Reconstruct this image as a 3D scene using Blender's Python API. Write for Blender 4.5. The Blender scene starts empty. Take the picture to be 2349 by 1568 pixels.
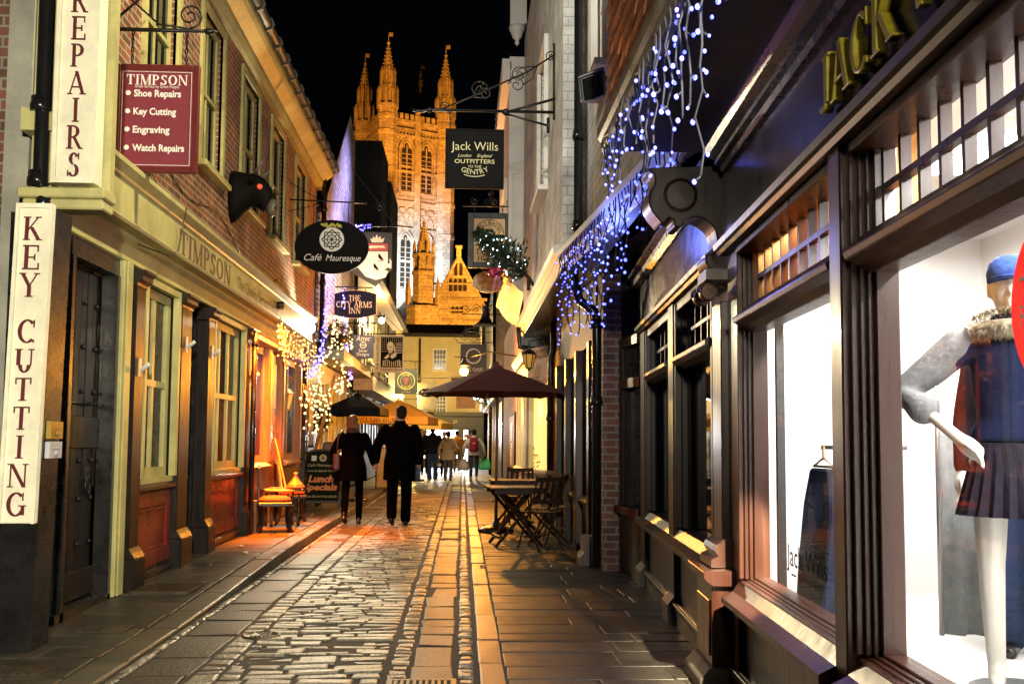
import bpy, bmesh, math, random
from mathutils import Vector, Matrix, Euler
random.seed(7)
R = math.radians
SC = bpy.context.scene
COL = SC.collection

# ---------------------------------------------------------------- camera, world, exposure
CH = 1.33
cam = bpy.data.cameras.new('camera')
cam.lens = 35.0; cam.sensor_width = 36.0; cam.shift_y = 0.026887
cam.clip_start = 0.05; cam.clip_end = 2000
camo = bpy.data.objects.new('camera', cam); COL.objects.link(camo)
camo.location = (0, 0, CH)
camo.rotation_euler = (R(90+4.1), R(-.39), R(-2.85148))
SC.camera = camo
W_ = bpy.data.worlds.new('World'); SC.world = W_; W_.use_nodes = True
bg = W_.node_tree.nodes['Background']
bg.inputs[0].default_value = (.10, .13, .22, 1); bg.inputs[1].default_value = .006
SC.view_settings.view_transform = 'Standard'; SC.view_settings.look = 'None'
SC.view_settings.exposure = 0.0; SC.view_settings.gamma = 1.0
SC.cycles.use_denoising = True
try: SC.cycles.denoiser = 'OPENIMAGEDENOISE'
except Exception: pass
SC.cycles.sample_clamp_indirect = 4.0
SC.cycles.max_bounces = 6; SC.cycles.diffuse_bounces = 3; SC.cycles.glossy_bounces = 3
SC.cycles.transparent_max_bounces = 8
SC.cycles.caustics_reflective = False; SC.cycles.caustics_refractive = False

# ---------------------------------------------------------------- lamps of the street, plus unseen ones added for brightness
def lamp(kind, loc, power, col, size=.1, target=None, spot=60, blend=.5, sy=None, spread=180):
    d = bpy.data.lights.new('lamp_light', kind); d.energy = power; d.color = col
    if kind == 'AREA':
        d.size = size
        d.spread = R(spread)
        if sy: d.shape = 'RECTANGLE'; d.size_y = sy
    else:
        d.shadow_soft_size = size
    if kind == 'SPOT': d.spot_size = R(spot); d.spot_blend = blend
    o = bpy.data.objects.new('lamp_light', d); COL.objects.link(o); o.location = loc
    if target is not None:
        o.rotation_euler = (Vector(target)-Vector(loc)).to_track_quat('-Z', 'Y').to_euler()
    return o
WARM = (1, .80, .46); SOD = (1, .44, .07)
lamp('SPOT', (.35, -2.4, 2.88), 4600, (1, .91, .70), .12, (-3.4, 7.8, 2.4), 66, .85)                      # unseen spot added behind the viewer to brighten the left signs
lamp('SPOT', (.5, 7.8, 6.7), 1250, (1, .86, .48), .12, (-3.5, 8.8, 2.8), 100, .4)                        # unseen spot added high by the white wall to brighten the left facade
lamp('POINT', (.6, 1.5, 2.7), 6, (.95, .93, 1.0), .12)                       # faint unseen point light added beside the near shopfront
for d_ in (1.5, 2.4, 3.3, 4.3, 5.3):                                            # strip lights of the display windows
    lamp('AREA', (1.12+.065*d_+.85, d_, 2.57), 58, (1, .97, .92), .5, (1.12+.065*d_+.72, d_, 0), sy=.2)
lamp('POINT', (1.62, 4.3, 2.45), 75, (1, .55, .18), .08)                       # amber lamps behind the top light
lamp('AREA', (-2.66, 14.1, 2.95), 560, (1, .17, .006), 2.0, (-2.62, 14.1, 0), sy=.1, spread=76)   # heater strip over the cafe tables
lamp('SPOT', (-2.62, 18.3, 3.35), 700, (1, .86, .55), .05, (-2.75, 12, 3.2), 120, .6)  # flood lamp at the end of the fascia
lamp('SPOT', (1.60, 3.0, 2.36), 6500, (1, .84, .58), .04, (.92, 5.95, 0), 24, .3)            # display spotlight spilling on the pavement
lamp('SPOT', (-2.3, 5.5, 7.8), 1700, (1, .92, .78), .12, (1.1, 13, 6.2), 60, .6)       # unseen spot added at roof height to wash the white walls opposite
lamp('POINT', (.02, 21.8, 2.76), 1050, (1, .35, .03), .06)                        # street lantern over the far tables
lamp('POINT', (-2.2, 30.4, 4.9), 800, (1, .78, .45), .06)                      # pub flood lamps
lamp('POINT', (-2.55, 23.2, 4.3), 110, (1, .8, .5), .05)
lamp('AREA', (-1.0, 49.6, 1.9), 700, (.92, .95, 1), 2.5, (-.6, 40, .2), sy=.6)  # lit shop at the end
lamp('POINT', (-2.2, 42.0, 3.2), 900, (1, .66, .15), .1)                       # lamp on the yellow house
lamp('POINT', (.2, 44, 4.2), 700, (1, .62, .18), .1)                           # lamp on the blue row
lamp('POINT', (1.28, 18.6, 1.9), 12, (1, .7, .25), .1)                         # bay window
for l_, z_, w_ in ((13.5, 2.3, 3), (17, 2.3, 4)): pass
lamp('POINT', (1.1, 7.9, 2.95), 22, (.16, .22, 1), .2)                           # glow of the blue-white light strings
lamp('POINT', (.75, 6.6, 2.6), 9, (.25, .32, 1), .2)
for y_, z_ in ((21.8, 5.0), (23.2, 6.4), (24.5, 7.8)): lamp('SPOT', (-2.0, y_, z_), 150, (.50, .46, 1), .15, (-2.95, y_, z_), 120, .5)   # glow of the violet strands
lamp('POINT', (-2.4, 22, 2.9), 14, (1, .75, .4), .3)
lamp('SPOT', (-34, 118, 9), 260000, (1, .31, .028), 1.0, (-12, 178, 62), 36, .8)     # cathedral floods
lamp('SPOT', (16, 122, 9), 330000, (1, .34, .035), 1.0, (-8, 178, 62), 36, .8)
lamp('SPOT', (-11, 157, 27), 60000, (.92, .95, 1), .5, (-9, 174, 32), 75, 1)
lamp('SPOT', (6, 118, 8), 140000, (1, .37, .04), .8, (-2, 150, 20), 50, .6)


# ---------------------------------------------------------------- picture measuring: pixel of a 2348-wide view -> place
_m = camo.rotation_euler.to_matrix()
def ray(x, y):
    return _m @ Vector(((x-1174)/2283.333, (784+.026887*2348-y)/2283.333, -1))
def at(x, y, D):
    d = ray(x, y); return Vector((0, 0, CH)) + d*(D/d.y)

# ---------------------------------------------------------------- mesh helpers
class Fr:
    def __init__(s, o, u, v=(0, 0, 1), n=(0, -1, 0)):
        s.o, s.u, s.v, s.n = Vector(o), Vector(u), Vector(v), Vector(n)
    def p(s, u, v, n=0): return s.o + s.u*u + s.v*v + s.n*n
def FC(x, y, z): return Fr((x, y, z), (1, 0, 0), (0, 0, 1), (0, -1, 0))
FL = Fr((-2.9, 0, 0), (0, 1, 0), (0, 0, 1), (1, 0, 0))
FRT = Fr((1.12, 0, 0), (.065, 1, 0), (0, 0, 1), (-1, .065, 0))
FW = Fr((0, 0, 0), (1, 0, 0), (0, 1, 0), (0, 0, 1))

class MB:
    def __init__(s): s.v = []; s.f = []; s.sm = []
    def add(s, vs, fs, sm=False):
        b = len(s.v); s.v += [tuple(p) for p in vs]
        for q in fs: s.f.append([b+i for i in q]); s.sm.append(sm)
        return s
    def fbox(s, F, u0, u1, v0, v1, n0, n1):
        P = [F.p(u, v, n) for n in (n0, n1) for u, v in ((u0, v0), (u1, v0), (u1, v1), (u0, v1))]
        return s.add(P, [(3, 2, 1, 0), (4, 5, 6, 7), (0, 1, 5, 4), (1, 2, 6, 5), (2, 3, 7, 6), (3, 0, 4, 7)])
    def box(s, x0, x1, y0, y1, z0, z1): return s.fbox(FW, x0, x1, y0, y1, z0, z1)
    def poly(s, F, pts, n0, n1):
        k = len(pts); P = [F.p(u, v, n0) for u, v in pts]+[F.p(u, v, n1) for u, v in pts]
        return s.add(P, [list(range(k))[::-1], list(range(k, 2*k))]+[(i, (i+1) % k, k+(i+1) % k, k+i) for i in range(k)])
    def mould(s, F, prof, u0, u1, sm=False):          # prof: (n, v) outline swept along u
        k = len(prof); P = [F.p(u0, v, n) for n, v in prof]+[F.p(u1, v, n) for n, v in prof]
        return s.add(P, [list(range(k)), list(range(k, 2*k))[::-1]]+[(i, k+i, k+(i+1) % k, (i+1) % k) for i in range(k)])
    def ring(s, rings, closed=True, caps=True, sm=True):
        n = len(rings[0]); vs = [p for r in rings for p in r]; fs = []
        for a in range(len(rings)-1):
            for i in range(n if closed else n-1):
                j = (i+1) % n; fs.append((a*n+i, a*n+j, (a+1)*n+j, (a+1)*n+i))
        s.add(vs, fs, sm)
        if caps and closed:
            b = len(s.v)-len(vs)
            s.f.append([b+i for i in range(n)][::-1]); s.sm.append(False)
            s.f.append([b+(len(rings)-1)*n+i for i in range(n)]); s.sm.append(False)
        return s
    def tube(s, pts, r, n=6, sm=True):
        pts = [Vector(p) for p in pts]; k = len(pts); rs = r if isinstance(r, (list, tuple)) else [r]*k
        rings = []; ref = None
        for i, p in enumerate(pts):
            t = (pts[min(i+1, k-1)]-pts[max(i-1, 0)]).normalized()
            if ref is None: ref = Vector((0, 0, 1)) if abs(t.z) < .9 else Vector((1, 0, 0))
            a = t.cross(ref)
            if a.length < 1e-4: a = t.cross(Vector((.3, 1, .2)))
            a.normalize(); b = a.cross(t).normalized(); ref = b
            rings.append([p+(a*math.cos(q)+b*math.sin(q))*rs[i] for q in [2*math.pi*j/n for j in range(n)]])
        return s.ring(rings, sm=sm)
    def lathe(s, c, prof, n=16, ax=None, sm=True, rx=1, ry=1, caps=True):      # prof: (r, z)
        c = Vector(c); A = ax or (Vector((1, 0, 0)), Vector((0, 1, 0)), Vector((0, 0, 1)))
        return s.ring([[c+A[0]*(math.cos(q)*r*rx)+A[1]*(math.sin(q)*r*ry)+A[2]*z for q in [2*math.pi*j/n for j in range(n)]] for r, z in prof], sm=sm, caps=caps)
    def ball(s, c, r, n=10, m=6, rz=1, rx=1, ry=1):
        return s.lathe(c, [(max(r*math.sin(math.pi*i/m), r*.02), -r*rz*math.cos(math.pi*i/m)) for i in range(m+1)], n, rx=rx, ry=ry)
    def wall(s, F, u0, u1, v0, v1, holes, n=0, dep=.12, back=None):
        us = sorted({u0, u1}|{h[0] for h in holes}|{h[1] for h in holes}); vs = sorted({v0, v1}|{h[2] for h in holes}|{h[3] for h in holes})
        for a, b in zip(us, us[1:]):
            for c, d in zip(vs, vs[1:]):
                mu, mv = (a+b)/2, (c+d)/2
                if any(h[0] < mu < h[1] and h[2] < mv < h[3] for h in holes): continue
                s.add([F.p(a, c, n), F.p(b, c, n), F.p(b, d, n), F.p(a, d, n)], [(0, 1, 2, 3)])
        for a, b, c, d in holes:
            q = [(a, c), (b, c), (b, d), (a, d)]
            for i in range(4):
                (p0, p1), (r0, r1) = q[i], q[(i+1) % 4]
                s.add([F.p(p0, p1, n), F.p(r0, r1, n), F.p(r0, r1, n-dep), F.p(p0, p1, n-dep)], [(0, 1, 2, 3)])
        if back: s.fbox(F, u0, u1, v0, v1, n-back-.02, n-back)
        return s
    def build(s, name, mat, parent=None, bev=0, seg=1, weld=True, smooth=None):
        o0 = org(parent) if parent else Vector((0, 0, 0))
        return s.link(name, mat, o0, parent, bev, seg, smooth)
    def link(s, name, mat, o0, parent=None, bev=0, seg=1, smooth=None):
        me = bpy.data.meshes.new(name); o0 = Vector(o0)
        me.from_pydata([tuple(Vector(p)-o0) for p in s.v], [], s.f)
        for i, p in enumerate(me.polygons): p.use_smooth = s.sm[i] if smooth is None else smooth
        bm = bmesh.new(); bm.from_mesh(me); bmesh.ops.recalc_face_normals(bm, faces=bm.faces); bm.to_mesh(me); bm.free()
        me.materials.append(mat)
        o = bpy.data.objects.new(name, me); COL.objects.link(o)
        if parent: o.parent = parent; ORG[o.name] = org(parent)
        else: o.location = o0; ORG[o.name] = o0
        if bev:
            b = o.modifiers.new('edge', 'BEVEL'); b.width = bev; b.segments = seg; b.limit_method = 'ANGLE'; b.angle_limit = R(40)
        return o
ORG = {}
def org(o): return ORG.get(o.name, Vector((0, 0, 0)))
def tag(o, label, cat, group=None):
    o['label'] = label; o['category'] = cat
    if group: o['group'] = group
    return o
def thing(name, label, cat, loc=(0, 0, 0), group=None):
    o = bpy.data.objects.new(name, None); COL.objects.link(o); o.location = loc; o.empty_display_size = .2
    ORG[o.name] = Vector(loc); return tag(o, label, cat, group)
def solo(mb, name, mat, label, cat, loc, group=None, bev=0, smooth=None):
    return tag(mb.link(name, mat, loc, None, bev, 1, smooth), label, cat, group)
def struct(mb, name, mat, bev=0):
    o = mb.link(name, mat, (0, 0, 0), None, bev); o['kind'] = 'structure'; return o
def copy_tree(o, parent=None):
    c = o.copy(); COL.objects.link(c); c.parent = parent
    for ch in list(o.children): copy_tree(ch, c)
    return c

# ---------------------------------------------------------------- materials
MATS = {}
def mat(key, col=(.5, .5, .5), rough=.6, metal=0, var=.18, scale=6, bump=0, bscale=40, col2=None, emit=None, es=1, sample=True, coat=0, streak=None, rvar=0, island=0, spec=None, stain=0, sscale=1.3):
    if key in MATS: return MATS[key]
    m = bpy.data.materials.new(key); m.use_nodes = True; nt = m.node_tree; N = nt.nodes; L = nt.links
    b = N['Principled BSDF']; b.inputs['Roughness'].default_value = rough; b.inputs['Metallic'].default_value = metal
    if spec is not None: b.inputs['Specular IOR Level'].default_value = spec
    if coat: b.inputs['Coat Weight'].default_value = coat; b.inputs['Coat Roughness'].default_value = .12
    tc = N.new('ShaderNodeTexCoord'); mp = N.new('ShaderNodeMapping'); L.new(tc.outputs['Object'], mp.inputs[0])
    if streak: mp.inputs['Scale'].default_value = streak
    c1 = col; c2 = col2 or tuple(max(0, c*(1-2*var)) for c in col)
    if var or col2:
        nz = N.new('ShaderNodeTexNoise'); nz.inputs['Scale'].default_value = scale; nz.inputs['Detail'].default_value = 5; nz.inputs['Roughness'].default_value = .65
        L.new(mp.outputs[0], nz.inputs['Vector'])
        rp = N.new('ShaderNodeValToRGB'); rp.color_ramp.elements[0].position = .32; rp.color_ramp.elements[1].position = .68
        rp.color_ramp.elements[0].color = (*c2, 1); rp.color_ramp.elements[1].color = (*c1, 1)
        L.new(nz.outputs['Fac'], rp.inputs[0]); out = rp.outputs[0]
        if island:
            ge = N.new('ShaderNodeNewGeometry'); mr = N.new('ShaderNodeMapRange'); mr.inputs['To Min'].default_value = 1-island; mr.inputs['To Max'].default_value = 1+island
            L.new(ge.outputs['Random Per Island'], mr.inputs[0])
            mx = N.new('ShaderNodeVectorMath'); mx.operation = 'SCALE'; L.new(out, mx.inputs[0]); L.new(mr.outputs[0], mx.inputs['Scale']); out = mx.outputs[0]
        if stain:
            ns = N.new('ShaderNodeTexNoise'); ns.inputs['Scale'].default_value = sscale; ns.inputs['Detail'].default_value = 8; ns.inputs['Roughness'].default_value = .7; L.new(tc.outputs['Object'], ns.inputs['Vector'])
            ms = N.new('ShaderNodeMapRange'); ms.inputs['From Min'].default_value = .35; ms.inputs['From Max'].default_value = .62; ms.inputs['To Min'].default_value = 1-stain; ms.inputs['To Max'].default_value = 1.1
            L.new(ns.outputs['Fac'], ms.inputs[0]); m4 = N.new('ShaderNodeVectorMath'); m4.operation = 'SCALE'; L.new(out, m4.inputs[0]); L.new(ms.outputs[0], m4.inputs['Scale']); out = m4.outputs[0]
        L.new(out, b.inputs['Base Color'])
        if rvar:
            r2 = N.new('ShaderNodeMapRange'); r2.inputs['From Min'].default_value = .3; r2.inputs['From Max'].default_value = .7
            r2.inputs['To Min'].default_value = rough-rvar; r2.inputs['To Max'].default_value = rough+rvar
            L.new(nz.outputs['Fac'], r2.inputs[0]); L.new(r2.outputs[0], b.inputs['Roughness'])
    else: b.inputs['Base Color'].default_value = (*col, 1)
    if bump:
        n2 = N.new('ShaderNodeTexNoise'); n2.inputs['Scale'].default_value = bscale; n2.inputs['Detail'].default_value = 4; L.new(mp.outputs[0], n2.inputs['Vector'])
        bp = N.new('ShaderNodeBump'); bp.inputs['Strength'].default_value = bump; bp.inputs['Distance'].default_value = .01
        L.new(n2.outputs['Fac'], bp.inputs['Height']); L.new(bp.outputs[0], b.inputs['Normal'])
    if emit:
        b.inputs['Emission Color'].default_value = (*emit, 1); b.inputs['Emission Strength'].default_value = es
        if not sample: m.cycles.emission_sampling = 'NONE'
    MATS[key] = m; return m
def brick(key, axis, c1, c2, mortar, bw=.225, rh=.075, ms=.009, rough=.75, bump=.5, off=.5, squash=1, msm=.1):
    if key in MATS: return MATS[key]
    m = bpy.data.materials.new(key); m.use_nodes = True; nt = m.node_tree; N = nt.nodes; L = nt.links; b = N['Principled BSDF']
    tc = N.new('ShaderNodeTexCoord'); sp = N.new('ShaderNodeSeparateXYZ'); cb = N.new('ShaderNodeCombineXYZ')
    L.new(tc.outputs['Object'], sp.inputs[0]); L.new(sp.outputs[axis], cb.inputs[0]); L.new(sp.outputs[2], cb.inputs[1])
    bt = N.new('ShaderNodeTexBrick'); L.new(cb.outputs[0], bt.inputs['Vector'])
    bt.inputs['Scale'].default_value = 1; bt.inputs['Brick Width'].default_value = bw; bt.inputs['Row Height'].default_value = rh
    bt.inputs['Mortar Size'].default_value = ms; bt.inputs['Mortar Smooth'].default_value = msm; bt.offset = off
    bt.inputs['Color1'].default_value = (*c1, 1); bt.inputs['Color2'].default_value = (*c2, 1); bt.inputs['Mortar'].default_value = (*mortar, 1)
    nz = N.new('ShaderNodeTexNoise'); nz.inputs['Scale'].default_value = 3; nz.inputs['Detail'].default_value = 6; L.new(tc.outputs['Object'], nz.inputs['Vector'])
    mr = N.new('ShaderNodeMapRange'); mr.inputs['From Min'].default_value = .3; mr.inputs['From Max'].default_value = .7; mr.inputs['To Min'].default_value = .6; mr.inputs['To Max'].default_value = 1.3
    L.new(nz.outputs['Fac'], mr.inputs[0])
    mx = N.new('ShaderNodeVectorMath'); mx.operation = 'SCALE'; L.new(bt.outputs['Color'], mx.inputs[0]); L.new(mr.outputs[0], mx.inputs['Scale'])
    L.new(mx.outputs[0], b.inputs['Base Color']); b.inputs['Roughness'].default_value = rough
    n2 = N.new('ShaderNodeTexNoise'); n2.inputs['Scale'].default_value = 60; L.new(tc.outputs['Object'], n2.inputs['Vector'])
    ad = N.new('ShaderNodeMath'); ad.operation = 'MULTIPLY_ADD'; ad.inputs[1].default_value = -1; L.new(bt.outputs['Fac'], ad.inputs[0])
    m3 = N.new('ShaderNodeMath'); m3.operation = 'MULTIPLY'; m3.inputs[1].default_value = .35; L.new(n2.outputs['Fac'], m3.inputs[0]); L.new(m3.outputs[0], ad.inputs[2])
    bp = N.new('ShaderNodeBump'); bp.inputs['Strength'].default_value = bump; bp.inputs['Distance'].default_value = .008
    L.new(ad.outputs[0], bp.inputs['Height']); L.new(bp.outputs[0], b.inputs['Normal'])
    MATS[key] = m; return m
def glassmat(key, tint=(1, 1, 1), refl=1.0):
    m = bpy.data.materials.new(key); m.use_nodes = True; nt = m.node_tree; N = nt.nodes; L = nt.links
    N.remove(N['Principled BSDF']); out = N['Material Output']
    t = N.new('ShaderNodeBsdfTransparent'); t.inputs[0].default_value = (*tint, 1); g = N.new('ShaderNodeBsdfGlossy'); g.inputs['Roughness'].default_value = .02
    f = N.new('ShaderNodeLayerWeight'); pw = N.new('ShaderNodeMath'); pw.operation = 'POWER'; pw.inputs[1].default_value = 5; L.new(f.outputs['Facing'], pw.inputs[0])
    mu = N.new('ShaderNodeMath'); mu.operation = 'MULTIPLY_ADD'; mu.inputs[1].default_value = .32*refl; mu.inputs[2].default_value = .016*refl
    L.new(pw.outputs[0], mu.inputs[0]); mx = N.new('ShaderNodeMixShader'); L.new(mu.outputs[0], mx.inputs[0]); L.new(t.outputs[0], mx.inputs[1]); L.new(g.outputs[0], mx.inputs[2])
    L.new(mx.outputs[0], out.inputs[0]); return m
GLASS = glassmat('clear_glass'); SMOKE = glassmat('dim_glass', (.55, .55, .55))
DARKGLASS = mat('night_glass', (.012, .013, .014), .04, var=0)
CREAM = mat('cream_paint', (.54, .50, .21), .45, stain=.3, var=.10, scale=3, bump=.1, bscale=25)
CREAMS = mat('sign_cream', (.84, .81, .62), .4, var=.05, scale=4, stain=.16, sscale=3)
MAROON = mat('maroon_paint', (.13, .012, .016), .35, var=.12)
BLACKP = mat('black_paint', (.014, .013, .013), .28, var=.2, rvar=.08)
IRON = mat('wrought_iron', (.012, .012, .012), .4, metal=.3, var=.2)
PIPE = mat('pipe_paint', (.011, .011, .012), .22, var=.15)
BROWNW = mat('dark_stained_wood', (.014, .007, .005), .38, var=.2, scale=5, streak=(6, 6, .6), rvar=.08, spec=.3)
MAHOG = mat('mahogany', (.046, .0135, .006), .34, var=.18, scale=4, streak=(6, 6, .5), rvar=.08, coat=.1)
REDW = mat('red_panel_paint', (.20, .022, .010), .30, var=.2, scale=3, rvar=.08)
WHITEP = mat('white_paint', (.74, .73, .69), .5, var=.05, scale=3, bump=.08)
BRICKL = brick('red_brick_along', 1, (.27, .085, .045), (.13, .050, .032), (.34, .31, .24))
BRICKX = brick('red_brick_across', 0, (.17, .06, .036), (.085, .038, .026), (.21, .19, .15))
LETR = mat('dark_red_letters', (.10, .008, .010), .5, var=0)
WLET = mat('white_letters', (.85, .84, .80), .5, var=0)
STONE = mat('stone_base', (.15, .13, .10), .7, var=.2, bump=.3)

# ---------------------------------------------------------------- lettering
def _g():
    T, S = .17, .065
    st = lambda x, y0=0, y1=1, w=T: ('L', x, y0, x, y1, w)
    d = {}
    d['A'] = (.86, [('L', .07, 0, .40, 1, S), ('L', .40, 1, .76, 0, T), ('H', .2, .6, .32), ('S', .08, 0, .13), ('S', .76, 0, .17)])
    d['B'] = (.76, [st(.16), ('C', .36, .74, .28, .26, -90, 90), ('C', .36, .26, .34, .26, -90, 90), ('H', 0, .38, .968), ('H', .1, .38, .5), ('H', 0, .38, .032)])
    d['C'] = (.84, [('C', .44, .5, .42, .5, 48, 312), ('B', .73, .66, .97), ('B', .73, .04, .16)])
    d['D'] = (.88, [st(.16), ('C', .34, .5, .48, .5, -90, 90), ('H', 0, .36, .968), ('H', 0, .36, .032)])
    d['E'] = (.74, [st(.16), ('H', 0, .66, .968), ('H', .1, .52, .5), ('H', 0, .7, .032), ('B', .65, .74, 1), ('B', .69, 0, .26), ('B', .52, .38, .62)])
    d['F'] = (.68, [st(.16), ('H', 0, .66, .968), ('H', .1, .5, .5), ('B', .65, .74, 1), ('B', .5, .38, .62), ('S', .16, 0, .17)])
    d['G'] = (.90, [('C', .44, .5, .42, .5, 48, 318), ('B', .73, .66, .97), ('L', .74, .06, .74, .44, .15), ('S', .72, .44, .17)])
    d['H'] = (.94, [st(.16), st(.76), ('H', .1, .8, .5), ('S', .16, 0, .16), ('S', .76, 0, .16), ('S', .16, 1, .16), ('S', .76, 1, .16)])
    d['I'] = (.38, [st(.18), ('S', .18, 0, .17), ('S', .18, 1, .17)])
    d['J'] = (.48, [st(.28, .12, 1), ('S', .28, 1, .17), ('C', .12, .12, .16, .13, 180, 360)])
    d['K'] = (.86, [st(.16), ('L', .66, 1, .22, .44, S), ('L', .36, .56, .72, 0, T), ('S', .16, 0, .16), ('S', .16, 1, .16), ('S', .66, 1, .13), ('S', .73, 0, .14)])
    d['L'] = (.70, [st(.16), ('H', 0, .66, .032), ('B', .65, 0, .28), ('S', .16, 1, .17)])
    d['M'] = (1.06, [st(.12, 0, 1, S), ('L', .15, 1, .50, 0, T), ('L', .52, 0, .88, 1, S), st(.90), ('S', .12, 0, .12), ('S', .9, 0, .16), ('S', .08, 1, .12), ('S', .92, 1, .14)])
    d['N'] = (.92, [st(.12, 0, 1, S), ('L', .15, 1, .76, 0, T), st(.78, 0, 1, S), ('S', .12, 0, .13), ('S', .08, 1, .12), ('S', .78, 1, .13)])
    d['O'] = (.90, [('C', .44, .5, .42, .5, 0, 360)])
    d['P'] = (.72, [st(.16), ('C', .34, .73, .32, .27, -90, 90), ('H', 0, .36, .968), ('H', .1, .36, .49), ('S', .16, 0, .17)])
    d['R'] = (.82, [st(.16), ('C', .34, .74, .3, .26, -90, 90), ('H', 0, .36, .968), ('H', .1, .36, .5), ('S', .16, 0, .17), ('L', .38, .5, .70, 0, T), ('S', .74, 0, .1)])
    d['S'] = (.68, [('C', .34, .74, .25, .255, 25, 262), ('C', .32, .265, .28, .265, 82, -155), ('B', .57, .72, .98), ('B', .06, .02, .26)])
    d['T'] = (.80, [st(.39), ('H', .02, .76, .968), ('B', .05, .72, 1), ('B', .73, .72, 1), ('S', .39, 0, .17)])
    d['U'] = (.88, [st(.15, .32), ('C', .43, .34, .28, .34, 180, 360), st(.71, .32, 1, S), ('S', .15, 1, .16), ('S', .71, 1, .13)])
    d['V'] = (.82, [('L', .08, 1, .40, 0, T), ('L', .72, 1, .40, 0, S), ('S', .08, 1, .15), ('S', .72, 1, .13)])
    d['W'] = (1.15, [('L', .08, 1, .34, 0, T), ('L', .58, 1, .34, 0, S), ('L', .58, 1, .82, 0, T), ('L', 1.06, 1, .82, 0, S), ('S', .08, 1, .15), ('S', 1.06, 1, .13), ('S', .57, 1, .14)])
    d['Y'] = (.84, [('L', .08, 1, .41, .44, T), ('L', .74, 1, .41, .44, S), st(.41, 0, .47), ('S', .41, 0, .17), ('S', .09, 1, .15), ('S', .73, 1, .13)])
    d['Z'] = (.74, [('H', .05, .66, .968), ('H', .05, .68, .032), ('L', .6, 1, .12, 0, T), ('B', .06, .74, 1), ('B', .67, 0, .26)])
    d[' '] = (.4, []); d['-'] = (.4, [('H', .05, .35, .4)])
    return d
GLY = _g()
def glyph(mb, ch, F, u, v, h, n, ex, wx=1.0):
    w, ops = GLY[ch]; k = 0
    for op in ops:
        k += 1; a, b = n, n+ex+k*.00035
        P = lambda pts: mb.poly(F, [(u+x*h*wx, v+y*h) for x, y in pts], a, b)
        if op[0] == 'L':
            _, x0, y0, x1, y1, t = op; P([(x0-t/2, y0), (x0+t/2, y0), (x1+t/2, y1), (x1-t/2, y1)])
        elif op[0] == 'H': P([(op[1], op[3]-.032), (op[2], op[3]-.032), (op[2], op[3]+.032), (op[1], op[3]+.032)])
        elif op[0] == 'S':
            y0, y1 = (0, .05) if op[2] == 0 else ((.95, 1) if op[2] == 1 else (op[2]-.025, op[2]+.025))
            P([(op[1]-op[3], y0), (op[1]+op[3], y0), (op[1]+op[3], y1), (op[1]-op[3], y1)])
        elif op[0] == 'B': P([(op[1]-.03, op[2]), (op[1]+.03, op[2]), (op[1]+.03, op[3]), (op[1]-.03, op[3])])
        elif op[0] == 'C':
            _, cx, cy, rx, ry, a0, a1 = op; m = max(6, int(abs(a1-a0)/14)); out = []; inn = []
            for i in range(m+1):
                q = R(a0+(a1-a0)*i/m); tx, ty = -rx*math.sin(q), ry*math.cos(q); l = math.hypot(tx, ty)
                t = .06+.12*abs(ty/l); x, y = cx+rx*math.cos(q), cy+ry*math.sin(q)
                out.append((x, y)); inn.append((x-t*math.cos(q), y-min(t, .12)*math.sin(q)))
            if abs(a1-a0) < 350: P(out+inn[::-1])
            else: h_ = m//2; P(out[:h_+1]+inn[:h_+1][::-1]); P(out[h_:]+inn[h_:][::-1])
def serif(mb, s, F, u, v, h, n=0, ex=.003, align='C', sp=.08, wx=1.0, fit=None):
    tot = sum(GLY[c][0]+sp for c in s)-sp
    if fit: wx = fit/(tot*h)
    x = u-(tot*h*wx*{'C': .5, 'L': 0, 'R': 1}[align])
    for c in s: glyph(mb, c, F, x, v, h, n, ex, wx); x += (GLY[c][0]+sp)*h*wx
    return mb
_tc = {}
def sans(mb, s, F, u, v, h, n=0, ex=.003, align='C', fit=None, bold=0, shear=0, sp=1.0):
    key = (s, bold, shear, sp)
    if key not in _tc:
        cu = bpy.data.curves.new('t', 'FONT'); cu.body = s; cu.size = 1; cu.offset = bold; cu.shear = shear; cu.space_character = sp; cu.resolution_u = 3
        o = bpy.data.objects.new('t', cu); COL.objects.link(o); bpy.context.view_layer.update()
        me = bpy.data.meshes.new_from_object(o.evaluated_get(bpy.context.evaluated_depsgraph_get()))
        _tc[key] = ([tuple(q.co) for q in me.vertices], [tuple(p.vertices) for p in me.polygons])
        bpy.data.objects.remove(o); bpy.data.curves.remove(cu); bpy.data.meshes.remove(me)
    vs, fs = _tc[key]
    x0 = min(p[0] for p in vs); x1 = max(p[0] for p in vs); k = h/.72
    kx = fit/(x1-x0) if fit else k
    off = u-{'C': (x0+x1)/2, 'L': x0, 'R': x1}[align]*kx
    mb.add([F.p(off+p[0]*kx, v+p[1]*k, n+ex) for p in vs], fs); return mb

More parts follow.
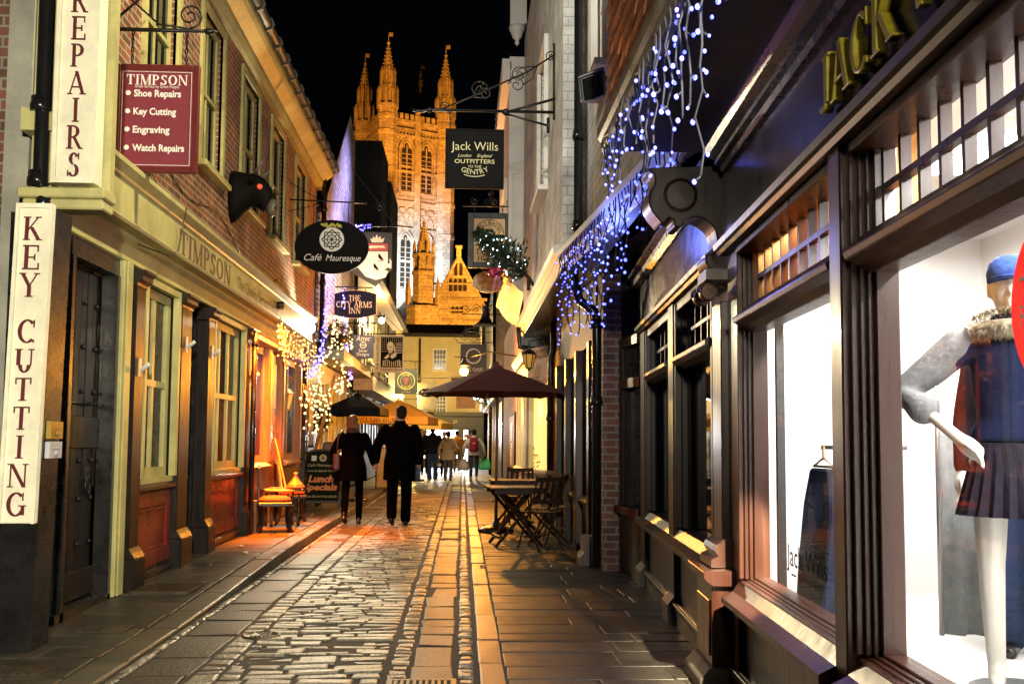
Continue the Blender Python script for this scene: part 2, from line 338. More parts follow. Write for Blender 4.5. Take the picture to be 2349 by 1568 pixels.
# ---------------------------------------------------------------- shared builders
def sash(F, u0, u1, v0, v1, n, cols, rows, parent, m, gm=None, fw=.07, bar=.025, sill=True, sm=None, case=.09, meet=True, name='window'):
    w = MB()                                     # casing round the opening, then the sash bars
    if case:
        w.fbox(F, u0-case, u0, v0, v1+case, n-.03, n+.035); w.fbox(F, u1, u1+case, v0, v1+case, n-.03, n+.035); w.fbox(F, u0, u1, v1, v1+case, n-.03, n+.033)
    d0, d1 = n-.10, n-.055
    w.fbox(F, u0, u0+fw, v0, v1, d0, d1); w.fbox(F, u1-fw, u1, v0, v1, d0, d1)
    w.fbox(F, u0+fw, u1-fw, v0, v0+fw, d0, d1); w.fbox(F, u0+fw, u1-fw, v1-fw, v1, d0, d1)
    a, b, c, d = u0+fw, u1-fw, v0+fw, v1-fw
    for i in range(1, cols):
        x = a+(b-a)*i/cols; w.fbox(F, x-bar/2, x+bar/2, c, d, d0+.008, d1-.006)
    for j in range(1, rows):
        y = c+(d-c)*j/rows; t = .05 if (meet and rows % 2 == 0 and j == rows//2) else bar
        w.fbox(F, a, b, y-t/2, y+t/2, d0+.005, d1-.003+(.012 if t == .05 else 0))
    wo = w.build(name, m, parent)
    MB().fbox(F, a-.01, b+.01, c-.01, d+.01, d0+.018, d0+.024).build('glass', gm or DARKGLASS, wo)
    if sill: MB().fbox(F, u0-case-.04, u1+case+.04, v0-.07, v0, n-.08, n+.12).build('sill', sm or m, wo, bev=.008)
    return wo
def scroll(c, F, r, turns=1.6, a0=0, sgn=1, k=22):
    return [F.p(c[0]+r*(1-i/k*.82)*math.cos(a0+sgn*2*math.pi*turns*i/k), c[1]+r*(1-i/k*.82)*math.sin(a0+sgn*2*math.pi*turns*i/k)) for i in range(k+1)]
def pipe(pts, r, parent, name='drainpipe', collars=()):
    m = MB().tube(pts, r, 10)
    for z in collars:
        a = next((p for p, q in zip(pts, pts[1:]) if min(p[2], q[2]) <= z <= max(p[2], q[2])), pts[0])
        m.lathe((a[0], a[1], z), [(r*1.0, -.05), (r*1.35, -.05), (r*1.35, .0), (r*1.22, .01), (r*1.22, .05), (r, .05)], 10)
    return m.build(name, PIPE, parent)
# ================================================================ GROUND
SETT = mat('granite_setts', (.235, .21, .165), .36, stain=.45, sscale=1.1, var=.3, scale=35, bump=.7, bscale=50, island=.6, rvar=.12)
SLABG = mat('granite_slabs', (.062, .054, .040), .48, stain=.6, var=.42, scale=55, bump=.5, bscale=60, island=.42, rvar=.1)
FLAG = mat('flagstones', (.05, .042, .029), .5, stain=.5, sscale=1.8, var=.24, scale=5, bump=.25, bscale=40, island=.45, rvar=.1)
KERBM = mat('kerb_granite', (.095, .082, .06), .42, stain=.4, var=.36, scale=60, bump=.25, bscale=90, island=.15, rvar=.1)
JOINT = mat('joint_mortar', (.018, .015, .011), .8, var=.25, scale=20, bump=.4, bscale=60)
struct(MB().add([(-400, -200, -.12), (400, -200, -.12), (400, 600, -.12), (-400, 600, -.12)], [(0, 1, 2, 3)]), 'ground', mat('dark_ground', (.05, .047, .04), .8))
def zl(y):                                         # the left pavement rises out of the street between 6.5 and 10 m
    t = min(1, max(0, (y-6.8)/5.0)); return .004+.086*t*t*(3-2*t)
def stone(mb, x0, x1, y0, y1, z=0, jx=.004, ch=.012, zf=None, dep=.06):
    j = lambda: random.uniform(-jx, jx)
    r_ = random.uniform(-1, 1)*jx*1.5
    q = [(x0+j(), y0+j()-r_), (x1+j(), y0+j()+r_), (x1+j(), y1+j()+r_), (x0+j(), y1+j()-r_)]
    zz = [(zf(y) if zf else 0)+z+random.uniform(-.003, .003) for _, y in q]
    cx, cy = (x0+x1)/2, (y0+y1)/2; c2 = ch*.45
    def ins(d, dz): return [(x+math.copysign(min(d, abs(x-cx)*.8), cx-x), y+math.copysign(min(d, abs(y-cy)*.8), cy-y), zz[i]+dz) for i, (x, y) in enumerate(q)]
    # corners are clipped so no stone is a perfect rectangle
    mb.ring([[(x, y, zz[i]-dep) for i, (x, y) in enumerate(q)], ins(0, -ch), ins(c2, -ch*.3), ins(ch*1.4, 0)], sm=False)
st = MB()
y = 3.2
while y < 47:
    p = (.12 if y < 7 else .092) if y < 24 else .15
    p *= random.uniform(.74, 1.26); x = -1.345+random.uniform(-.12, 0); g = .030 if y < 7 else .02
    while x < -.44:
        w = random.uniform(.14, .34) if y < 24 else random.uniform(.25, .4); x1 = x+w
        if x1 > -.52: x1 = -.425
        xs = max(x, -1.345)
        if x1-xs > .05 and not (4.95 < y < 5.55 and -1.25 < xs < -.75): stone(st, xs, x1-g, y, y+p-g, random.uniform(-.010, .006), .010, random.uniform(.006, .012))
        x = x1
    y += p
for x0, x1, a, b in ((-1.515, -1.36, .10, .2), (-.415, -.30, .09, .17), (-.015, .085, .08, .16), (-1.95, -1.885, .09, .2)):
    y = 3
    while y < 47:
        w = random.uniform(a, b)*(1 if y < 22 else 1.6); stone(st, x0, x1, y, y+w-.018, random.uniform(-.008, .004), .006, .016); y += w
struct(st, 'cobbled_street', SETT)
sl = MB()
for x0, x1, a, b in ((-1.875, -1.53, .28, .7), (-.285, -.035, .25, .62)):
    y = 3
    while y < 47:
        w = random.uniform(a, b); stone(sl, x0, x1, y, y+w-random.uniform(.012, .028), random.uniform(-.010, .004), .013, .010); y += w
struct(sl, 'wheel_track_slabs_road', SLABG)
kb = MB(); y = 3
while y < 47:
    w = random.uniform(.6, 1.1); stone(kb, -2.165, -1.96, y, y+w-.012, .012, .004, .012, zl, .16); y += w
y = 3
while y < 47:
    w = random.uniform(.45, 1.0); stone(kb, .11, .265, y, y+w-.012, random.uniform(-.004, .006), .004, .01); y += w
struct(kb, 'kerb', KERBM)
fl = MB(); y = 3.4
while y < 46:
    w = random.uniform(.28, .52)
    xs = [-4.2, -3.5, -2.9] if y < 6.3 else [-2.95]
    x = xs[0]
    while x < -2.2:
        x1 = min(x+random.uniform(.38, .8), -2.18)
        if x1 > -2.45: x1 = -2.18
        stone(fl, x, x1-random.uniform(.010, .024), y, y+w-random.uniform(.012, .026), 0, .010, .007, zl, .1); x = x1
    y += w
y = 1.2
while y < 46:
    w = random.uniform(.24, .42) if y < 9 else random.uniform(.15, .3); xe = 1.75+.065*y if y < 11 else 1.75
    x = .271+random.uniform(0, .1); first = True
    while x < xe:
        x1 = x+random.uniform(.45, .95); stone(fl, (.271 if first else x), x1-random.uniform(.010, .022), y, y+w-random.uniform(.010, .024), random.uniform(0, .004), .007, .005); x = x1; first = False
    y += w
struct(fl, 'pavement', FLAG)
struct(MB().box(-2.2, .3, 1, 48, -.1, -.009).box(-4.3, -2.17, 1, 6.6, -.1, -.008).box(.2, 2.8, 1, 47, -.1, -.006), 'road_bed', JOINT)
pv = MB()
for i in range(20):
    a, b = 6.6+i*.25, 6.85+i*.25; za, zb = zl(a)-.014, zl(b)-.014
    pv.add([(-2.96, a, za), (-2.17, a, za), (-2.17, b, zb), (-2.96, b, zb)], [(0, 1, 2, 3)])
pv.add([(-2.96, 11.6, .076), (-2.17, 11.6, .076), (-2.17, 47, .076), (-2.96, 47, .076)], [(0, 1, 2, 3)])
struct(pv, 'pavement_bed_ground', JOINT)
struct(MB().box(-3, 3, 46, 60, -.1, .0), 'cross_street_road', FLAG)
# ironwork let into the ground
RUST = mat('worn_iron', (.10, .075, .05), .45, metal=.5, var=.3, scale=20)
g = MB()
for i in range(14): g.box(-2.72+i*.03, -2.72+i*.03+.014, 8.62, 9.12, .03, .055)
g.box(-2.76, -2.73, 8.56, 9.18, .02, .057).box(-2.29, -2.26, 8.56, 9.18, .02, .057).box(-2.73, -2.29, 8.56, 8.59, .02, .056).box(-2.73, -2.29, 9.15, 9.18, .02, .056)
solo(g, 'pavement_grate', RUST, 'slotted iron grate in the pavement below the red panel', 'grate', (-2.5, 8.87, .03))
g = MB().lathe((-1.35, 6.95, 0), [(.13, -.02), (.13, .008), (.115, .012), (.11, .006), (.0, .006)], 20)
for i in range(-3, 4):
    for k in range(-3, 4):
        if i*i+k*k < 9: g.box(-1.35+i*.028-.009, -1.35+i*.028+.009, 6.95+k*.028-.009, 6.95+k*.028+.009, .004, .013)
solo(g, 'drain_cover', RUST, 'round studded iron cover among the cobbles', 'drain cover', (-1.35, 6.95, 0))
g = MB().box(-1.22, -1.2, 5.0, 5.5, -.02, .006).box(-.8, -.78, 5.0, 5.5, -.02, .006).box(-1.2, -.8, 5.0, 5.02, -.02, .005).box(-1.2, -.8, 5.48, 5.5, -.02, .005)
ins = thing('inspection_cover', 'rectangular steel cover frame filled with cobbles', 'cover', (-1, 5.25, 0)); g.build('frame', RUST, ins)
g = MB()
for i in range(3):
    x = -1.18
    while x < -.86: w = random.uniform(.12, .2); stone(g, x, min(x+w, -.82)-.012, 5.04+i*.15, 5.17+i*.15, 0, .005, .014); x += w
g.build('cobble_infill', SETT, ins)
g = MB()
for i in range(9): g.box(-.36+i*.034, -.36+i*.034+.018, 5.28, 5.62, -.01, .012)
g.box(-.4, -.37, 5.25, 5.65, -.01, .014).box(-.05, -.02, 5.25, 5.65, -.01, .014).box(-.37, -.05, 5.62, 5.65, -.01, .013)
solo(g, 'gully_grate', RUST, 'barred iron gully grate at the bottom edge of the street', 'grate', (-.2, 5.45, 0))
for x, y, l in ((-2.5, 5.9, 'square dark iron cover in paving by the sign post'), (-2.45, 7.15, 'small dark iron cover in paving outside the studded door')):
    s = MB().box(x-.16, x+.16, y-.11, y+.11, zl(y)-.02, zl(y)+.012); [s.box(x-.15+k*.05, x-.13+k*.05, y-.1, y+.1, zl(y)+.01, zl(y)+.016) for k in range(6)]
    solo(s, 'service_cover', RUST, l, 'cover', (x, y, zl(y)))

SCR = mat('scrap_paper', (.6, .58, .52), .7, var=.1)
for x, y, l in ((552, 1265, 'larger crumpled white paper scrap on the left pavement'), (564, 1279, 'smaller white paper scrap nearer the left kerb'), (584, 1462, 'torn white scrap lying beside the round iron cover')):
    d = ray(x, y); k = (zl(9)-CH)/d.z if x < 570 else -CH/d.z; px_, py_ = d.x*k, d.y*k; z_ = zl(py_)+.006 if px_ < -2.17 else .012
    pts = [(px_+.05*random.uniform(.5, 1)*math.cos(a), py_+.05*random.uniform(.5, 1)*math.sin(a), z_+random.uniform(0, .02)) for a in [i*.9 for i in range(7)]]
    solo(MB().add(pts+[(px_, py_, z_+.025)], [(i, (i+1) % 7, 7) for i in range(7)]), 'paper_scrap', SCR, l, 'litter', (px_, py_, z_))
# ================================================================ LEFT: brick building with the shop and the cafe
LB = thing('brick_shop_building', 'red brick building with cream sash windows over an olive shopfront', 'building', (-2.9, 13, 0))
VARN = mat('varnished_pine', (.48, .20, .055), .38, var=.2, scale=5, streak=(6, 6, .6), coat=.3)
wins = [(9.2, 10.2), (11.2, 12.15), (13.25, 14.3), (15.3, 16.35), (17.5, 18.55)]
MB().wall(FL, 6.96, 20.2, 3.2, 6.5, [(a, b, 4.45, 6.25) for a, b in wins], -.1, .14).build('street_wall', BRICKL, LB)
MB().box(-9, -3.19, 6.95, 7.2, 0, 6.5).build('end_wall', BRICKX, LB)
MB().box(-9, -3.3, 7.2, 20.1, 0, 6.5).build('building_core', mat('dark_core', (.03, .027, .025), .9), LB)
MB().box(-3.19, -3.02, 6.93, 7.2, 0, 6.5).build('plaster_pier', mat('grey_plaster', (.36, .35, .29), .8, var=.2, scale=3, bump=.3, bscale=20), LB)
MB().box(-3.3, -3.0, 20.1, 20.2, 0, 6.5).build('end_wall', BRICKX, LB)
for a, b in wins: sash(FL, a, b, 4.45, 6.25, -.1, 2, 2, LB, CREAM, fw=.07, bar=.03)
# eaves cornice, gutter, roof
MB().mould(FL, [(-.1, 6.42), (-.02, 6.42), (.02, 6.5), (.02, 6.58), (.16, 6.68), (.2, 6.72), (.2, 6.86), (-.1, 6.86)], 6.9, 20.25).build('eaves_cornice', CREAM, LB)
gt = MB().tube([(-2.66, 6.8, 6.86), (-2.66, 20.35, 6.86)], .075, 8)
for i in range(22): gt.lathe((-2.66, 6.9+i*.62, 6.86), [(.07, -.03), (.1, -.03), (.1, .03), (.07, .03)], 8, (Vector((1, 0, 0)), Vector((0, 0, 1)), Vector((0, 1, 0))), sm=False)
gt.build('gutter', mat('gutter_lead', (.10, .10, .095), .4, metal=.2, var=.3, scale=8), LB)
rf = MB()
for k in range(9):                                   # courses of tiles going up the slope
    x, z = -2.78-k*.28, 6.92+k*.22
    for i in range(45): rf.box(x-.3, x+.02, 6.8+i*.3+random.uniform(0, .02), 7.09+i*.3, z, z+.05+random.uniform(0, .015))
rf.build('roof', mat('dark_tiles', (.08, .07, .06), .6, island=.4, var=.2), LB)
# fascia, frieze
FS = MB().fbox(FL, 6.78, 17.9, 3.05, 3.40, 0, .18).mould(FL, [(0, 3.40), (.19, 3.40), (.2, 3.42), (.27, 3.46), (.27, 3.5), (-.1, 3.56), (-.1, 3.40)], 6.74, 17.95)
FS.mould(FL, [(.18, 3.05), (.195, 3.05), (.21, 3.07), (.195, 3.09), (.18, 3.09)], 6.76, 17.92); fo = FS.build('fascia', CREAM, LB)
MB().fbox(FL, 7.0, 18.0, 2.82, 3.05, -.1, .03).mould(FL, [(.03, 2.98), (.08, 3.02), (.08, 3.05), (.03, 3.05)], 7, 18).mould(FL, [(.03, 2.82), (.05, 2.83), (.05, 2.86), (.03, 2.88)], 7, 18).build('frieze', CREAM, LB)
Ftx = Fr((-2.72, 0, 0), (0, 1, 0), (0, 0, 1), (1, 0, 0))
serif(MB(), 'TIMPSON', Ftx, 9.55, 3.1, .235, .001, .004, 'L', fit=2.1).build('lettering', mat('fascia_letters', (.14, .07, .05), .5, var=0), fo)
sans(MB(), 'The Quality Service People', Ftx, 12.0, 3.14, .15, .001, .003, 'L', fit=2.7).build('lettering', mat('fascia_letters'), fo)
# pilasters
PILW = mat('near_black_wood', (.015, .009, .007), .42, var=.25, scale=6, rvar=.1, streak=(6, 6, .6), spec=.25)
def pilaster(a, b, m=PILW, zt=2.78, zb=None, cap=True):
    z0 = zl(a)
    p = MB().fbox(FL, a, b, z0+.34, zt-.14, -.05, .09)
    p.fbox(FL, a-.02, b+.02, z0-.05, z0+.28, -.05, .15).mould(FL, [(-.05, z0+.28), (.15, z0+.28), (.12, z0+.33), (.09, z0+.37), (-.05, z0+.37)], a-.02, b+.02)
    if cap: p.mould(FL, [(-.05, zt-.14), (.09, zt-.14), (.10, zt-.11), (.14, zt-.08), (.14, zt-.04), (.17, zt-.03), (.17, zt), (-.05, zt)], a-.03, b+.03)
    return p.build('pilaster', m, LB, bev=.006)
for a, b in ((8.66, 8.9), (10.06, 10.42), (11.12, 11.38), (13.1, 13.45)): pilaster(a, b)
# studded plank door in its frame
MB().fbox(FL, 6.66, 7.4, 0, 2.82, -.1, -.02).build('door_jamb', BLACKP, LB)
MB().fbox(FL, 7.4, 8.42, 2.68, 2.82, -.1, .02).fbox(FL, 7.40, 7.46, .0, 2.68, -.1, .03).fbox(FL, 8.36, 8.42, .0, 2.68, -.1, .03).build('door_frame', BLACKP, LB)
dr = MB(); z0 = .06
for i in range(7): dr.fbox(FL, 7.47+i*.127, 7.47+i*.127+.121, z0, 2.66, -.16, -.12+.004*(i % 2))
dr.fbox(FL, 7.47, 8.35, 1.25, 1.5, -.12, -.09).fbox(FL, 7.47, 8.35, .08, .3, -.12, -.092); dro = dr.build('door', BROWNW, LB, bev=.006)
sd = MB()
for zz in (.5, .85, 1.15, 1.7, 2.05, 2.4):
    for k in (0, 2, 4, 6): sd.lathe(FL.p(7.53+k*.127, zz, -.115), [(.022, 0), (.018, .014), (.004, .02)], 8, (Vector((0, 1, 0)), Vector((0, 0, 1)), Vector((1, 0, 0))))
sd.build('stud', IRON, dro)
MB().tube([FL.p(8.2+.05*math.sin(q), 1.02-.07+.07*math.cos(q), -.1) for q in [i*.52 for i in range(13)]], .01).fbox(FL, 8.17, 8.23, 1.0, 1.1, -.12, -.095).build('handle', IRON, dro)
MB().tube([FL.p(7.75, 1.6, -.11), FL.p(8.2, 1.6, -.09), FL.p(8.3, 1.62, -.09)], .012).tube([FL.p(7.7, 1.52, -.1), FL.p(7.75, 1.6, -.1), FL.p(7.7, 1.68, -.1)], .014).build('strap_hinge', IRON, dro)
MB().fbox(FL, 7.3, 8.42, -.02, .07, -.1, .03).build('door_step', BLACKP, LB)
MB().fbox(FL, 8.42, 8.64, .03, 2.82, -.05, .06).fbox(FL, 8.46, 8.60, .03, 2.82, .06, .075).build('door_post', CREAM, LB, bev=.008)
# shop windows and the panels below
for a, b, c in ((8.92, 10.04, 2), (11.4, 13.08, 3)):
    zb = zl(a)
    MB().fbox(FL, a, b, zb+.1, .84, -.1, .01).build('stall_riser', REDW, LB)
    m = MB()
    for (p, q, r, s) in ((a, b, .70, .84), (a, b, zb+.12, zb+.26), (a, a+.12, zb+.26, .70), (b-.12, b, zb+.26, .70)): m.fbox(FL, p, q, r, s, .011, .035)
    for (p, q, r, s) in ((a+.12, b-.12, .66, .7), (a+.12, b-.12, zb+.26, zb+.29), (a+.12, a+.15, zb+.29, .66), (b-.15, b-.12, zb+.29, .66)): m.fbox(FL, p, q, r, s, .011, .024)
    m.build('panel_mould', REDW, LB, bev=.005)
    MB().fbox(FL, a, b, zb-.05, zb+.1, -.1, .05).mould(FL, [(.05, zb+.04), (.07, zb+.05), (.07, zb+.08), (.01, zb+.1), (.01, zb+.04)], a, b).build('plinth', BLACKP, LB)
    MB().mould(FL, [(-.05, .84), (.05, .84), (.085, .865), (.085, .895), (.05, .92), (-.05, .92)], a, b, True).build('sill_rail', MAHOG, LB)
    sash(FL, a+.1, b-.06, .97, 2.72, .05, c, 2, LB, CREAM, GLASS, fw=.09, bar=.06, sill=False, case=.06, meet=False, name='shop_window')
    MB().fbox(FL, a+.0, b, .92, .97, -.05, .055).build('window_sill', CREAM, LB)
    MB().fbox(FL, a, b, .9, 2.8, -.39, -.38).build('shop_interior', mat('dim_interior', (.16, .15, .13), .7, var=.4, scale=2), LB)
m = MB().fbox(FL, 9.0, 9.35, 1.05, 1.55, -.10, -.095); po = solo(m, 'window_poster', mat('poster_paper', (.55, .52, .5), .6, var=.3, scale=9), 'pale photo poster low in the olive shop window', 'poster', FL.p(9.15, 1.05, -.1))
sans(sans(MB(), 'WATCH', Ftx, 9.17, 1.2, .07, -.268, .004, fit=.3), 'REPAIRS', Ftx, 9.17, 1.1, .06, -.268, .004, fit=.3).build('lettering', LETR, po)
# dark doorway between the windows
MB().fbox(FL, 10.42, 11.12, .05, 2.8, -.62, -.6).fbox(FL, 10.40, 10.42, .05, 2.8, -.6, -.05).fbox(FL, 11.12, 11.14, .05, 2.8, -.6, -.05).build('doorway', BLACKP, LB)
MB().fbox(FL, 10.47, 11.07, .08, 2.7, -.58, -.54).build('door', BLACKP, LB)
st_ = MB()
for i in range(6): st_.poly(FL, [(10.44+i*.11, .11), (10.49+i*.11, .11), (10.53+i*.11, .16), (10.48+i*.11, .16)], -.08, -.045)
MB().fbox(FL, 10.42, 11.12, .04, .165, -.3, -.06).build('door_step', BLACKP, LB); st_.build('hazard_stripes', mat('hazard_yellow', (.6, .5, .08), .6), LB)
# cafe front in varnished timber
MB().fbox(FL, 13.45, 18.0, .1, .92, -.1, .02).build('stall_riser', mat('cafe_riser', (.25, .11, .04), .4, var=.3, scale=3, rvar=.1), LB)
MB().fbox(FL, 13.45, 18.0, 2.66, 2.82, -.1, .05).mould(FL, [(.05, 2.66), (.1, 2.7), (.1, 2.76), (.05, 2.8)], 13.45, 18).build('cafe_lintel', VARN, LB)
for a, b in ((13.5, 13.62), (14.78, 14.98), (15.86, 16.05), (17.5, 17.7)): MB().fbox(FL, a, b, .92, 2.66, -.1, .06).fbox(FL, a+.03, b-.03, 1.0, 2.6, .06, .075).build('cafe_post', VARN, LB, bev=.006)
for a, b in ((13.62, 14.78), (16.05, 17.5)):
    sash(FL, a, b, 1.0, 2.66, .04, 2, 1, LB, VARN, SMOKE, fw=.1, bar=.07, sill=False, case=0, name='cafe_window')
    MB().mould(FL, [(-.1, .92), (.11, .92), (.12, .95), (.04, 1.0), (-.1, 1.0)], a, b).build('window_sill', VARN, LB)
    MB().fbox(FL, a, b, .95, 2.7, -.62, -.6).build('cafe_interior', mat('amber_interior', (.5, .28, .1), .7, var=.35, scale=4), LB)
cd = MB().fbox(FL, 15.0, 15.84, .12, 2.64, -.08, -.03); [cd.fbox(FL, 15.06, 15.78, a, b, -.03, -.015) for a, b in ((.2, .8), (1.0, 1.7), (1.8, 2.5))]
cdo = cd.build('cafe_door', VARN, LB, bev=.008); MB().tube([FL.p(15.1, 1.1, -.02), FL.p(15.1, 1.1, .05), FL.p(15.1, 1.55, .05), FL.p(15.1, 1.55, -.02)], .012).build('handle', mat('chrome', (.6, .6, .6), .2, metal=1, var=0), cdo)
MB().fbox(FL, 18.0, 18.35, .1, 3.2, -.1, .1).build('corner_post', BLACKP, LB, bev=.01)
MB().fbox(FL, 18.35, 18.75, .1, 3.2, -.12, .02).build('corner_post', CREAM, LB)
MB().fbox(FL, 18.75, 20.2, .1, 3.2, -.12, .0).build('side_panel', BROWNW, LB)
# pipes
def px(x, y, D, dx=0): p = at(x, y, D); return (p.x+dx, p.y, p.z)
a = at(103, 0, 6.75); b = at(92, 420, 6.75)
pipe([(a.x, 6.75, 8), (b.x, 6.75, b.z), (b.x+.03, 6.75, b.z-.12), (b.x+.03, 6.72, b.z-.2)], .05, LB, collars=(at(100, 240, 6.75).z, b.z+.03))
pipe([(-2.86, 20.15, 7), (-2.86, 20.15, 3.3), (-2.9, 19.9, 3.1), (-2.84, 18.2, 2.75), (-2.84, 18.2, .1)], .05, LB, collars=(6, 4.5))
pipe([FL.p(13.3, 2.75, .14), FL.p(13.3, .1, .14)], .035, LB, collars=(2.6,))
# cables sagging over the bricks
cb = MB().tube([FL.p(9.8+i*.45, 4.1-.12*math.sin(i*.9)-.03*i, -.085) for i in range(9)], .008, 5).tube([FL.p(12.5+i*.5, 3.75-.06*math.sin(i*1.3)-.01*i, -.085) for i in range(12)], .008, 5)
cb.tube([FL.p(9.3, 3.56, .02), FL.p(9.2, 3.75, -.06), FL.p(9.5, 3.85, -.08), FL.p(9.9, 3.7, -.08)], .007, 5).tube([FL.p(8.6, 2.99, .1), FL.p(9.2, 3.0, .2), FL.p(9.45, 3.1, .2), FL.p(9.4, 3.5, .28)], .006, 5).build('cable', BLACKP, LB)
# ---------------- post with the KEY CUTTING sign
p0 = at(3, 466, 6.4); p1 = at(124, 466, 6.4); zb = at(60, 1200, 6.4).z; zt = p0.z
KP = thing('sign_post_box', 'tall black box post with a cream lightbox lettered down its front', 'sign', (-2.8, 6.5, 0))
kx0, kx1 = at(-6, 1200, 6.4).x, at(80, 1200, 6.4).x
tl = (p1.x-kx1)/(zt-zb); LEAN, KZB, KX1 = tl, zb, kx1                                 # the old post leans a little
def lean(x0, x1, y0, y1, z0, z1, mb):
    return mb.add([(x+(z-zb)*tl, y, z) for z in (z0, z1) for x, y in ((x0, y0), (x1, y0), (x1, y1), (x0, y1))], [(0, 1, 2, 3), (4, 5, 6, 7), (0, 1, 5, 4), (1, 2, 6, 5), (2, 3, 7, 6), (3, 0, 4, 7)])
lean(kx0, kx1, 6.44, 6.7, 0, zt-.02, MB()).build('post', BLACKP, KP)
lean(kx0, kx1, 6.40, 6.436, zb, zt, MB()).build('sign_board', CREAMS, KP, bev=.004)
fr = MB()
for a, b in ((kx0, kx0+.022), (kx1-.022, kx1)): lean(a, b, 6.38, 6.40, zb, zt, fr)
lean(kx0+.022, kx1-.022, 6.38, 6.40, zt-.03, zt, fr); fr.build('rim', CREAMS, KP)
Fk = Fr((kx0, 6.399, zb), (1, 0, 0), (tl, 0, 1), (0, -1, 0)); lt = MB(); H_ = zt-zb; wd = kx1-kx0
for ch, (ya, yb) in zip('KEYCUTTING', ((497, 551), (562, 618), (626, 681), (732, 787), (800, 855), (866, 919), (932, 985), (998, 1051), (1063, 1117), (1128, 1184))):
    za, zb2 = at(60, ya, 6.4).z, at(60, yb, 6.4).z; h = za-zb2; w = GLY[ch][0]*h*.92
    glyph(lt, ch, Fk, wd*.47-w/2, zb2-zb, h, 0, .004, .92)
lt.build('lettering', LETR, KP)
# ---------------- REPAIRS sign and the board behind it
q0, q1 = at(73, 300, 6.85), at(232, 300, 6.85)
zl0 = at(150, 437, 6.8).z
rx0, rx1 = at(122, 300, 6.72).x, at(222, 300, 6.72).x
MB().box(q0.x, rx1+.05, 6.86, 6.94, zl0, 6.8).build('backing_board', CREAM, LB)
MB().box(q0.x-.02, rx1+.07, 6.7, 6.94, zl0-.07, zl0).box(q0.x, rx1+.05, 6.74, 6.94, zl0-.14, zl0-.07).build('ledge', CREAM, LB, bev=.01)
RS = thing('vertical_sign', 'narrow cream vertical lightbox with REPAIRS in dark red letters', 'sign', ((rx0+rx1)/2, 6.75, zl0+.03))
MB().box(rx0, rx1, 6.72, 6.85, zl0+.03, zl0+2.6).build('board', CREAMS, RS, bev=.006)
m = MB().box(rx0, rx0+.03, 6.70, 6.72, zl0+.03, zl0+2.6).box(rx1-.03, rx1, 6.70, 6.72, zl0+.03, zl0+2.6).box(rx0+.03, rx1-.03, 6.70, 6.72, zl0+.03, zl0+.07); m.build('rim', CREAMS, RS)
Fr_ = FC((rx0+rx1)/2, 6.719, 0); lt = MB()
for ch, (ya, yb) in zip('REPAIRS', ((-25, 29), (38, 92), (101, 154), (164, 217), (225, 280), (288, 342), (350, 406))):
    za, zb2 = at(170, ya, 6.72).z, at(170, yb, 6.72).z
    h = za-zb2; w = GLY[ch][0]*h*.8
    glyph(lt, ch, Fr_, -w/2, zb2, h, 0, .004, .8)
lt.build('lettering', LETR, RS)
# ---------------- services sign on its bracket
def board(name, label, D, x0, x1, y0, y1, m, group=None, th=.045, frame=None, fm=None, cat='sign'):
    a, b = at(x0, y1, D), at(x1, y0, D); w, h = b.x-a.x, b.z-a.z
    t = thing(name, label, cat, ((a.x+b.x)/2, D, b.z), group)
    F = FC((a.x+b.x)/2, D, a.z)
    if frame:
        MB().fbox(F, -w/2+frame, w/2-frame, frame, h-frame, -th+.006, -.006).build('board', m, t)
        MB().fbox(F, -w/2, -w/2+frame, 0, h, -th, 0).fbox(F, w/2-frame, w/2, 0, h, -th, 0).fbox(F, -w/2+frame, w/2-frame, 0, frame, -th, 0).fbox(F, -w/2+frame, w/2-frame, h-frame, h, -th, 0).build('frame', fm or m, t, bev=.006)
    elif name != 'x': MB().fbox(F, -w/2, w/2, 0, h, -th, 0).build('board', m, t, bev=.004)
    return t, F, w, h
def chain(t, F, pts, top, r=.006):
    for u, v in pts:
        m = MB(); k = max(2, int((top-v)/.035))
        for i in range(k):
            c = v+(i+.5)*(top-v)/k; q = (top-v)/k*.62
            m.tube([F.p(u+(q*.45*math.sin(a) if i % 2 else 0), c+q*math.cos(a), -.02+(0 if i % 2 else q*.45*math.sin(a))) for a in [j*math.pi/4 for j in range(9)]], r, 4)
        m.build('chain', IRON, t)
t, F, w, h = board('hanging_sign', 'maroon repair shop sign in a red frame listing four services', 8.2, 255, 458, 150, 394, mat('plum_enamel', (.23, .035, .062), .35, var=.06), frame=.05, fm=MAROON)
m = MB(); e = w/2-.05
serif(m, 'TIMPSON', F, .0, h-.05-.125, .085, -.0055, .003, fit=.50); sans(m, 'Great Service by Great People', F, 0, h-.2, .026, -.0055, .002, fit=.36)
for i, (s, wd_) in enumerate((('Shoe Repairs', 113), ('Key Cutting', 102), ('Engraving', 88), ('Watch Repairs', 124))):
    v = h-.275-i*.153; sans(m, s, F, -.268*w, v, .058, -.0055, .003, 'L', bold=.03, fit=wd_/203*w)
    m.lathe(F.p(-.337*w, v+.028, -.0055), [(.021, 0), (.021, .003), (.0, .0032)], 14, (Vector((1, 0, 0)), Vector((0, 0, 1)), Vector((0, -1, 0))), sm=False)
for a, b, c, d in ((-e+.012, e-.012, .062, .066), (-e+.012, e-.012, h-.066, h-.062), (-e+.012, -e+.016, .066, h-.066), (e-.016, e-.012, .066, h-.066)): m.fbox(F, a, b, c, d, -.0055, -.003)
m.build('lettering', WLET, t)
brt = at(300, 72, 8.2).z-at(300, 150, 8.2).z
chain(t, F, ((-w*.31, h), (w*.33, h)), h+brt)
zr = F.o.z+h+brt; xw = -2.98
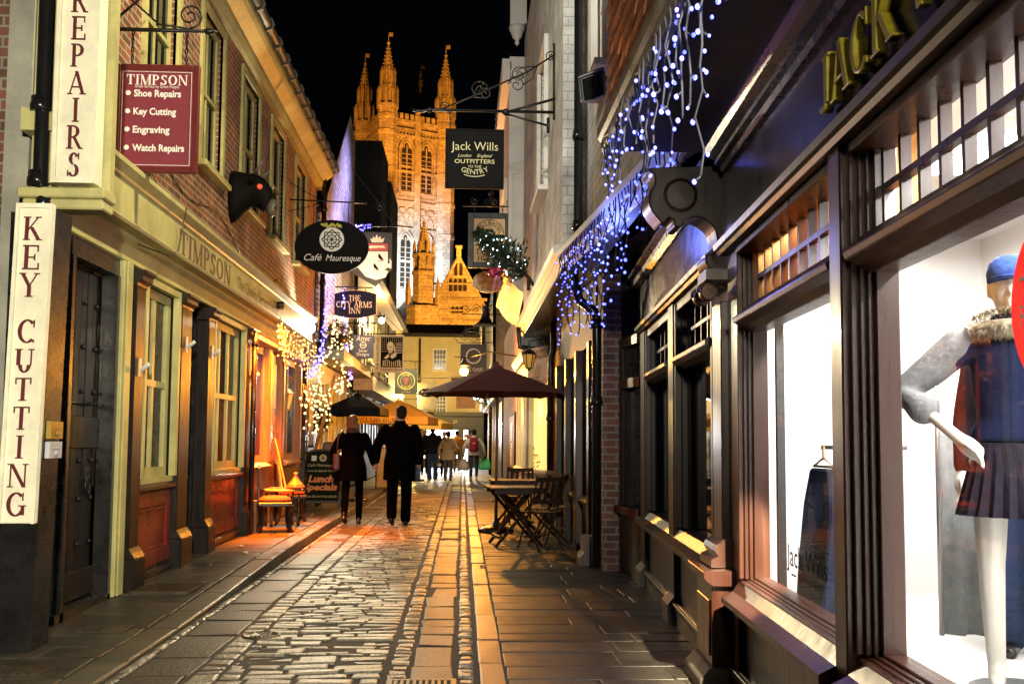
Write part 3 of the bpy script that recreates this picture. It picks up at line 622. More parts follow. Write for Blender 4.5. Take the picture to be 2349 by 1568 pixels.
b = MB().tube([(xw, 8.2, zr), (at(478, 70, 8.2).x, 8.2, zr+.0)], .017).tube([(xw, 8.2, zr-.02), (xw, 8.2, zr+1.1)], .016)
b.tube([(xw, 8.2, zr+.02), (xw+.75, 8.2, zr+.72)], .012).lathe((at(478, 70, 8.2).x, 8.2, zr), [(.02, -.03), (.032, 0), (.002, .08)], 8, (Vector((0, 1, 0)), Vector((0, 0, 1)), Vector((1, 0, 0))))
Fb = FC(at(435, 45, 8.2).x, 8.2, zr+.13); b.tube(scroll((0, 0), Fb, .11, 1.7, -1.6), .009).tube([Fb.p(-.9, .75), Fb.p(-.55, .18), Fb.p(-.25, -.08), Fb.p(0, -.11)], .009)
solo(b, 'sign_bracket', IRON, 'black iron bracket with scroll holding the maroon repair sign', 'bracket', (xw, 8.2, zr))
# ================================================================ RIGHT: the near shop with lit windows under a jetty
RB = thing('timber_shop_building', 'mahogany shopfront with two brightly lit display windows under an overhanging tiled storey', 'building', (1.4, 4, 0))
FASC = mat('fascia_black', (.014, .015, .022), .22, var=.3, scale=8, rvar=.06, bump=.05)
GOLD = mat('gold_letters', (.62, .50, .04), .38, metal=.1, var=.2, scale=20)
WINT = mat('display_white', (.88, .88, .87), .7, var=0)
def rp(a, b, n1, z0=.5, z1=2.37, m=MAHOG, n0=-.1, nm='pilaster', p=RB): return MB().fbox(FRT, a, b, z0, z1, n0, n1).build(nm, m, p, bev=.006)
# stall risers with sunk panels, sills
def riser(a, b, p, m=MAHOG, z1=.5):
    MB().fbox(FRT, a, b, 0, z1, -.12, -.01).build('stall_riser', m, p)
    q = MB()
    for (c, d, e, f) in ((a, b, 0, .16), (a, b, z1-.07, z1), (a, a+.1, .16, z1-.07), (b-.1, b, .16, z1-.07)): q.fbox(FRT, c, d, e, f, -.009, .025)
    q.mould(FRT, [(.025, .16), (.045, .155), (.045, .13), (.03, .1), (.03, .0), (.025, 0)], a, b)
    q.build('riser_panel', m, p, bev=.006)
    MB().mould(FRT, [(-.1, z1), (.07, z1-.02), (.09, z1-.01), (.09, z1+.02), (.03, z1+.05), (-.01, z1+.11), (-.1, z1+.12)], a, b).build('sill', m, p)
riser(.9, 3.36, RB); riser(3.5, 5.25, RB)
rp(3.37, 3.5, .03, 0, 2.40); rp(5.22, 5.46, .0, 0, 2.40)
for a, b in ((.9, 3.37), (3.5, 5.22)):                 # display windows: mullioned frame, big pane, small-paned top light
    f = MB()
    for k, (d, n) in enumerate(((.025, .005), (.02, -.02), (.02, -.04), (.025, -.06))):
        o = sum((.025, .02, .02, .025)[:k]); f.fbox(FRT, b-o-d, b-o, .62, 2.37, -.14, n)
        if k < 2: f.fbox(FRT, a+o, a+o+d, .62, 2.37, -.14, n-.03)
        f.fbox(FRT, a+(o+d if k < 2 else .045), b-o-d, .60+o*.4, .60+(o+d)*.4, -.14, n-.004)
    f.mould(FRT, [(-.14, 1.91), (-.05, 1.91), (-.02, 1.94), (.025, 1.96), (.035, 1.985), (-.01, 2.02), (-.04, 2.05), (-.14, 2.06)], a+.03, b-.03)
    f.fbox(FRT, a+.03, b-.03, 2.335, 2.37, -.14, .01)
    wo = f.build('display_window', MAHOG, RB, bev=.004)
    MB().fbox(FRT, a+.04, b-.085, .64, 1.915, -.105, -.098).build('glass', GLASS, wo)
    g = MB(); u0, u1, v0, v1 = a+.045, b-.09, 2.06, 2.335; nc = round((u1-u0)/.155)
    for i in range(nc+1): x = u0+(u1-u0)*i/nc; g.fbox(FRT, x-.011, x+.011, v0, v1, -.125, -.09)
    g.fbox(FRT, u0, u1, (v0+v1)/2-.012, (v0+v1)/2+.012, -.122, -.087)
    g.build('top_light', MAHOG, wo); MB().fbox(FRT, u0, u1, v0, v1, -.112, -.106).build('glass', GLASS, wo)
# interior of the display
i = MB().fbox(FRT, .2, 6.2, .385, .4, -1.75, -.12).fbox(FRT, .2, 6.2, .4, 2.9, -1.78, -1.75).fbox(FRT, 6.2, 6.25, .4, 2.9, -1.75, -.12).fbox(FRT, .15, .2, .4, 2.9, -1.75, -.12).fbox(FRT, .2, 6.2, 2.62, 2.66, -1.75, -.12)
i.build('display_interior', WINT, RB)
MB().fbox(FRT, 3.55, 5.25, 2.03, 2.6, -.36, -.33).fbox(FRT, 3.55, 5.25, 2.03, 2.055, -.33, -.15).build('lining_panel', mat('amber_lining', (.52, .26, .07), .5, var=.25, scale=6), RB)
for d in (1.5, 2.4, 3.3, 4.3, 5.3):
    m = MB().fbox(FRT, d-.25, d+.25, 2.59, 2.62, -.95, -.75); m.build('strip_light', mat('strip_lamp', (1, 1, 1), .5, var=0, emit=(1, .97, .92), es=14, sample=False), RB)
pl = MB().fbox(FRT, 5.19, 5.23, .4, 2.6, -.24, -.2); pl.build('display_rail', mat('rail_grey', (.05, .05, .05), .5, var=.1), RB)
# fascia, cornices, letters
MB().fbox(FRT, .6, 5.5, 2.48, 2.9, -.1, .0).build('fascia', FASC, RB)
MB().mould(FRT, [(-.1, 2.37), (.05, 2.37), (.06, 2.39), (.075, 2.40), (.08, 2.43), (.04, 2.46), (.02, 2.48), (-.1, 2.48)], .6, 5.47).build('lower_cornice', BROWNW, RB)
MB().mould(FRT, [(-.1, 2.86), (.02, 2.86), (.03, 2.89), (.06, 2.90), (.06, 2.925), (.10, 2.95), (.12, 2.985), (.12, 3.0), (-.1, 3.0)], .6, 5.5).build('upper_cornice', BLACKP, RB)
Fj = Fr(FRT.p(3.52, 2.53, .0), (-.065, -1, 0), (0, 0, 1), (-1, .065, 0))
SGN = thing('shop_lettering', 'raised gold capitals fixed along the black fascia over the lit windows', 'lettering', tuple(FRT.p(3.2, 2.53, 0)))
tot = sum(GLY[c][0]+.06 for c in 'JACK WILLS'); wx_ = 1.72/(tot*.2); x = 0
for c in 'JACK WILLS':
    if c != ' ': q_ = MB(); glyph(q_, c, Fj, x, 0, .20, .012, .035, wx_); q_.build('letter', GOLD, SGN, .006, 2)
    x += (GLY[c][0]+.06)*.2*wx_
# jettied upper storey with hung tiles
xj = .80
MB().box(xj+.03, 3, .5, 5.6, 3.0, 3.12).build('jetty_soffit', mat('soffit_black', (.02, .017, .015), .35, var=.3, scale=4, rvar=.1), RB)
Fe = Fr((xj, 0, 0), (0, 1, 0), (0, 0, 1), (-1, 0, 0))
GREYM = mat('grey_gutter_paint', (.22, .20, .19), .3, var=.15, rvar=.1)
MB().mould(Fe, [(-.04, 2.98), (.0, 2.98), (.015, 3.01), (.02, 3.05), (.035, 3.075), (.04, 3.10), (.04, 3.13), (.01, 3.14), (.01, 3.17), (-.04, 3.2)], .5, 5.62).build('jetty_cornice', GREYM, RB)
tl = MB(); TILE = mat('hung_tiles', (.62, .20, .055), .7, var=.25, scale=6, island=.35, bump=.3)
for k in range(34):
    z = 3.17+k*.105
    y = .5-(k % 2)*.08
    while y < 5.58:
        y1 = min(y+.165, 5.6); ex = random.uniform(0, .008)
        tl.add([(xj+.01-ex, y, z), (xj+.01-ex, y1-.006, z), (xj+.03, y1-.006, z+.13), (xj+.03, y, z+.13), (xj+.025-ex, y, z), (xj+.025-ex, y1-.006, z)], [(0, 1, 2, 3), (0, 4, 5, 1), (1, 5, 2), (0, 3, 4)]); y = y1
tl.build('tile_hanging', TILE, RB); MB().box(xj+.05, 3.2, .5, 5.58, 3.12, 6.9).build('upper_storey', mat('dark_core'), RB)
# console bracket carrying the end of the jetty, on its pilaster and pedestal
prof = []
X1, X0, Zt, Zb = 1.55, .97, 3.0, 2.1
Fc = FC(0, 5.62, 0)
P = lambda x, y: (at(x, y, 5.62).x, at(x, y, 5.62).z)
out = [P(1497, 384), P(1678, 378), P(1690, 640), P(1640, 655), P(1648, 625), P(1630, 618), P(1618, 600), P(1622, 585), P(1638, 578), P(1645, 560), P(1640, 528), P(1625, 510), P(1604, 498), P(1582, 500), P(1570, 508), P(1562, 520), P(1548, 518), P(1545, 505), P(1532, 500), P(1520, 512), P(1508, 500), P(1494, 482), P(1488, 462), P(1492, 440), P(1502, 424), P(1500, 400)]
def smooth_outline(p, k=4):
    o = []; n = len(p)
    for i in range(n):
        a, b, c_, d = p[i-1], p[i], p[(i+1) % n], p[(i+2) % n]
        if math.hypot(c_[0]-b[0], c_[1]-b[1]) > .16: o.append(b); continue
        for j in range(k):
            t_ = j/k; o.append(tuple(.5*(2*b[q]+(c_[q]-a[q])*t_+(2*a[q]-5*b[q]+4*c_[q]-d[q])*t_*t_+(3*b[q]-a[q]-3*c_[q]+d[q])*t_**3) for q in (0, 1)))
    return o
MB().poly(Fc, smooth_outline(out), -.22, 0).build('console', BROWNW, RB, bev=.008)
c = P(1560, 448)
m = MB().lathe((c[0], 5.62, c[1]), [(.10, 0), (.10, .012), (.085, .02), (.08, .01), (.0, .012)], 28, (Vector((1, 0, 0)), Vector((0, 0, 1)), Vector((0, -1, 0))), sm=False); m.build('console_boss', BROWNW, RB)
rp(5.47, 5.72, .04, .66, 2.12)
MB().fbox(FRT, 5.36, 5.82, .0, .56, -.1, .12).fbox(FRT, 5.40, 5.78, .18, .48, .12, .13).mould(FRT, [(-.1, .56), (.12, .56), (.15, .58), (.17, .60), (.17, .64), (-.1, .65)], 5.32, 5.86).build('pedestal', MAHOG, RB, bev=.006)
MB().mould(FRT, [(-.1, .65), (.11, .65), (.11, .69), (.07, .71), (.09, .74), (.08, .77), (.04, .8), (-.1, .8)], 5.42, 5.77).build('pilaster_base', MAHOG, RB)
MB().mould(FRT, [(-.1, 0), (.19, 0), (.19, .07), (.16, .10), (.14, .13), (-.1, .13)], 5.33, 5.85).build('stone_base', STONE, RB, bev=.008)
ca = MB().fbox(FRT, 5.46, 5.73, 2.24, 2.30, -.1, .12)
for d in (5.45, 5.74):
    Fv = Fr(FRT.p(d, 2.18, .10), (-1, 0, 0), (0, 0, 1), (0, -1, 0))
for d in (5.47, 5.68): ca.tube([FRT.p(d+.035*0, 2.17+.055*math.sin(a)*(1-i/26), .11+.055*math.cos(a)*(1-i/26)) for i, a in [(i, i*.45) for i in range(24)]], .012, 5).lathe(FRT.p(d-.01, 2.17, .10), [(.045, 0), (.05, .03), (.05, .06), (.045, .08)], 12, (Vector((1, 0, 0)), Vector((0, 0, 1)), Vector((0, 1, 0))))
ca.build('ionic_capital', MAHOG, RB)
# ================================================================ white tile-hung house: dark shopfront, brick pier
WB = thing('white_tiled_house', 'white tile-hung house over a dark closed shopfront beside a brick pier', 'building', (1.6, 8, 0))
WT = brick('white_tile_hanging', 1, (.62, .63, .60), (.50, .51, .49), (.26, .26, .25), .17, .105, .006, .5, .9, .5)
WTX = brick('white_tile_return', 0, (.60, .61, .58), (.52, .53, .51), (.32, .32, .31), .17, .105, .005, .5, .6, .5)
riser(5.86, 9.55, WB, BROWNW, .58)
for a, b in ((7.36, 7.62), (9.18, 9.5)):
    rp(a, b, .03, 0, 2.37, BROWNW, p=WB)
    MB().fbox(FRT, a-.02, b+.02, 0, .14, .03, .08).mould(FRT, [(.03, .14), (.08, .14), (.03, .2)], a-.02, b+.02).build('stone_base', STONE, WB)
for a, b in ((5.84, 7.36), (7.62, 9.18)):
    f = MB()
    for k, (d, n) in enumerate(((.06, .02), (.05, -.02), (.05, -.06))):
        o = (0, .06, .11)[k]; f.fbox(FRT, a+o, a+o+d, .7, 2.36, -.12, n).fbox(FRT, b-o-d, b-o, .7, 2.36, -.12, n)
    f.mould(FRT, [(-.12, 1.86), (-.03, 1.86), (.02, 1.89), (.05, 1.92), (.05, 1.95), (-.02, 1.99), (-.12, 1.99)], a+.06, b-.06).fbox(FRT, a+.06, b-.06, 2.3, 2.37, -.12, .01)
    wo = f.build('dark_window', BROWNW, WB, bev=.004)
    MB().fbox(FRT, a+.15, b-.15, .68, 1.87, -.10, -.094).build('glass', DARKGLASS, wo)
    g = MB(); u0, u1 = a+.15, b-.15
    for i in range(6): x = u0+(u1-u0)*i/5; g.fbox(FRT, x-.013, x+.013, 1.99, 2.3, -.13, -.07)
    g.fbox(FRT, u0, u1, 2.135, 2.16, -.126, -.066); g.build('top_light', BROWNW, wo)
    MB().fbox(FRT, u0, u1, 1.98, 2.32, -.11, -.104).build('glass', DARKGLASS, wo)
# canted end bay to the pier
A, B = FRT.p(9.5, 0, 0), Vector((1.63, 10.32, 0)); ub = (B-A); lb = ub.length; ub.normalize()
Fc2 = Fr(A, ub, (0, 0, 1), (-ub.y, ub.x, 0))
f = MB().fbox(Fc2, 0, lb, 0, .6, -.1, 0).fbox(Fc2, 0, .08, .6, 2.4, -.1, 0).fbox(Fc2, lb-.08, lb, .6, 2.4, -.1, 0).fbox(Fc2, .08, .16, .65, 2.3, -.1, -.03).fbox(Fc2, lb-.16, lb-.08, .65, 2.3, -.1, -.03).fbox(Fc2, .08, lb-.08, 1.87, 1.97, -.1, .02).fbox(Fc2, .08, lb-.08, 2.3, 2.4, -.1, 0).fbox(Fc2, 0, lb, .6, .68, -.1, .06)
for k in (.33, .5, .66): f.fbox(Fc2, lb*k-.013, lb*k+.013, 1.97, 2.3, -.09, -.05)
f.fbox(Fc2, .08, lb-.08, 2.12, 2.145, -.088, -.048); wo = f.build('dark_window', BROWNW, WB, bev=.004)
MB().fbox(Fc2, .1, lb-.1, .6, 2.3, -.085, -.08).build('glass', DARKGLASS, wo)
MB().fbox(FRT, 5.5, 10.3, 2.48, 3.1, -.1, .0).build('fascia', FASC, WB)
MB().mould(FRT, [(-.1, 2.37), (.05, 2.37), (.06, 2.39), (.075, 2.40), (.08, 2.43), (.04, 2.46), (.02, 2.48), (-.1, 2.48)], 5.72, 9.6).build('lower_cornice', BROWNW, WB)
MB().mould(FRT, [(-.1, 2.86), (.02, 2.86), (.05, 2.9), (.06, 2.94), (.1, 2.97), (.1, 3.0), (-.1, 3.0)], 5.72, 10.2).build('upper_cornice', BLACKP, WB)
Fg = Fr((1.42, 5.75, 0), (-.078, 1, 0), (0, 0, 1), (-1, -.078, 0))
MB().mould(Fg, [(-.25, 3.1), (.0, 3.1), (.02, 3.14), (.05, 3.16), (.06, 3.2), (.11, 3.23), (.12, 3.28), (-.25, 3.30)], 0, 4.45).build('gutter_cornice', WHITEP, WB)
MB().box(1.32, 3.4, 5.62, 10.58, 3.3, 8.5).build('upper_wall', WT, WB); MB().box(1.9, 3.4, 6.45, 10.7, 0, 3.3).build('wall_core', mat('dark_core'), WB)
MB().box(1.36, 2.0, 5.65, 10.55, 3.1, 3.3).build('soffit', BLACKP, WB)
sash(Fr((1.32, 0, 0), (0, 1, 0), (0, 0, 1), (-1, 0, 0)), 8.75, 9.5, 4.75, 6.3, .06, 1, 2, WB, WHITEP, case=.1)
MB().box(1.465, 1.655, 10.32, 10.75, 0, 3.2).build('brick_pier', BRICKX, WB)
p = at(1322, 300, 10.45)
pipe([(1.21, 10.42, 8), (1.21, 10.42, 3.5), (1.15, 10.36, 3.36), (1.14, 10.3, 3.1), (1.2, 10.25, 2.8), (1.36, 10.25, 2.68), (1.385, 10.25, 2.6), (1.385, 10.25, .05)], .05, WB, collars=(4.6, 3.62, 2.55, 1.75))
MB().mould(Fr((1.52, 10.75, 0), (0, 1, 0), (0, 0, 1), (-1, 0, 0)), [(-.1, 0), (.25, 0), (.25, .08), (.2, .14), (.2, .3), (-.1, .35)], 0, .35).build('stone_base', STONE, WB)
# ================================================================ white rendered house, jettied over a second dark shopfront
WR = thing('white_jettied_house', 'white painted house jutting over the pavement behind the iron bracket of the black sign', 'building', (1.2, 14, 0))
Fw = Fr((1.06, 0, 0), (0, 1, 0), (0, 0, 1), (-1, 0, 0))
MB().wall(Fw, 10.62, 17.6, 3.42, 8.6, [(12.6, 13.7, 4.6, 6.5)], 0, .1).build('upper_wall', WT, WR)
sash(Fw, 12.6, 13.7, 4.6, 6.5, .02, 2, 2, WR, WHITEP, fw=.06)
MB().box(1.06, 3, 10.6, 10.62, 3.42, 8.6).build('return_wall', WTX, WR); MB().box(1.2, 3, 10.63, 17.6, 3.3, 8.6).build('upper_storey', mat('dark_core'), WR)
MB().mould(Fw, [(-.2, 3.2), (.0, 3.2), (.02, 3.24), (.05, 3.27), (.05, 3.31), (.10, 3.35), (.12, 3.40), (.12, 3.42), (-.2, 3.46)], 10.5, 17.8).build('jetty_cornice', WHITEP, WR, bev=.003)
MB().box(1.06, 2.2, 10.62, 17.7, 3.18, 3.3).build('jetty_soffit', mat('soffit_gloss', (.03, .025, .018), .25, var=.2), WR)
xs = 1.47; Fs = Fr((xs, 0, 0), (0, 1, 0), (0, 0, 1), (-1, 0, 0))
MB().fbox(Fs, 10.95, 14.9, 0, .6, -.1, 0).fbox(Fs, 10.95, 14.9, 2.45, 3.2, -.1, 0).mould(Fs, [(-.1, .6), (.06, .6), (.07, .64), (0, .68), (-.1, .68)], 10.95, 14.9).build('shopfront', mat('shopfront_black', (.012, .010, .009), .6, var=.2, spec=.2), WR)
for a, b in ((11.05, 12.2), (12.4, 13.4), (13.6, 14.7)): sash(Fs, a, b, .7, 2.4, .02, 2, 1, WR, BROWNW, fw=.1, case=0, sill=False, name='dark_window')
for a in (10.95, 12.2, 13.4, 14.7): MB().fbox(Fs, a, a+.2, 0, 2.45, -.1, .08).build('pilaster', MAHOG if a == 12.2 else BROWNW, WR, bev=.008)
MB().box(1.47, 2.4, 14.9, 16.2, 0, 3.2).build('brick_pier', BRICKL, WR); MB().box(1.6, 3, 10.96, 14.9, 0, 3.2).build('wall_core', mat('dark_core'), WR)
pipe([(1.4, 15.4, 3.2), (1.4, 15.4, 2.75), (1.36, 15.4, 2.6), (1.36, 15.4, .05)], .05, WR, collars=(1.7,))
pipe([(1.42, 16.1, 3.1), (1.42, 16.1, .05)], .04, WR, collars=(1.6,))
pipe([(1.1, 17.6, 3.9), (.98, 17.6, 3.3), (1.0, 17.6, 3.0), (1.35, 17.6, 2.95)], .045, WR, collars=())
MB().poly(FC(0, 17.75, 0), [(1.0, 3.2), (1.5, 3.2), (1.5, 2.3), (1.42, 2.3), (1.42, 2.65), (1.3, 2.72), (1.25, 2.82), (1.1, 2.85), (1.02, 3.0)], -.12, 0).build('jetty_bracket', BLACKP, WR, bev=.006)
# ---------------- oriel house beyond, white bay shop window, brick museum wall
OR = thing('oriel_house', 'white house with an oriel window above brick and a cream bay shopfront', 'building', (1.3, 20, 0))
MB().box(.80, 3, 17.9, 22.5, 4.35, 8.4).build('oriel_wall', WHITEP, OR)
sash(FC(0, 17.9, 0), .88, 1.04, 4.75, 6.2, 0, 1, 3, OR, WHITEP, fw=.03, case=.04, meet=False, name='oriel_window')
sash(Fr((.8, 0, 0), (0, 1, 0), (0, 0, 1), (-1, 0, 0)), 18.6, 20.4, 4.75, 6.2, .02, 3, 2, OR, WHITEP, fw=.05)
MB().mould(Fr((.8, 0, 0), (0, 1, 0), (0, 0, 1), (-1, 0, 0)), [(0, 4.45), (.06, 4.42), (.06, 4.35), (0, 4.33), (-.08, 4.18), (-.2, 4.05), (-.36, 3.96), (-.41, 3.96), (-.41, 4.45)], 17.85, 22.5, True).build('oriel_cove', WHITEP, OR)
MB().box(.74, 3.2, 17.8, 22.6, 8.0, 8.12).box(.66, .8, 17.75, 22.6, 7.9, 8.3).build('eaves_board', WHITEP, OR)
pd = MB(); a = at(1186, 55, 17.8)
pd.box(a.x-.13, a.x+.13, 17.7, 17.9, a.z-.05, a.z+.9).lathe((a.x, 17.8, a.z-.42), [(.01, 0), (.05, .05), (.03, .1), (.09, .16), (.12, .25), (.15, .3), (.15, .37)], 12).build('carved_pendant', WHITEP, OR)
MB().box(a.x+.13, 1.1, 17.72, 17.88, a.z-.02, a.z+.9).build('barge_board', WHITEP, OR)
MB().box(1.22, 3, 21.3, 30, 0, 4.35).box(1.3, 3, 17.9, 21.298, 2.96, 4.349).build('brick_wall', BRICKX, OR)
CRM = mat('cream_shop_paint', (.68, .64, .48), .45, var=.06)
q = [(1.45, 16.4), (1.12, 17.2), (1.12, 20.4), (1.45, 21.2)]; bay = MB(); gl = MB(); pn = MB()
for (xa, ya), (xb, yb) in zip(q, q[1:]):
    u = Vector((xb-xa, yb-ya, 0)); l = u.length; u.normalize(); Fb = Fr((xa, ya, 0), u, (0, 0, 1), (-u.y, u.x, 0))
    bay.fbox(Fb, 0, l, .55, .75, -.1, 0).fbox(Fb, 0, l, 2.3, 2.75, -.1, 0).mould(Fb, [(-.1, .75), (.06, .76), (.08, .8), (.03, .84), (-.1, .85)], 0, l).mould(Fb, [(-.1, 2.3), (.03, 2.3), (.06, 2.36), (.06, 2.4), (0, 2.42), (-.1, 2.42)], 0, l).mould(Fb, [(-.1, 2.75), (.05, 2.75), (.12, 2.85), (.12, 2.9), (-.1, 2.95)], 0, l)
    k = max(1, round(l/.8))
    for i in range(k+1): x = min(max(l*i/k, .05), l-.05); bay.fbox(Fb, x-.045, x+.045, .85, 2.3, -.08, .02)
    gl.fbox(Fb, .03, l-.03, .85, 2.3, -.06, -.055)
bo = bay.build('bay_window', CRM, OR, bev=.004); gl.build('glass', GLASS, bo)
MB().box(1.35, 1.44, 16.9, 20.7, 0, .55).build('bay_base', CRM, OR)
MB().box(1.44, 1.5, 16.45, 21.1, .6, 2.7).build('lit_interior', mat('warm_interior', (.8, .68, .35), .7, var=.2, scale=3, emit=(1, .72, .22), es=1.1), OR)
# ---------------- far right row
BR = thing('blue_shop_row', 'row of narrow shops with blue doors and white fascias farther up the street', 'building', (1.2, 34, 0))
BLUE = mat('navy_paint', (.02, .03, .09), .35, var=.15); TEAL = mat('teal_paint', (.03, .12, .2), .4, var=.15)
MB().box(1.3, 3, 30, 46, 0, 3.2).build('wall', mat('row_render', (.5, .42, .28), .7, var=.2), BR)
MB().box(.98, 3, 30, 38, 2.9, 6.0).box(.8, 3, 38, 46.5, 2.7, 6.3).build('upper_storey', mat('row_cream', (.6, .52, .36), .7, var=.2), BR)
for d in (30, 31, 32, 33): MB().box(1.22, 1.3, d+.05, d+.85, .1, 2.6).build('blue_door', BLUE, BR)
MB().box(1.2, 1.3, 34.5, 36.5, .1, 2.5).build('teal_door', TEAL, BR)
for d in (34, 36.6, 38.6, 41, 43.5): MB().box(1.12, 1.3, d, d+.3, 0, 2.7).build('shop_pilaster', mat('ochre_paint', (.55, .36, .14), .5), BR)
MB().box(.95, 1.3, 30, 46, 2.62, 2.9).box(.9, .96, 30, 46, 2.85, 3.05).build('shop_fascia', WHITEP, BR)
for d in (37.2, 39.2, 41.6): sash(Fr((1.28, 0, 0), (0, 1, 0), (0, 0, 1), (-1, 0, 0)), d, d+1.6, .7, 2.4, .02, 2, 1, BR, WHITEP, mat('cool_window', (.4, .5, .6), .3, var=0, emit=(.6, .75, 1), es=.5), fw=.07, sill=False, case=.03)
for k, d in enumerate((30.6, 38.4)): sash(Fr((.98 if k == 0 else .8, 0, 0), (0, 1, 0), (0, 0, 1), (-1, 0, 0)), d, d+1.4, 3.7, 5.2, .02, 2, 2, BR, WHITEP, fw=.06)
for x, d, z in ((.93, 29.9, 6), (.76, 37.9, 6)): pipe([(x, d, z), (x, d, 3.1), (x+.1, d, 2.85), (x+.28, d, 2.8), (x+.3, d, 2.6), (x+.3, d, .05)], .055, BR)
MB().box(.9, 3, 29.9, 38.2, 6, 6.2).box(.72, 3, 38, 46.7, 6.3, 6.5).build('roof', BLACKP, BR)
# ================================================================ building closing the street
EB = thing('cream_end_house', 'cream house closing the end of the street above a brightly lit shop', 'building', (-1.2, 52, 0))
CRW = mat('cream_render', (.62, .52, .30), .8, var=.12, scale=1.5, bump=.15)
Fz = FC(0, 50, 0)
ex0, ex1 = -4.0, at(1092, 800, 50).x+.4
ew = [(at(993, 835, 50).x, at(1023, 835, 50).x, at(1000, 848, 50).z, at(1000, 800, 50).z), (at(993, 930, 50).x, at(1023, 930, 50).x, at(1000, 946, 50).z, at(1000, 908, 50).z)]
ztop = at(1000, 768, 50).z
MB().wall(Fz, ex0, ex1, 2.75, ztop, ew, 0, .1).build('wall', CRW, EB)
for (a, b, c, d) in ew: sash(Fz, a, b, c, d, .02, 4, 4, EB, WHITEP, mat('dusk_glass', (.1, .11, .12), .1, var=.3, scale=2), fw=.04, bar=.03, case=.03)
MB().box(ex0, ex1, 50.2, 56, 2.8, ztop-.05).box(ex0, ex1, 53, 56, 0, 2.8).build('core_wall', mat('dark_core'), EB)
r = MB().add([(ex0-.3, 49.7, ztop-.05), (ex1+.3, 49.7, ztop-.05), (ex1+.3, 54, ztop+1.0), (ex0-.3, 54, ztop+1.0)], [(0, 1, 2, 3)]).box(ex0-.3, ex1+.3, 49.68, 49.85, ztop-.12, ztop+.05)
r.build('roof', mat('night_slate', (.02, .017, .015), .7, var=.3), EB)
pipe([(at(963, 800, 50).x, 49.9, ztop-.2), (at(963, 800, 50).x, 49.9, 2.8)], .05, EB)
sz0, sz1 = at(1000, 1062, 50).z, at(1000, 985, 50).z
sx0, sx1 = at(972, 1020, 50).x, at(1050, 1020, 50).x
DKS = mat('dark_shop_paint', (.014, .015, .017), .4, var=.2)
MB().wall(Fz, ex0, ex1, 0, 2.75, [(sx0, sx1, .45, sz1), (at(1063, 1020, 50).x, at(1082, 1020, 50).x, .1, sz1)], .05, .2).fbox(Fz, ex0, ex1, 2.55, 2.75, .05, .25).fbox(Fz, ex0, ex1, 1.98, 2.05, .05, .09).build('shopfront', DKS, EB)
sans(MB(), '28', Fz, at(1043, 970, 50).x, 2.2, .16, .055, .01).build('lettering', mat('gold_letters'), EB)
SHOPL = mat('shop_glow', (.9, .9, .85), .6, var=0, emit=(1, .93, .8), es=5)
MB().box(sx0-.5, sx1+.5, 51.0, 51.05, .3, 2.2).build('lit_shop_interior', SHOPL, EB)
MB().fbox(Fz, sx0, sx1, .45, sz1, -.06, -.05).build('shop_glass', GLASS, EB)
gd = MB()
for i in range(4):
    x = at(1063, 1020, 50).x+.07+i*.1; gd.lathe((x, 50.12, .9), [(.03, 0), (.09, .15), (.08, .4), (.03, .55), (.05, .62), (.06, .7), (.01, .78)], 8)
gd.build('shop_goods', mat('shop_goods', (.5, .2, .25), .6, var=.5, scale=12), EB)
# ================================================================ LEFT row beyond the brick building
CA = thing('tile_hung_inn', 'steep gabled inn hung with pale tiles lit violet by the light strings', 'building', (-2.9, 23, 0))
PALE = brick('pale_hung_tiles', 1, (.62, .60, .66), (.36, .34, .40), (.12, .12, .14), .16, .11, .012, .6, 1, .5)
Fg2 = Fr((-2.95, 0, 0), (0, 1, 0), (0, 0, 1), (1, 0, 0))
gp = [(20.25, 3.3), (26.4, 3.3), (26.4, 9.3), (at(791, 262, 25.2).y, at(791, 262, 25.2).z), (20.25, 6.0)]
MB().poly(Fg2, gp, -.2, 0).build('upper_wall', PALE, CA)
MB().poly(Fg2, [(20.2, 5.95), (25.2, 9.85), (25.2, 9.93), (20.2, 6.05)], -.25, .06).build('barge_board', IRON, CA)
MB().box(-9, -3.16, 20.25, 26.4, 0, 6.2).build('core_wall', mat('dark_core'), CA)
MB().fbox(Fg2, 20.3, 26.4, 0.1, 3.3, -.25, -.1).build('lower_wall', mat('inn_lower', (.55, .5, .3), .6, var=.3, scale=2), CA)
for a, b in ((20.5, 21.5), (22.3, 23.6), (24.4, 25.6)): sash(Fg2, a, b, .9, 2.5, -.05, 2, 1, CA, mat('inn_trim', (.40, .42, .2), .5), mat('inn_glass', (.5, .4, .2), .3, var=.5, scale=3, emit=(1, .75, .35), es=.35), fw=.08, sill=False, case=.06)
ro = MB()
for i in range(28): ro.add([(-2.95, 20.3+i*.22, 3.55), (-2.95, 20.5+i*.22, 3.55), (-2.45, 20.5+i*.22, 3.2), (-2.45, 20.3+i*.22, 3.2), (-2.45, 20.3+i*.22, 3.16), (-2.45, 20.5+i*.22, 3.16)], [(0, 1, 2, 3), (3, 2, 5, 4)])
ro.build('pent_roof', mat('pent_tiles', (.10, .08, .07), .5, var=.3, island=.4), CA); MB().box(-2.95, -2.42, 20.3, 26.4, 2.95, 3.15).build('pent_fascia', mat('pent_fascia', (.34, .35, .2), .45, var=.2), CA)
BLK = brick('black_boards', 0, (.012, .011, .011), (.008, .008, .008), (.003, .003, .003), 9, .2, .01, .6, .8, 0)
tb = thing('black_boarded_gable', 'tall black weatherboarded block rising beside the cathedral tower', 'building', (-4, 35, 0))
def top(x, y, d): return at(x, y, d)
MB().box(-9, top(876, 325, 35).x, 35, 38, 0, top(876, 323, 35).z).build('wall', BLK, tb)
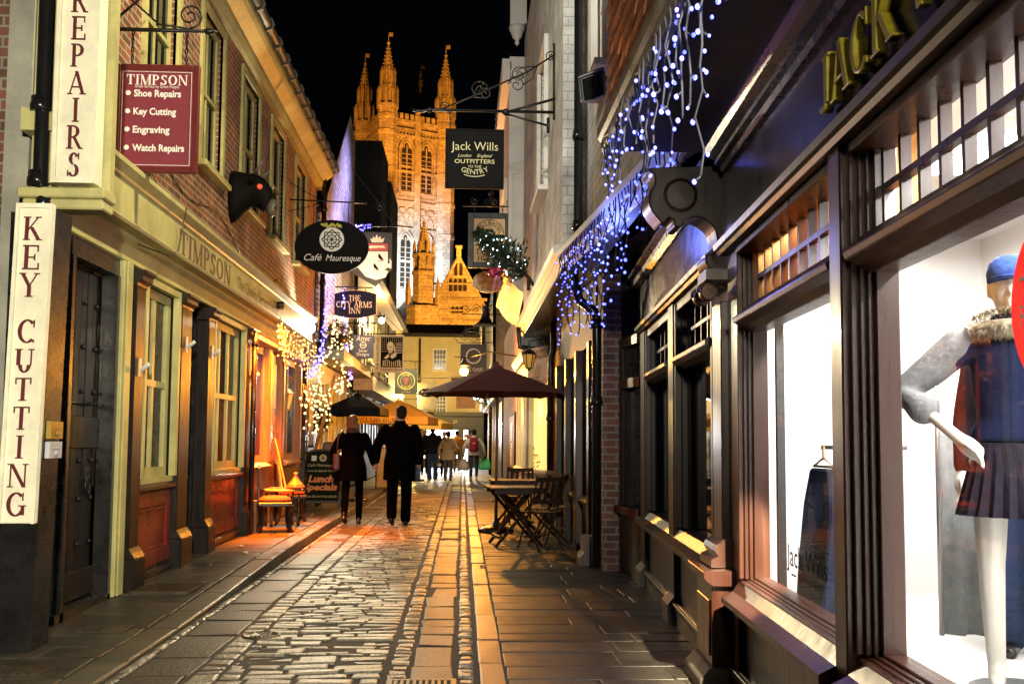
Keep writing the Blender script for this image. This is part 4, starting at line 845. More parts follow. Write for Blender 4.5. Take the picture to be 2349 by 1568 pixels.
MB().box(-9, top(897, 416, 38).x, 38.02, 42, 0, top(897, 416, 38).z).build('rear_wall', BLK, tb)
SP = thing('timbered_pub', 'old pub with warm lit tiled eaves behind the portrait sign', 'building', (-2.8, 33, 0))
Fp = Fr((-2.9, 0, 0), (0, 1, 0), (0, 0, 1), (1, 0, 0)); OLDP = mat('old_render', (.60, .50, .30), .8, var=.25, scale=4, bump=.4)
MB().fbox(Fp, 26.5, 40, 3.3, 5.9, -.3, 0).build('upper_wall', OLDP, SP)
MB().fbox(Fp, 26.5, 40, 0.1, 3.3, -.4, -.1).build('lower_wall', mat('pub_lower', (.10, .09, .07), .5, var=.3), SP)
ev = MB()
for i in range(45): ev.tube([(-2.35, 26.5+i*.3, 5.8), (-2.9, 26.5+i*.3, 6.35), (-3.6, 26.5+i*.3, 7.0)], .09, 6)
ev.build('eaves_tiles', mat('warm_tiles', (.22, .13, .06), .7, var=.3, island=.3), SP)
MB().box(-2.9, -2.4, 26.5, 40, 5.72, 5.78).build('eaves_soffit', mat('soffit_ochre', (.45, .28, .1), .6), SP)
m = MB()
for d in (26.6, 29.2, 31.8, 34.4, 37, 39.6): m.fbox(Fp, d, d+.2, 3.3, 5.75, 0, .03)
m.fbox(Fp, 26.5, 40, 4.5, 4.65, .001, .028).build('timber_framing', mat('old_timber', (.08, .05, .03), .7, var=.3), SP)
WG = mat('warm_glass', (.6, .45, .2), .3, var=.45, scale=2, emit=(1, .68, .2), es=1.6)
for d in (27.2, 30.0, 32.8, 35.4): sash(Fp, d, d+1.2, 3.7, 5.1, .03, 2, 2, SP, mat('pub_trim', (.30, .28, .12), .5), DARKGLASS, fw=.06)
for d in (27.5, 30.5, 33.5, 36.5): sash(Fp, d, d+2.0, .9, 2.6, -.05, 3, 1, SP, mat('pub_trim'), WG, fw=.08, sill=False, case=.06)
ro = MB()
for i in range(60): ro.add([(-2.9, 26.5+i*.225, 3.45), (-2.9, 26.7+i*.225, 3.45), (-2.35, 26.7+i*.225, 3.1), (-2.35, 26.5+i*.225, 3.1), (-2.35, 26.5+i*.225, 3.04), (-2.35, 26.7+i*.225, 3.04)], [(0, 1, 2, 3), (3, 2, 5, 4)])
ro.build('pent_roof', mat('pent_tiles'), SP); MB().box(-2.9, -2.38, 26.5, 40, 2.65, 3.03).build('pub_fascia', mat('pub_fascia', (.35, .30, .22), .4, var=.25, scale=5), SP)
pipe([(-2.86, 26.45, 6.2), (-2.86, 26.45, 3.2)], .05, SP)
YH = thing('yellow_house', 'yellow rendered house standing before the cream end house', 'building', (-2.8, 44, 0))
MB().box(-6, -2.85, 40.05, 47, 0, 6.4).build('wall', mat('yellow_render', (.70, .50, .14), .8, var=.12, scale=2), YH)
MB().box(-6, -2.6, 40.05, 47, 6.4, 6.6).build('roof', BLACKP, YH)
for d in (41, 43.6): sash(Fr((-2.85, 0, 0), (0, 1, 0), (0, 0, 1), (1, 0, 0)), d, d+1.6, .8, 2.5, .03, 2, 1, YH, mat('pub_trim'), WG, fw=.07, sill=False)
# ================================================================ CATHEDRAL
CT = thing('cathedral', 'floodlit gothic cathedral tower with four pinnacles and a gabled transept below', 'cathedral', (-10.7, 180, 0))
def stone_mat(key, c1, c2, mo):
    return brick(key, 0, c1, c2, mo, 1.5, .55, .03, .85, .6, .5, msm=.3)
CST = stone_mat('cathedral_stone', (.52, .47, .38), (.34, .30, .24), (.24, .21, .17)); CSD = mat('dark_opening', (.012, .01, .008), .8, var=0)
CSC = mat('carved_stone', (.50, .45, .36), .85, var=.3, scale=.9, bump=.4, bscale=3)
cx, cy = -11.25, 180; an = R(18.3); hs = 11.26/2
cu, sn = math.cos(an), math.sin(an)
# direction from the centre to each corner: right corner = (7.56, +2.5), front corner = (-2.5, -7.56)
def Z(y): return 1.33+(1010-y)*.0757
cr = {'front': (-2.5, -7.56), 'right': (7.56, -2.5), 'back': (2.5, 7.56), 'left': (-7.56, 2.5)}
tw = MB(); dk = MB(); cv = MB()
q = [Vector((cx+a, cy+b, 0)) for a, b in (cr['left'], cr['front'], cr['right'], cr['back'])]
par = Z(262)
tw.ring([[(p.x, p.y, z) for p in q] for z in (0, par)], sm=False)
faces = [(q[0], q[1]), (q[1], q[2])]
for A_, B_ in faces:
    u = (B_-A_); l = u.length; u.normalize(); F = Fr(A_, u, (0, 0, 1), (u.y, -u.x, 0))
    def lancet(mb, c, w, v0, v1, n0, n1):
        pts = [(c-w/2, v0), (c+w/2, v0)]
        for i in range(7): a = R(60*i/6); pts.append((c-w/2+w*math.cos(a), v1-w*.87+w*math.sin(a)))
        for i in range(1, 7): a = R(120+60*i/6); pts.append((c+w/2+w*math.cos(a), v1-w*.87+w*math.sin(a)))
        mb.poly(F, pts, n0, n1)
    def hood(mb, c, w, v0, v1, n, r=.16):
        pts = [F.p(c-w/2, v0, n)]
        for i in range(7): a = R(180-60*i/6); pts.append(F.p(c+w/2+w*math.cos(a), v1-w*.87+w*math.sin(a), n))
        for i in range(7): a = R(60-60*i/6); pts.append(F.p(c-w/2+w*math.cos(a), v1-w*.87+w*math.sin(a), n))
        pts.append(F.p(c+w/2, v0, n)); mb.tube(pts, r, 5, sm=False)
    for k in (-1, 1):
        c = l/2+k*1.9
        for (v0, v1, w) in ((Z(432), Z(312), 2.3), (Z(660), Z(530), 2.2)):
            dk = MB()
            for s in (-1, 1): lancet(dk, c+s*w*.26, w*.44, v0, v1-w*.5, 0, .08)
            lancet(dk, c, w*.3, v1-w*.75, v1-.25, 0, .085); dk.build('belfry_window', CSD, CT); hood(cv, c, w, v0, v1, .2, .17); hood(cv, c, w*1.25, v0, v1+.6, .35, .2)
            cv.fbox(F, c-.1, c+.1, v0, v1-.7, .08, .26).fbox(F, c-w/2, c+w/2, (v0+v1)/2-.25, (v0+v1)/2+.15, .08, .3).fbox(F, c-w/2-.3, c+w/2+.3, v0-.4, v0, 0, .5)
            for i in range(9): cv.fbox(F, c-w*.45, c+w*.45, v0+(v1-v0)*.09*i+.2, v0+(v1-v0)*.09*i+.32, .08, .14)
        for i in range(8):                               # diaper band
            x = c-1.5+i*.4; cv.poly(F, [(x, Z(446)), (x+.22, Z(441)), (x+.4, Z(446)), (x+.22, Z(451))], 0, .22)
        cv.fbox(F, c-1.8, c+1.8, Z(437), Z(434), 0, .4).fbox(F, c-1.8, c+1.8, Z(457), Z(454), 0, .4)
        for s in (-.8, .8):                              # blind tracery
            cv.lathe(F.p(c+s, Z(480), .05), [(.75, 0), (.75, .3), (.5, .3), (.42, .1), (0, .1)], 10, (u, Vector((0, 0, 1)), F.n), sm=False)
            hood(cv, c+s, 1.1, Z(520), Z(490), .15, .13)
            cv.lathe(F.p(c+s, Z(304), .05), [(.5, 0), (.5, .25), (.2, .25), (0, .1)], 8, (u, Vector((0, 0, 1)), F.n), sm=False)
    cv.fbox(F, l/2-.55, l/2+.55, 0, Z(250), 0, .75).fbox(F, l/2-.38, l/2+.38, Z(262), Z(240), .05, .6)
    for z in (Z(300), Z(285), Z(265), Z(385), Z(520)): cv.fbox(F, 1.2, l-1.2, z-.2, z+.2, 0, .55)
    for i in range(14): x = 1.4+i*(l-2.8)/13; cv.fbox(F, x-.1, x+.1, Z(297), Z(287), 0, .45)
    for i in range(9):
        x = 1.5+i*(l-3.0)/8; cv.fbox(F, x-.33, x+.33, par, par+1.1, -.25, .4)
# corner turrets and pinnacles
def turret(p, full=True):
    t = MB(); x, y = p.x, p.y
    def sq(r, z0, z1, r2=None, n=8, ph=an+.39):
        r2 = r if r2 is None else r2
        t.ring([[(x+rr*math.cos(ph+2*math.pi*i/n), y+rr*math.sin(ph+2*math.pi*i/n), z) for i in range(n)] for rr, z in ((r, z0), (r2, z1))], sm=False)
    sq(1.75, 0, Z(236))
    for z in (Z(300), Z(262), Z(238), Z(385), Z(455), Z(530)): sq(1.95, z-.3, z+.3)
    t.build('corner_turret', CST, CT)
    t = MB()
    def sq2(r, z0, z1, r2=None, n=8, ox=0, oy=0):
        r2 = r if r2 is None else r2
        t.ring([[(x+ox+rr*math.cos(an+2*math.pi*i/n), y+oy+rr*math.sin(an+2*math.pi*i/n), z) for i in range(n)] for rr, z in ((r, z0), (r2, z1))], sm=False)
    z0 = Z(236); sq2(1.25, z0, z0+3.6); sq2(1.0, z0+3.6, z0+7.0)
    for i in range(8):
        a = an+math.pi/4*i+.39
        for rr, zz, h, w in ((1.65, z0, 2.7, .3), (1.2, z0+2.4, 3.6, .24)):
            ox, oy = rr*math.cos(a), rr*math.sin(a)
            sq2(w, zz, zz+h, n=4, ox=ox, oy=oy); sq2(w*1.2, zz+h, zz+h+1.0, .02, 4, ox, oy)
    sq2(.95, z0+6.6, z0+11.2, .16)
    for k in range(6):                                   # crockets
        for i in range(4):
            a = an+math.pi/2*i; rr = .95-.13*k; t.ball((x+rr*math.cos(a), y+rr*math.sin(a), z0+6.9+k*.7), .16, 5, 4)
    t.ball((x, y, z0+11.4), .32, 8, 5); t.tube([(x, y, z0+11.4), (x, y, z0+13.4)], .07, 5).box(x+.05, x+.75, y-.03, y+.03, z0+12.6, z0+13.3)
    t.build('pinnacle', CSC, CT)
for p in q: turret(p)
tw.build('tower', CST, CT); cv.build('carved_dressings', CSC, CT)
# transept: gable, windows, stair turret with spire, lead roof
D2 = 150.
def W2(x, y): a = at(x, y, D2); return a.x, a.z
gx, gz = W2(1052, 590); xr, zr_ = W2(1086, 668); xl, zl_ = W2(1000, 690); xm = 2*gx-xr
Ft = FC(0, D2, 0); g = MB(); gd_ = MB()
xl2 = W2(985, 680)[0]
g.poly(Ft, [(xl2, 0), (gx+(gx-xl2), 0), (gx+(gx-xl2), W2(0, 700)[1]), (gx, gz), (xl2, W2(0, 700)[1])], -3, 0)
sl_ = (gz-W2(0, 700)[1])/(gx-xl2)
for s in (-1, 1): g.tube([Ft.p(gx+s*(gx-xl2)*1.04, W2(0, 700)[1]-.2, .1), Ft.p(gx, gz+.2, .1)], .22, 5, sm=False)
for i in range(12):
    for s in (-1, 1): g.ball(Ft.p(gx+s*(gx-xl2)*i/12, gz-(gx-xl2)*i/12*sl_+.35, .1), .17, 5, 4)
g.box(gx-.35, gx+.35, D2-.3, D2+.5, gz, gz+1.6).box(gx-.5, gx+.5, D2-.4, D2+.6, gz+1.4, gz+1.75)
def lc(mb, c, w, v0, v1, n): mb.poly(Ft, [(c-w/2, v0), (c+w/2, v0), (c+w/2, v1-w*.6), (c+w*.25, v1-w*.2), (c, v1), (c-w*.25, v1-w*.2), (c-w/2, v1-w*.6)], 0, n)
for x, ya, yb in ((1045, 632, 603), (1057, 632, 603), (1033, 668, 638), (1044, 668, 638), (1055, 668, 638), (1066, 668, 638), (1038, 718, 702), (1048, 718, 702), (1058, 718, 702)):
    c, z1 = W2(x, yb); z0 = W2(x, ya)[1]; gd_ = MB(); lc(gd_, c, .48, z0, z1, .06); gd_.build('transept_window', CSD, CT); g.fbox(Ft, c-.4, c-.28, z0, z1-.2, 0, .22).fbox(Ft, c+.28, c+.4, z0, z1-.2, 0, .22)
for yy in (636, 671, 674, 698, 722, 726): z = W2(0, yy)[1]; g.fbox(Ft, xl2, gx+(gx-xl2), z-.12, z+.12, 0, .3)
a = W2(1000, 760)[0]
g.lathe(Ft.p(W2(1052, 760)[0], W2(0, 775)[1], 0), [(3.2, 0), (3.2, .35), (2.8, .35), (2.8, 0)], 30, (Vector((1, 0, 0)), Vector((0, 0, 1)), Vector((0, -1, 0))), sm=False)
g.build('transept_gable', CST, CT)
zr0 = W2(0, 700)[1]
MB().add([(gx, D2+.2, gz), (gx, D2+24, gz), (xl2, D2+24, zr0), (xl2, D2+.2, zr0)], [(0, 1, 2, 3)]).add([(gx, D2+.2, gz-.05), (gx, D2+24, gz-.05), (2*gx-xl2, D2+24, zr0), (2*gx-xl2, D2+.2, zr0)], [(0, 1, 2, 3)]).build('transept_roof', mat('lead_roof', (.34, .34, .37), .5, var=.15, scale=1), CT)
xa = W2(920, 700)[0]
MB().add([(xl2, D2+3, W2(0, 640)[1]), (xl2, D2+16, W2(0, 560)[1]), (xa-3, D2+16, W2(0, 690)[1]), (xa, D2+3, W2(0, 730)[1])], [(0, 1, 2, 3)]).build('aisle_roof', mat('lead_roof'), CT)
tx, _ = W2(972, 600); s = MB()
def oc(r, y0, y1, r2=None, n=8):
    r2 = r if r2 is None else r2; z0, z1 = W2(0, y0)[1], W2(0, y1)[1]
    s.ring([[(tx+rr*math.cos(.39+2*math.pi*i/n), D2-1.2+rr*math.sin(.39+2*math.pi*i/n), z) for i in range(n)] for rr, z in ((r, z0), (r2, z1))], sm=False)
oc(2.6, 1010, 700); oc(2.75, 700, 694); oc(1.65, 694, 618); oc(1.85, 618, 612); oc(1.35, 612, 578); oc(1.85, 578, 572); oc(1.2, 572, 552, 1.0); oc(1.0, 552, 500, .14); oc(.35, 502, 492, .1)
for i in range(8):
    a = .39+math.pi/4*i; x, y = tx+1.5*math.cos(a), D2-1.2+1.5*math.sin(a)
    s.tube([(x, y, W2(0, 572)[1]), (x, y, W2(0, 552)[1]), (x, y, W2(0, 540)[1])], [.24, .22, .03], 4, sm=False).tube([(x, y, W2(0, 612)[1]), (x, y, W2(0, 574)[1])], .13, 4)
for k in range(7):
    for i in range(8): a = .39+math.pi/4*i; rr = 1.0-.115*k; s.ball((tx+rr*math.cos(a), D2-1.2+rr*math.sin(a), W2(0, 551-k*7)[1]), .14, 5, 4)
for dx in (-2.2, 2.2): s.tube([(tx+dx, D2-2.2, W2(0, 690)[1]), (tx+dx, D2-2.2, W2(0, 655)[1]), (tx+dx, D2-2.2, W2(0, 625)[1])], [.42, .4, .04], 4, sm=False)
s.build('stair_turret', CST, CT)
MB().box(W2(905, 700)[0], xl2, D2+.5, D2+20, 0, W2(0, 732)[1]).build('choir_aisle', CST, CT)
# ================================================================ HANGING SIGNS
ZA = (Vector((1, 0, 0)), Vector((0, 0, 1)), Vector((0, -1, 0)))
def rings(m, F, u, v, rs, n=0, ex=.003, k=40):           # flat annuli (r0, r1)
    for a, b in rs: m.lathe(F.p(u, v, n), [(a, 0), (a, ex), (b, ex), (b, 0)], k, (F.u.normalized(), F.v.normalized(), F.n), sm=False, caps=False)
    return m
def line(m, F, pts, w, n=0, ex=.003, closed=False):      # flat stroke
    pts = list(pts)+([pts[0]] if closed else [])
    for i, ((a, b), (c, d)) in enumerate(zip(pts, pts[1:])):
        l = math.hypot(c-a, d-b) or 1; x, y = -(d-b)/l*w/2, (c-a)/l*w/2
        m.poly(F, [(a+x, b+y), (c+x, d+y), (c-x, d-y), (a-x, b-y)], n, n+ex+.0002*(i % 3))
    return m
def mould_text(m, s, F, u, v, r, h, a0, a1, n=0, up=1, ex=.003):   # letters along an arc
    k = len(s)
    for i, c in enumerate(s):
        if c == ' ': continue
        a = R(a0+(a1-a0)*(i+.5)/k); d = Vector((math.cos(a), math.sin(a)))
        ru = F.u*math.sin(a)*up-F.v*math.cos(a)*up; rv = F.u*math.cos(a)*up+F.v*math.sin(a)*up
        sans(m, c, Fr(F.p(u+d.x*r, v+d.y*r), ru, rv, F.n), 0, -h/2, h, n, ex)
def arm(name, label, pts, r=.014, loc=None, extra=None, group=None):
    m = MB().tube(pts, r, 6)
    if extra: extra(m)
    return solo(m, name, IRON, label, 'bracket', loc or pts[0], group)
SGB = mat('sign_black', (.012, .012, .012), .6, var=.1, spec=.02); GLET = mat('pale_gold_letters', (.62, .58, .30), .5, var=0)
# ---- outfitters sign on the large bracket
t, F, w, h = board('hanging_sign', 'square black outfitters sign with pale gold lettering on the big scrolled bracket', 11.5, 1020, 1156, 297, 431, SGB, frame=.028, fm=SGB)
m = MB(); n = -.0055
sans(m, 'Jack Wills', F, 0, h*.64, .105, n, .002, fit=w*.80, bold=-.004); sans(m, 'London', F, -w*.17, h*.525, .04, n, .002, fit=w*.23, shear=.35); sans(m, 'England', F, w*.17, h*.525, .04, n, .002, fit=w*.26, shear=.35)
sans(m, 'OUTFITTERS', F, 0, h*.42, .05, n, .002, fit=w*.68, bold=.01); sans(m, 'TO THE', F, 0, h*.345, .032, n, .002, fit=w*.23)
mould_text(m, 'GENTRY', F, 0, h*.72, h*.44, .062, 242, 300, n, -1); line(m, F, [(h*.5*math.cos(R(a)), h*.72+h*.52*math.sin(R(a))) for a in range(250, 292, 4)], .009, n)
m.build('lettering', GLET, t)
zr = at(1100, 255, 11.5).z
for u in (-w*.42, w*.36): chain(t, F, ((u, h),), zr-F.o.z, .006)
xw = 1.05; zb_ = zr-.02
def _x(m):
    Fq = FC(0, 11.5, 0); P = lambda x, y: at(x, y, 11.5)
    m.tube([P(1270, 100), P(1270, 275)], .014).tube([P(1268, 128), P(1210, 165), P(1075, 225), P(1015, 250)], .011).tube([P(1160, 258), P(1280, 225)], .016).tube([P(1160, 262), P(1255, 288)], .014)
    for x, y, s, r in ((1190, 172, 1, 22), (1185, 195, -1, 20), (1098, 205, 1, 22), (1112, 215, -1, 16), (1262, 130, 1, 14), (1018, 245, 1, 12)):
        p = P(x, y); m.tube(scroll((p.x, p.z), Fq, r*11.5/2283, 1.5, 0 if s > 0 else math.pi, s), .007, 5)
    m.tube([P(1232, 152), P(1200, 155), P(1180, 165)], .007).tube([P(1232, 152), P(1222, 180), P(1200, 195)], .007).tube([P(1085, 222), P(1095, 198), P(1115, 192)], .007).tube([P(1085, 222), P(1115, 226), P(1125, 220)], .007)
    for x, y in ((1282, 222), (1257, 288)): p = P(x, y); m.tube([(p.x, p.y, p.z-.09), (p.x, p.y, p.z+.09)], .02)
    p = P(965, 252); m.ball(P(985, 253), .035, 8, 5); m.ball(P(1160, 258), .045, 8, 5)
arm('sign_bracket', 'large scrolled iron bracket holding the black outfitters sign on the white wall', [at(945, 252, 11.5), at(965, 256, 11.5), at(985, 252, 11.5), at(1270, 258, 11.5)], .018, tuple(at(1270, 258, 11.5)), _x)
# ---- oval cafe sign
D = 17.; c = at(761, 567, D); rx, rz = 84*D/2283, 62*D/2283
t = thing('oval_sign', 'large black oval cafe sign with a white star emblem and script', 'sign', (c.x, D, c.z)); F = FC(c.x, D, c.z)
m = MB().lathe(c, [(1, -.03), (1, .03)], 48, (Vector((rx, 0, 0)), Vector((0, 0, rz)), Vector((0, -1, 0))), sm=False); m.build('board', SGB, t)
MB().lathe(c, [(.985, .03), (1.0, .036), (1.012, .03), (1.0, -.03)], 48, (Vector((rx, 0, 0)), Vector((0, 0, rz)), Vector((0, -1, 0))), sm=False, caps=False).build('rim', IRON, t)
m = MB(); e = .033; r = 28*D/2283; v = (567-550)*D/2283
rings(m, F, 0, v, [(0, r)], e, .002)
m.build('emblem_disc', WLET, t); m = MB()
for a0 in (0, 45):
    line(m, F, [(r*.83*math.cos(R(a0+90*i+45)), v+r*.83*math.sin(R(a0+90*i+45))) for i in range(4)], r*.08, e+.003, .002, True)
for i in range(8): line(m, F, [(0, v), (r*.62*math.cos(R(45*i)), v+r*.62*math.sin(R(45*i)))], r*.06, e+.003, .002)
line(m, F, [(r*.4*math.cos(R(45*i)), v+r*.4*math.sin(R(45*i))) for i in range(8)], r*.07, e+.003, .002, True); m.build('emblem_star', SGB, t)
m = MB(); sans(m, 'Café', F, -rx*.5, -rz*.52, .12, e, .002, fit=rx*.48, shear=.3); sans(m, 'Mauresque', F, rx*.32, -rz*.52, .11, e, .002, fit=rx*.95, shear=.3); m.build('lettering', WLET, t)
m = MB(); random.seed(3)
for i in range(16): x = random.uniform(-.3, .32)*rx; rings(m, F, x, rz*random.uniform(.74, .86), [(0, random.uniform(.012, .035))], e, .001+.0004*i, 7)
m.build('paint_flakes', mat('yellow_flakes', (.6, .55, .08), .6), t)
zb_ = at(760, 466, D).z
arm('sign_bracket', 'thin iron rod bracket with a curled end above the oval sign', [(-3.0, D, zb_+.05), at(838, 466, D)], .014, None, lambda m: m.tube([(-3.0, D, zb_+.35), at(745, 466, D)], .008).tube([(-3.0, D, zb_-.15), at(735, 468, D)], .008).ball(at(838, 465, D), .03).tube([at(720, 466, D), (at(720, 466, D).x, D, c.z+rz*.9)], .008).tube([at(800, 466, D), (at(800, 466, D).x, D, c.z+rz*.88)], .008))
# ---- shield sign with crown and birds
D = 24.; a = at(800, 662, D); F = FC(0, D, 0); P = lambda x, y: (at(x, y, D).x, at(x, y, D).z)
t = thing('shield_sign', 'grey shield-shaped sign with a white coat of arms of birds under a crown', 'sign', tuple(at(850, 535, D)))
MB().poly(F, [P(800, 530), P(899, 534), P(899, 617), P(861, 657), P(800, 622)], -.03, 0).build('board', mat('sign_grey', (.06, .065, .06), .5), t)
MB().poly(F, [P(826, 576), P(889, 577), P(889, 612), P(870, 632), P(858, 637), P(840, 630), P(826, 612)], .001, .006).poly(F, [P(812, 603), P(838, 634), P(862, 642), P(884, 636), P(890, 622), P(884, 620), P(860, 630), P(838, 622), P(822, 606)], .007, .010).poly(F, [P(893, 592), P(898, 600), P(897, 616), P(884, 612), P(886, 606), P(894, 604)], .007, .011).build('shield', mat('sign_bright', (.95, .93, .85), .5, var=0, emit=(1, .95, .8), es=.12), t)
MB().poly(F, [P(830, 558), P(889, 559), P(889, 575), P(826, 575)], .001, .006).build('red_chief', mat('pale_red', (.55, .13, .10), .5, var=.1), t)
m = MB().poly(F, [P(853, 556), P(878, 556), P(882, 545), P(875, 549), P(871, 541), P(867, 547), P(864, 537), P(860, 547), P(856, 542), P(853, 549), P(848, 546)], .001, .006); m.poly(F, [P(836, 569), P(850, 563), P(880, 564), P(884, 569), P(870, 568), P(852, 570)], .007, .009)
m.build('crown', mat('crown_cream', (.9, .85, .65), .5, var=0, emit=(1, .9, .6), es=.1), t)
m = MB()
for x, y in ((869, 590), (858, 612)):
    m.poly(F, [P(x-2, y-6), P(x+1, y-8), P(x+3, y-5), P(x+8, y+2), P(x+11, y+8), P(x+5, y+6), P(x-1, y+2)], .012, .015).poly(F, [P(x-3, y+7), P(x+9, y+8.5), P(x+9, y+9.5), P(x-3, y+8.2)], .012, .0155)
m.build('birds', SGB, t)
arm('sign_bracket', 'iron bracket with scroll stays above the grey shield sign', [at(800, 519, D), at(905, 519, D)], .016, None, lambda m: m.tube([at(805, 385, D), at(850, 440, D), at(905, 519, D)], .01).tube([at(905, 519, D), at(930, 520, D)], .012).tube([at(838, 519, D), at(838, 534, D)], .01).tube([at(892, 519, D), at(892, 534, D)], .01).tube(scroll((at(870, 475, D).x, at(870, 475, D).z), FC(0, D, 0), .12, 1.5), .008))
# ---- inn board
D = 22.8; F = FC(0, D, 0)
t = thing('inn_sign', 'navy inn board with curved top and bottom and white capitals', 'sign', tuple(at(812, 667, D)))
top_ = [P(763+i*10, 676-9*math.sin(math.pi*i/10)-2) for i in range(11)]; bot = [P(863-i*10, 721+9*math.sin(math.pi*i/10)) for i in range(11)]
MB().poly(F, top_+bot, -.04, 0).build('board', mat('navy_sign', (.008, .010, .035), .5, var=.1, spec=.2), t)
m = MB(); line(m, F, top_+bot, .012, .001, .004, True)
def ft(s, x, y, hh, wpx): q = at(x, y, D); sans(m, s, F, q.x, q.z, hh*D/2283, .001, .004, fit=wpx*D/2283) if False else serif(m, s, F, q.x, q.z, hh*D/2283, .001, .004, fit=wpx*D/2283)
ft('THE', 813, 690, 13, 27); ft('CITY ARMS', 812, 705, 14, 82); ft('INN', 813, 719, 13, 27); m.build('lettering', WLET, t)
arm('sign_bracket', 'short iron bar from the inn wall carrying the navy board', [(-2.95, D, at(800, 663, D).z+.05), at(855, 660, D)], .016, None, lambda m: m.tube([at(790, 661, D), at(790, 672, D)], .009).tube([at(838, 661, D), at(838, 671, D)], .009))
# ---- smaller boards down the left side
NAVY = mat('navy_board', (.018, .022, .075), .4, var=.1)
t, F, w, h = board('hanging_sign', 'small navy silver shop sign with round white emblem', 25.5, 808, 857, 768, 821, NAVY)
m = MB(); sans(m, 'Aztec', F, 0, h*.74, .14, .001, .003, fit=w*.66, shear=.25); rings(m, F, 0, h*.56, [(.062, .085), (0, .022)], .001); line(m, F, [(-.09, h*.56), (-.03, h*.56)], .02, .001, .0036); line(m, F, [(.03, h*.56), (.09, h*.56)], .02, .001, .0036)
sans(m, 'Silver', F, 0, h*.26, .08, .001, .003, fit=w*.42); sans(m, 'Designs', F, 0, h*.11, .08, .001, .003, fit=w*.58); m.build('lettering', WLET, t)
arm('sign_bracket', 'flat iron bar carrying the small navy silver shop sign', [(-2.95, 25.5, F.o.z+h+.3), (F.o.x+w*.65, 25.5, F.o.z+h+.3)], .02, None, lambda m: m.tube([F.p(-w*.4, h), F.p(-w*.4, h+.3)], .01).tube([F.p(w*.4, h), F.p(w*.4, h+.3)], .01))
t, F, w, h = board('pub_sign', 'cream pub sign with a black and white woodcut of a bearded man in a ruff', 29, 858, 927, 769, 853, mat('pub_cream', (.80, .76, .58), .5, var=.04))
u0, u1, v0, v1 = -w*.29, w*.45, h*.13, h*.955
MB().fbox(F, u0, u1, v0, v1, .001, .004).build('picture_ground', SGB, t)
m = MB(); W9 = u1-u0; H9 = v1-v0; U = lambda x, y: (u0+W9*x, v0+H9*y); e = .0045
for i in range(10):
    for j in range(7):
        if not (.28 < (i+.5)/10 < .72 and j > 2): rings(m, F, *U((i+.6)/10.5, 1-(j+.6)/14), [(0, .012)], e, .001, 6) if (i < 4 or j < 3) else None
for j in range(7): line(m, F, [U(.68, .78-j*.052), U(.97, .80-j*.052)], .014, e, .001)
# generic bearded head, collar and striped doublet
m.poly(F, [U(.30, .62), U(.29, .74), U(.34, .82), U(.44, .85), U(.54, .82), U(.58, .74), U(.57, .60), U(.53, .50), U(.46, .44), U(.40, .43), U(.35, .49)], e, e+.002)
m.poly(F, [U(.60, .78), U(.66, .66), U(.68, .54), U(.62, .48), U(.60, .60)], e, e+.0016)
m.poly(F, [U(.14, .30), U(.34, .44), U(.40, .36), U(.28, .28)], e, e+.0024).poly(F, [U(.42, .36), U(.56, .46), U(.74, .50), U(.70, .36), U(.52, .28)], e, e+.0027)
for i in range(9): line(m, F, [U(.10+i*.1, .02), U(.16+i*.085, .22+.03*math.sin(i))], .022, e, .0018)
for i in range(4): line(m, F, [U(.08, .05+i*.05), U(.18, .08+i*.05)], .012, e, .003); line(m, F, [U(.82, .08+i*.05), U(.95, .04+i*.05)], .012, e, .003)
m.build('woodcut_print', mat('pub_cream'), t); m = MB(); e2 = e+.003
for x in (.385, .49): line(m, F, [U(x-.04, .655), U(x+.03, .66)], .012, e2, .001); line(m, F, [U(x-.045, .69), U(x+.03, .70)], .009, e2, .0012)
line(m, F, [U(.43, .66), U(.415, .58), U(.44, .575)], .008, e2, .001); line(m, F, [U(.37, .555), U(.43, .548), U(.50, .56)], .014, e2, .0013); line(m, F, [U(.43, .49), U(.44, .45)], .03, e2, .0011); line(m, F, [U(.34, .57), U(.37, .50), U(.43, .45), U(.5, .5)], .012, e2, .0015)
m.build('woodcut_lines', SGB, t)
m = MB(); sans(m, 'SHEPHERD NEAME', F, w*.09, h*.035, .075, .001, .003, fit=w*.76)
sans(m, 'THE SHAKESPEARE', Fr(F.p(-w*.34, h*.5), (0, 0, 1), (-1, 0, 0), (0, -1, 0)), 0, 0, .085, .001, .003, fit=h*.86); m.build('lettering', SGB, t)
arm('sign_bracket', 'long iron bar from the pub wall carrying the cream woodcut sign', [(-2.9, 29, F.o.z+h+.04), (F.o.x+w*.55, 29, F.o.z+h+.04)], .018, None, lambda m: m.tube([at(880, 720, 29), at(927, 768, 29)], .008))
t, F, w, h = board('hanging_sign', 'dark green burger bar sign with a yellow ring', 33, 905, 957, 846, 903, mat('green_board', (.05, .065, .05), .5))
YEL = mat('yellow_print', (.55, .50, .10), .5, var=0); m = MB(); c = h*.52; rings(m, F, 0, c, [(w*.36, w*.40), (w*.25, w*.262)], .001)
mould_text(m, 'CLUB', F, 0, c, w*.31, .075, 125, 55, .001); mould_text(m, 'BURRITO', F, 0, c, w*.31, .075, 225, 315, .001, -1); sans(m, 'CANTERBURY', F, 0, h*.06, .035, .001, .003, fit=w*.4); m.build('lettering', YEL, t)
m = MB(); rings(m, F, 0, c+.03, [(0, w*.13)], .001, .003, 12); m.lathe(F.p(0, c-.09, .001), [(0, 0), (.06, 0), (.06, .004), (0, .004)], 10, ZA, sm=False); m.build('emblem', mat('dull_red_print', (.35, .10, .05), .6), t)
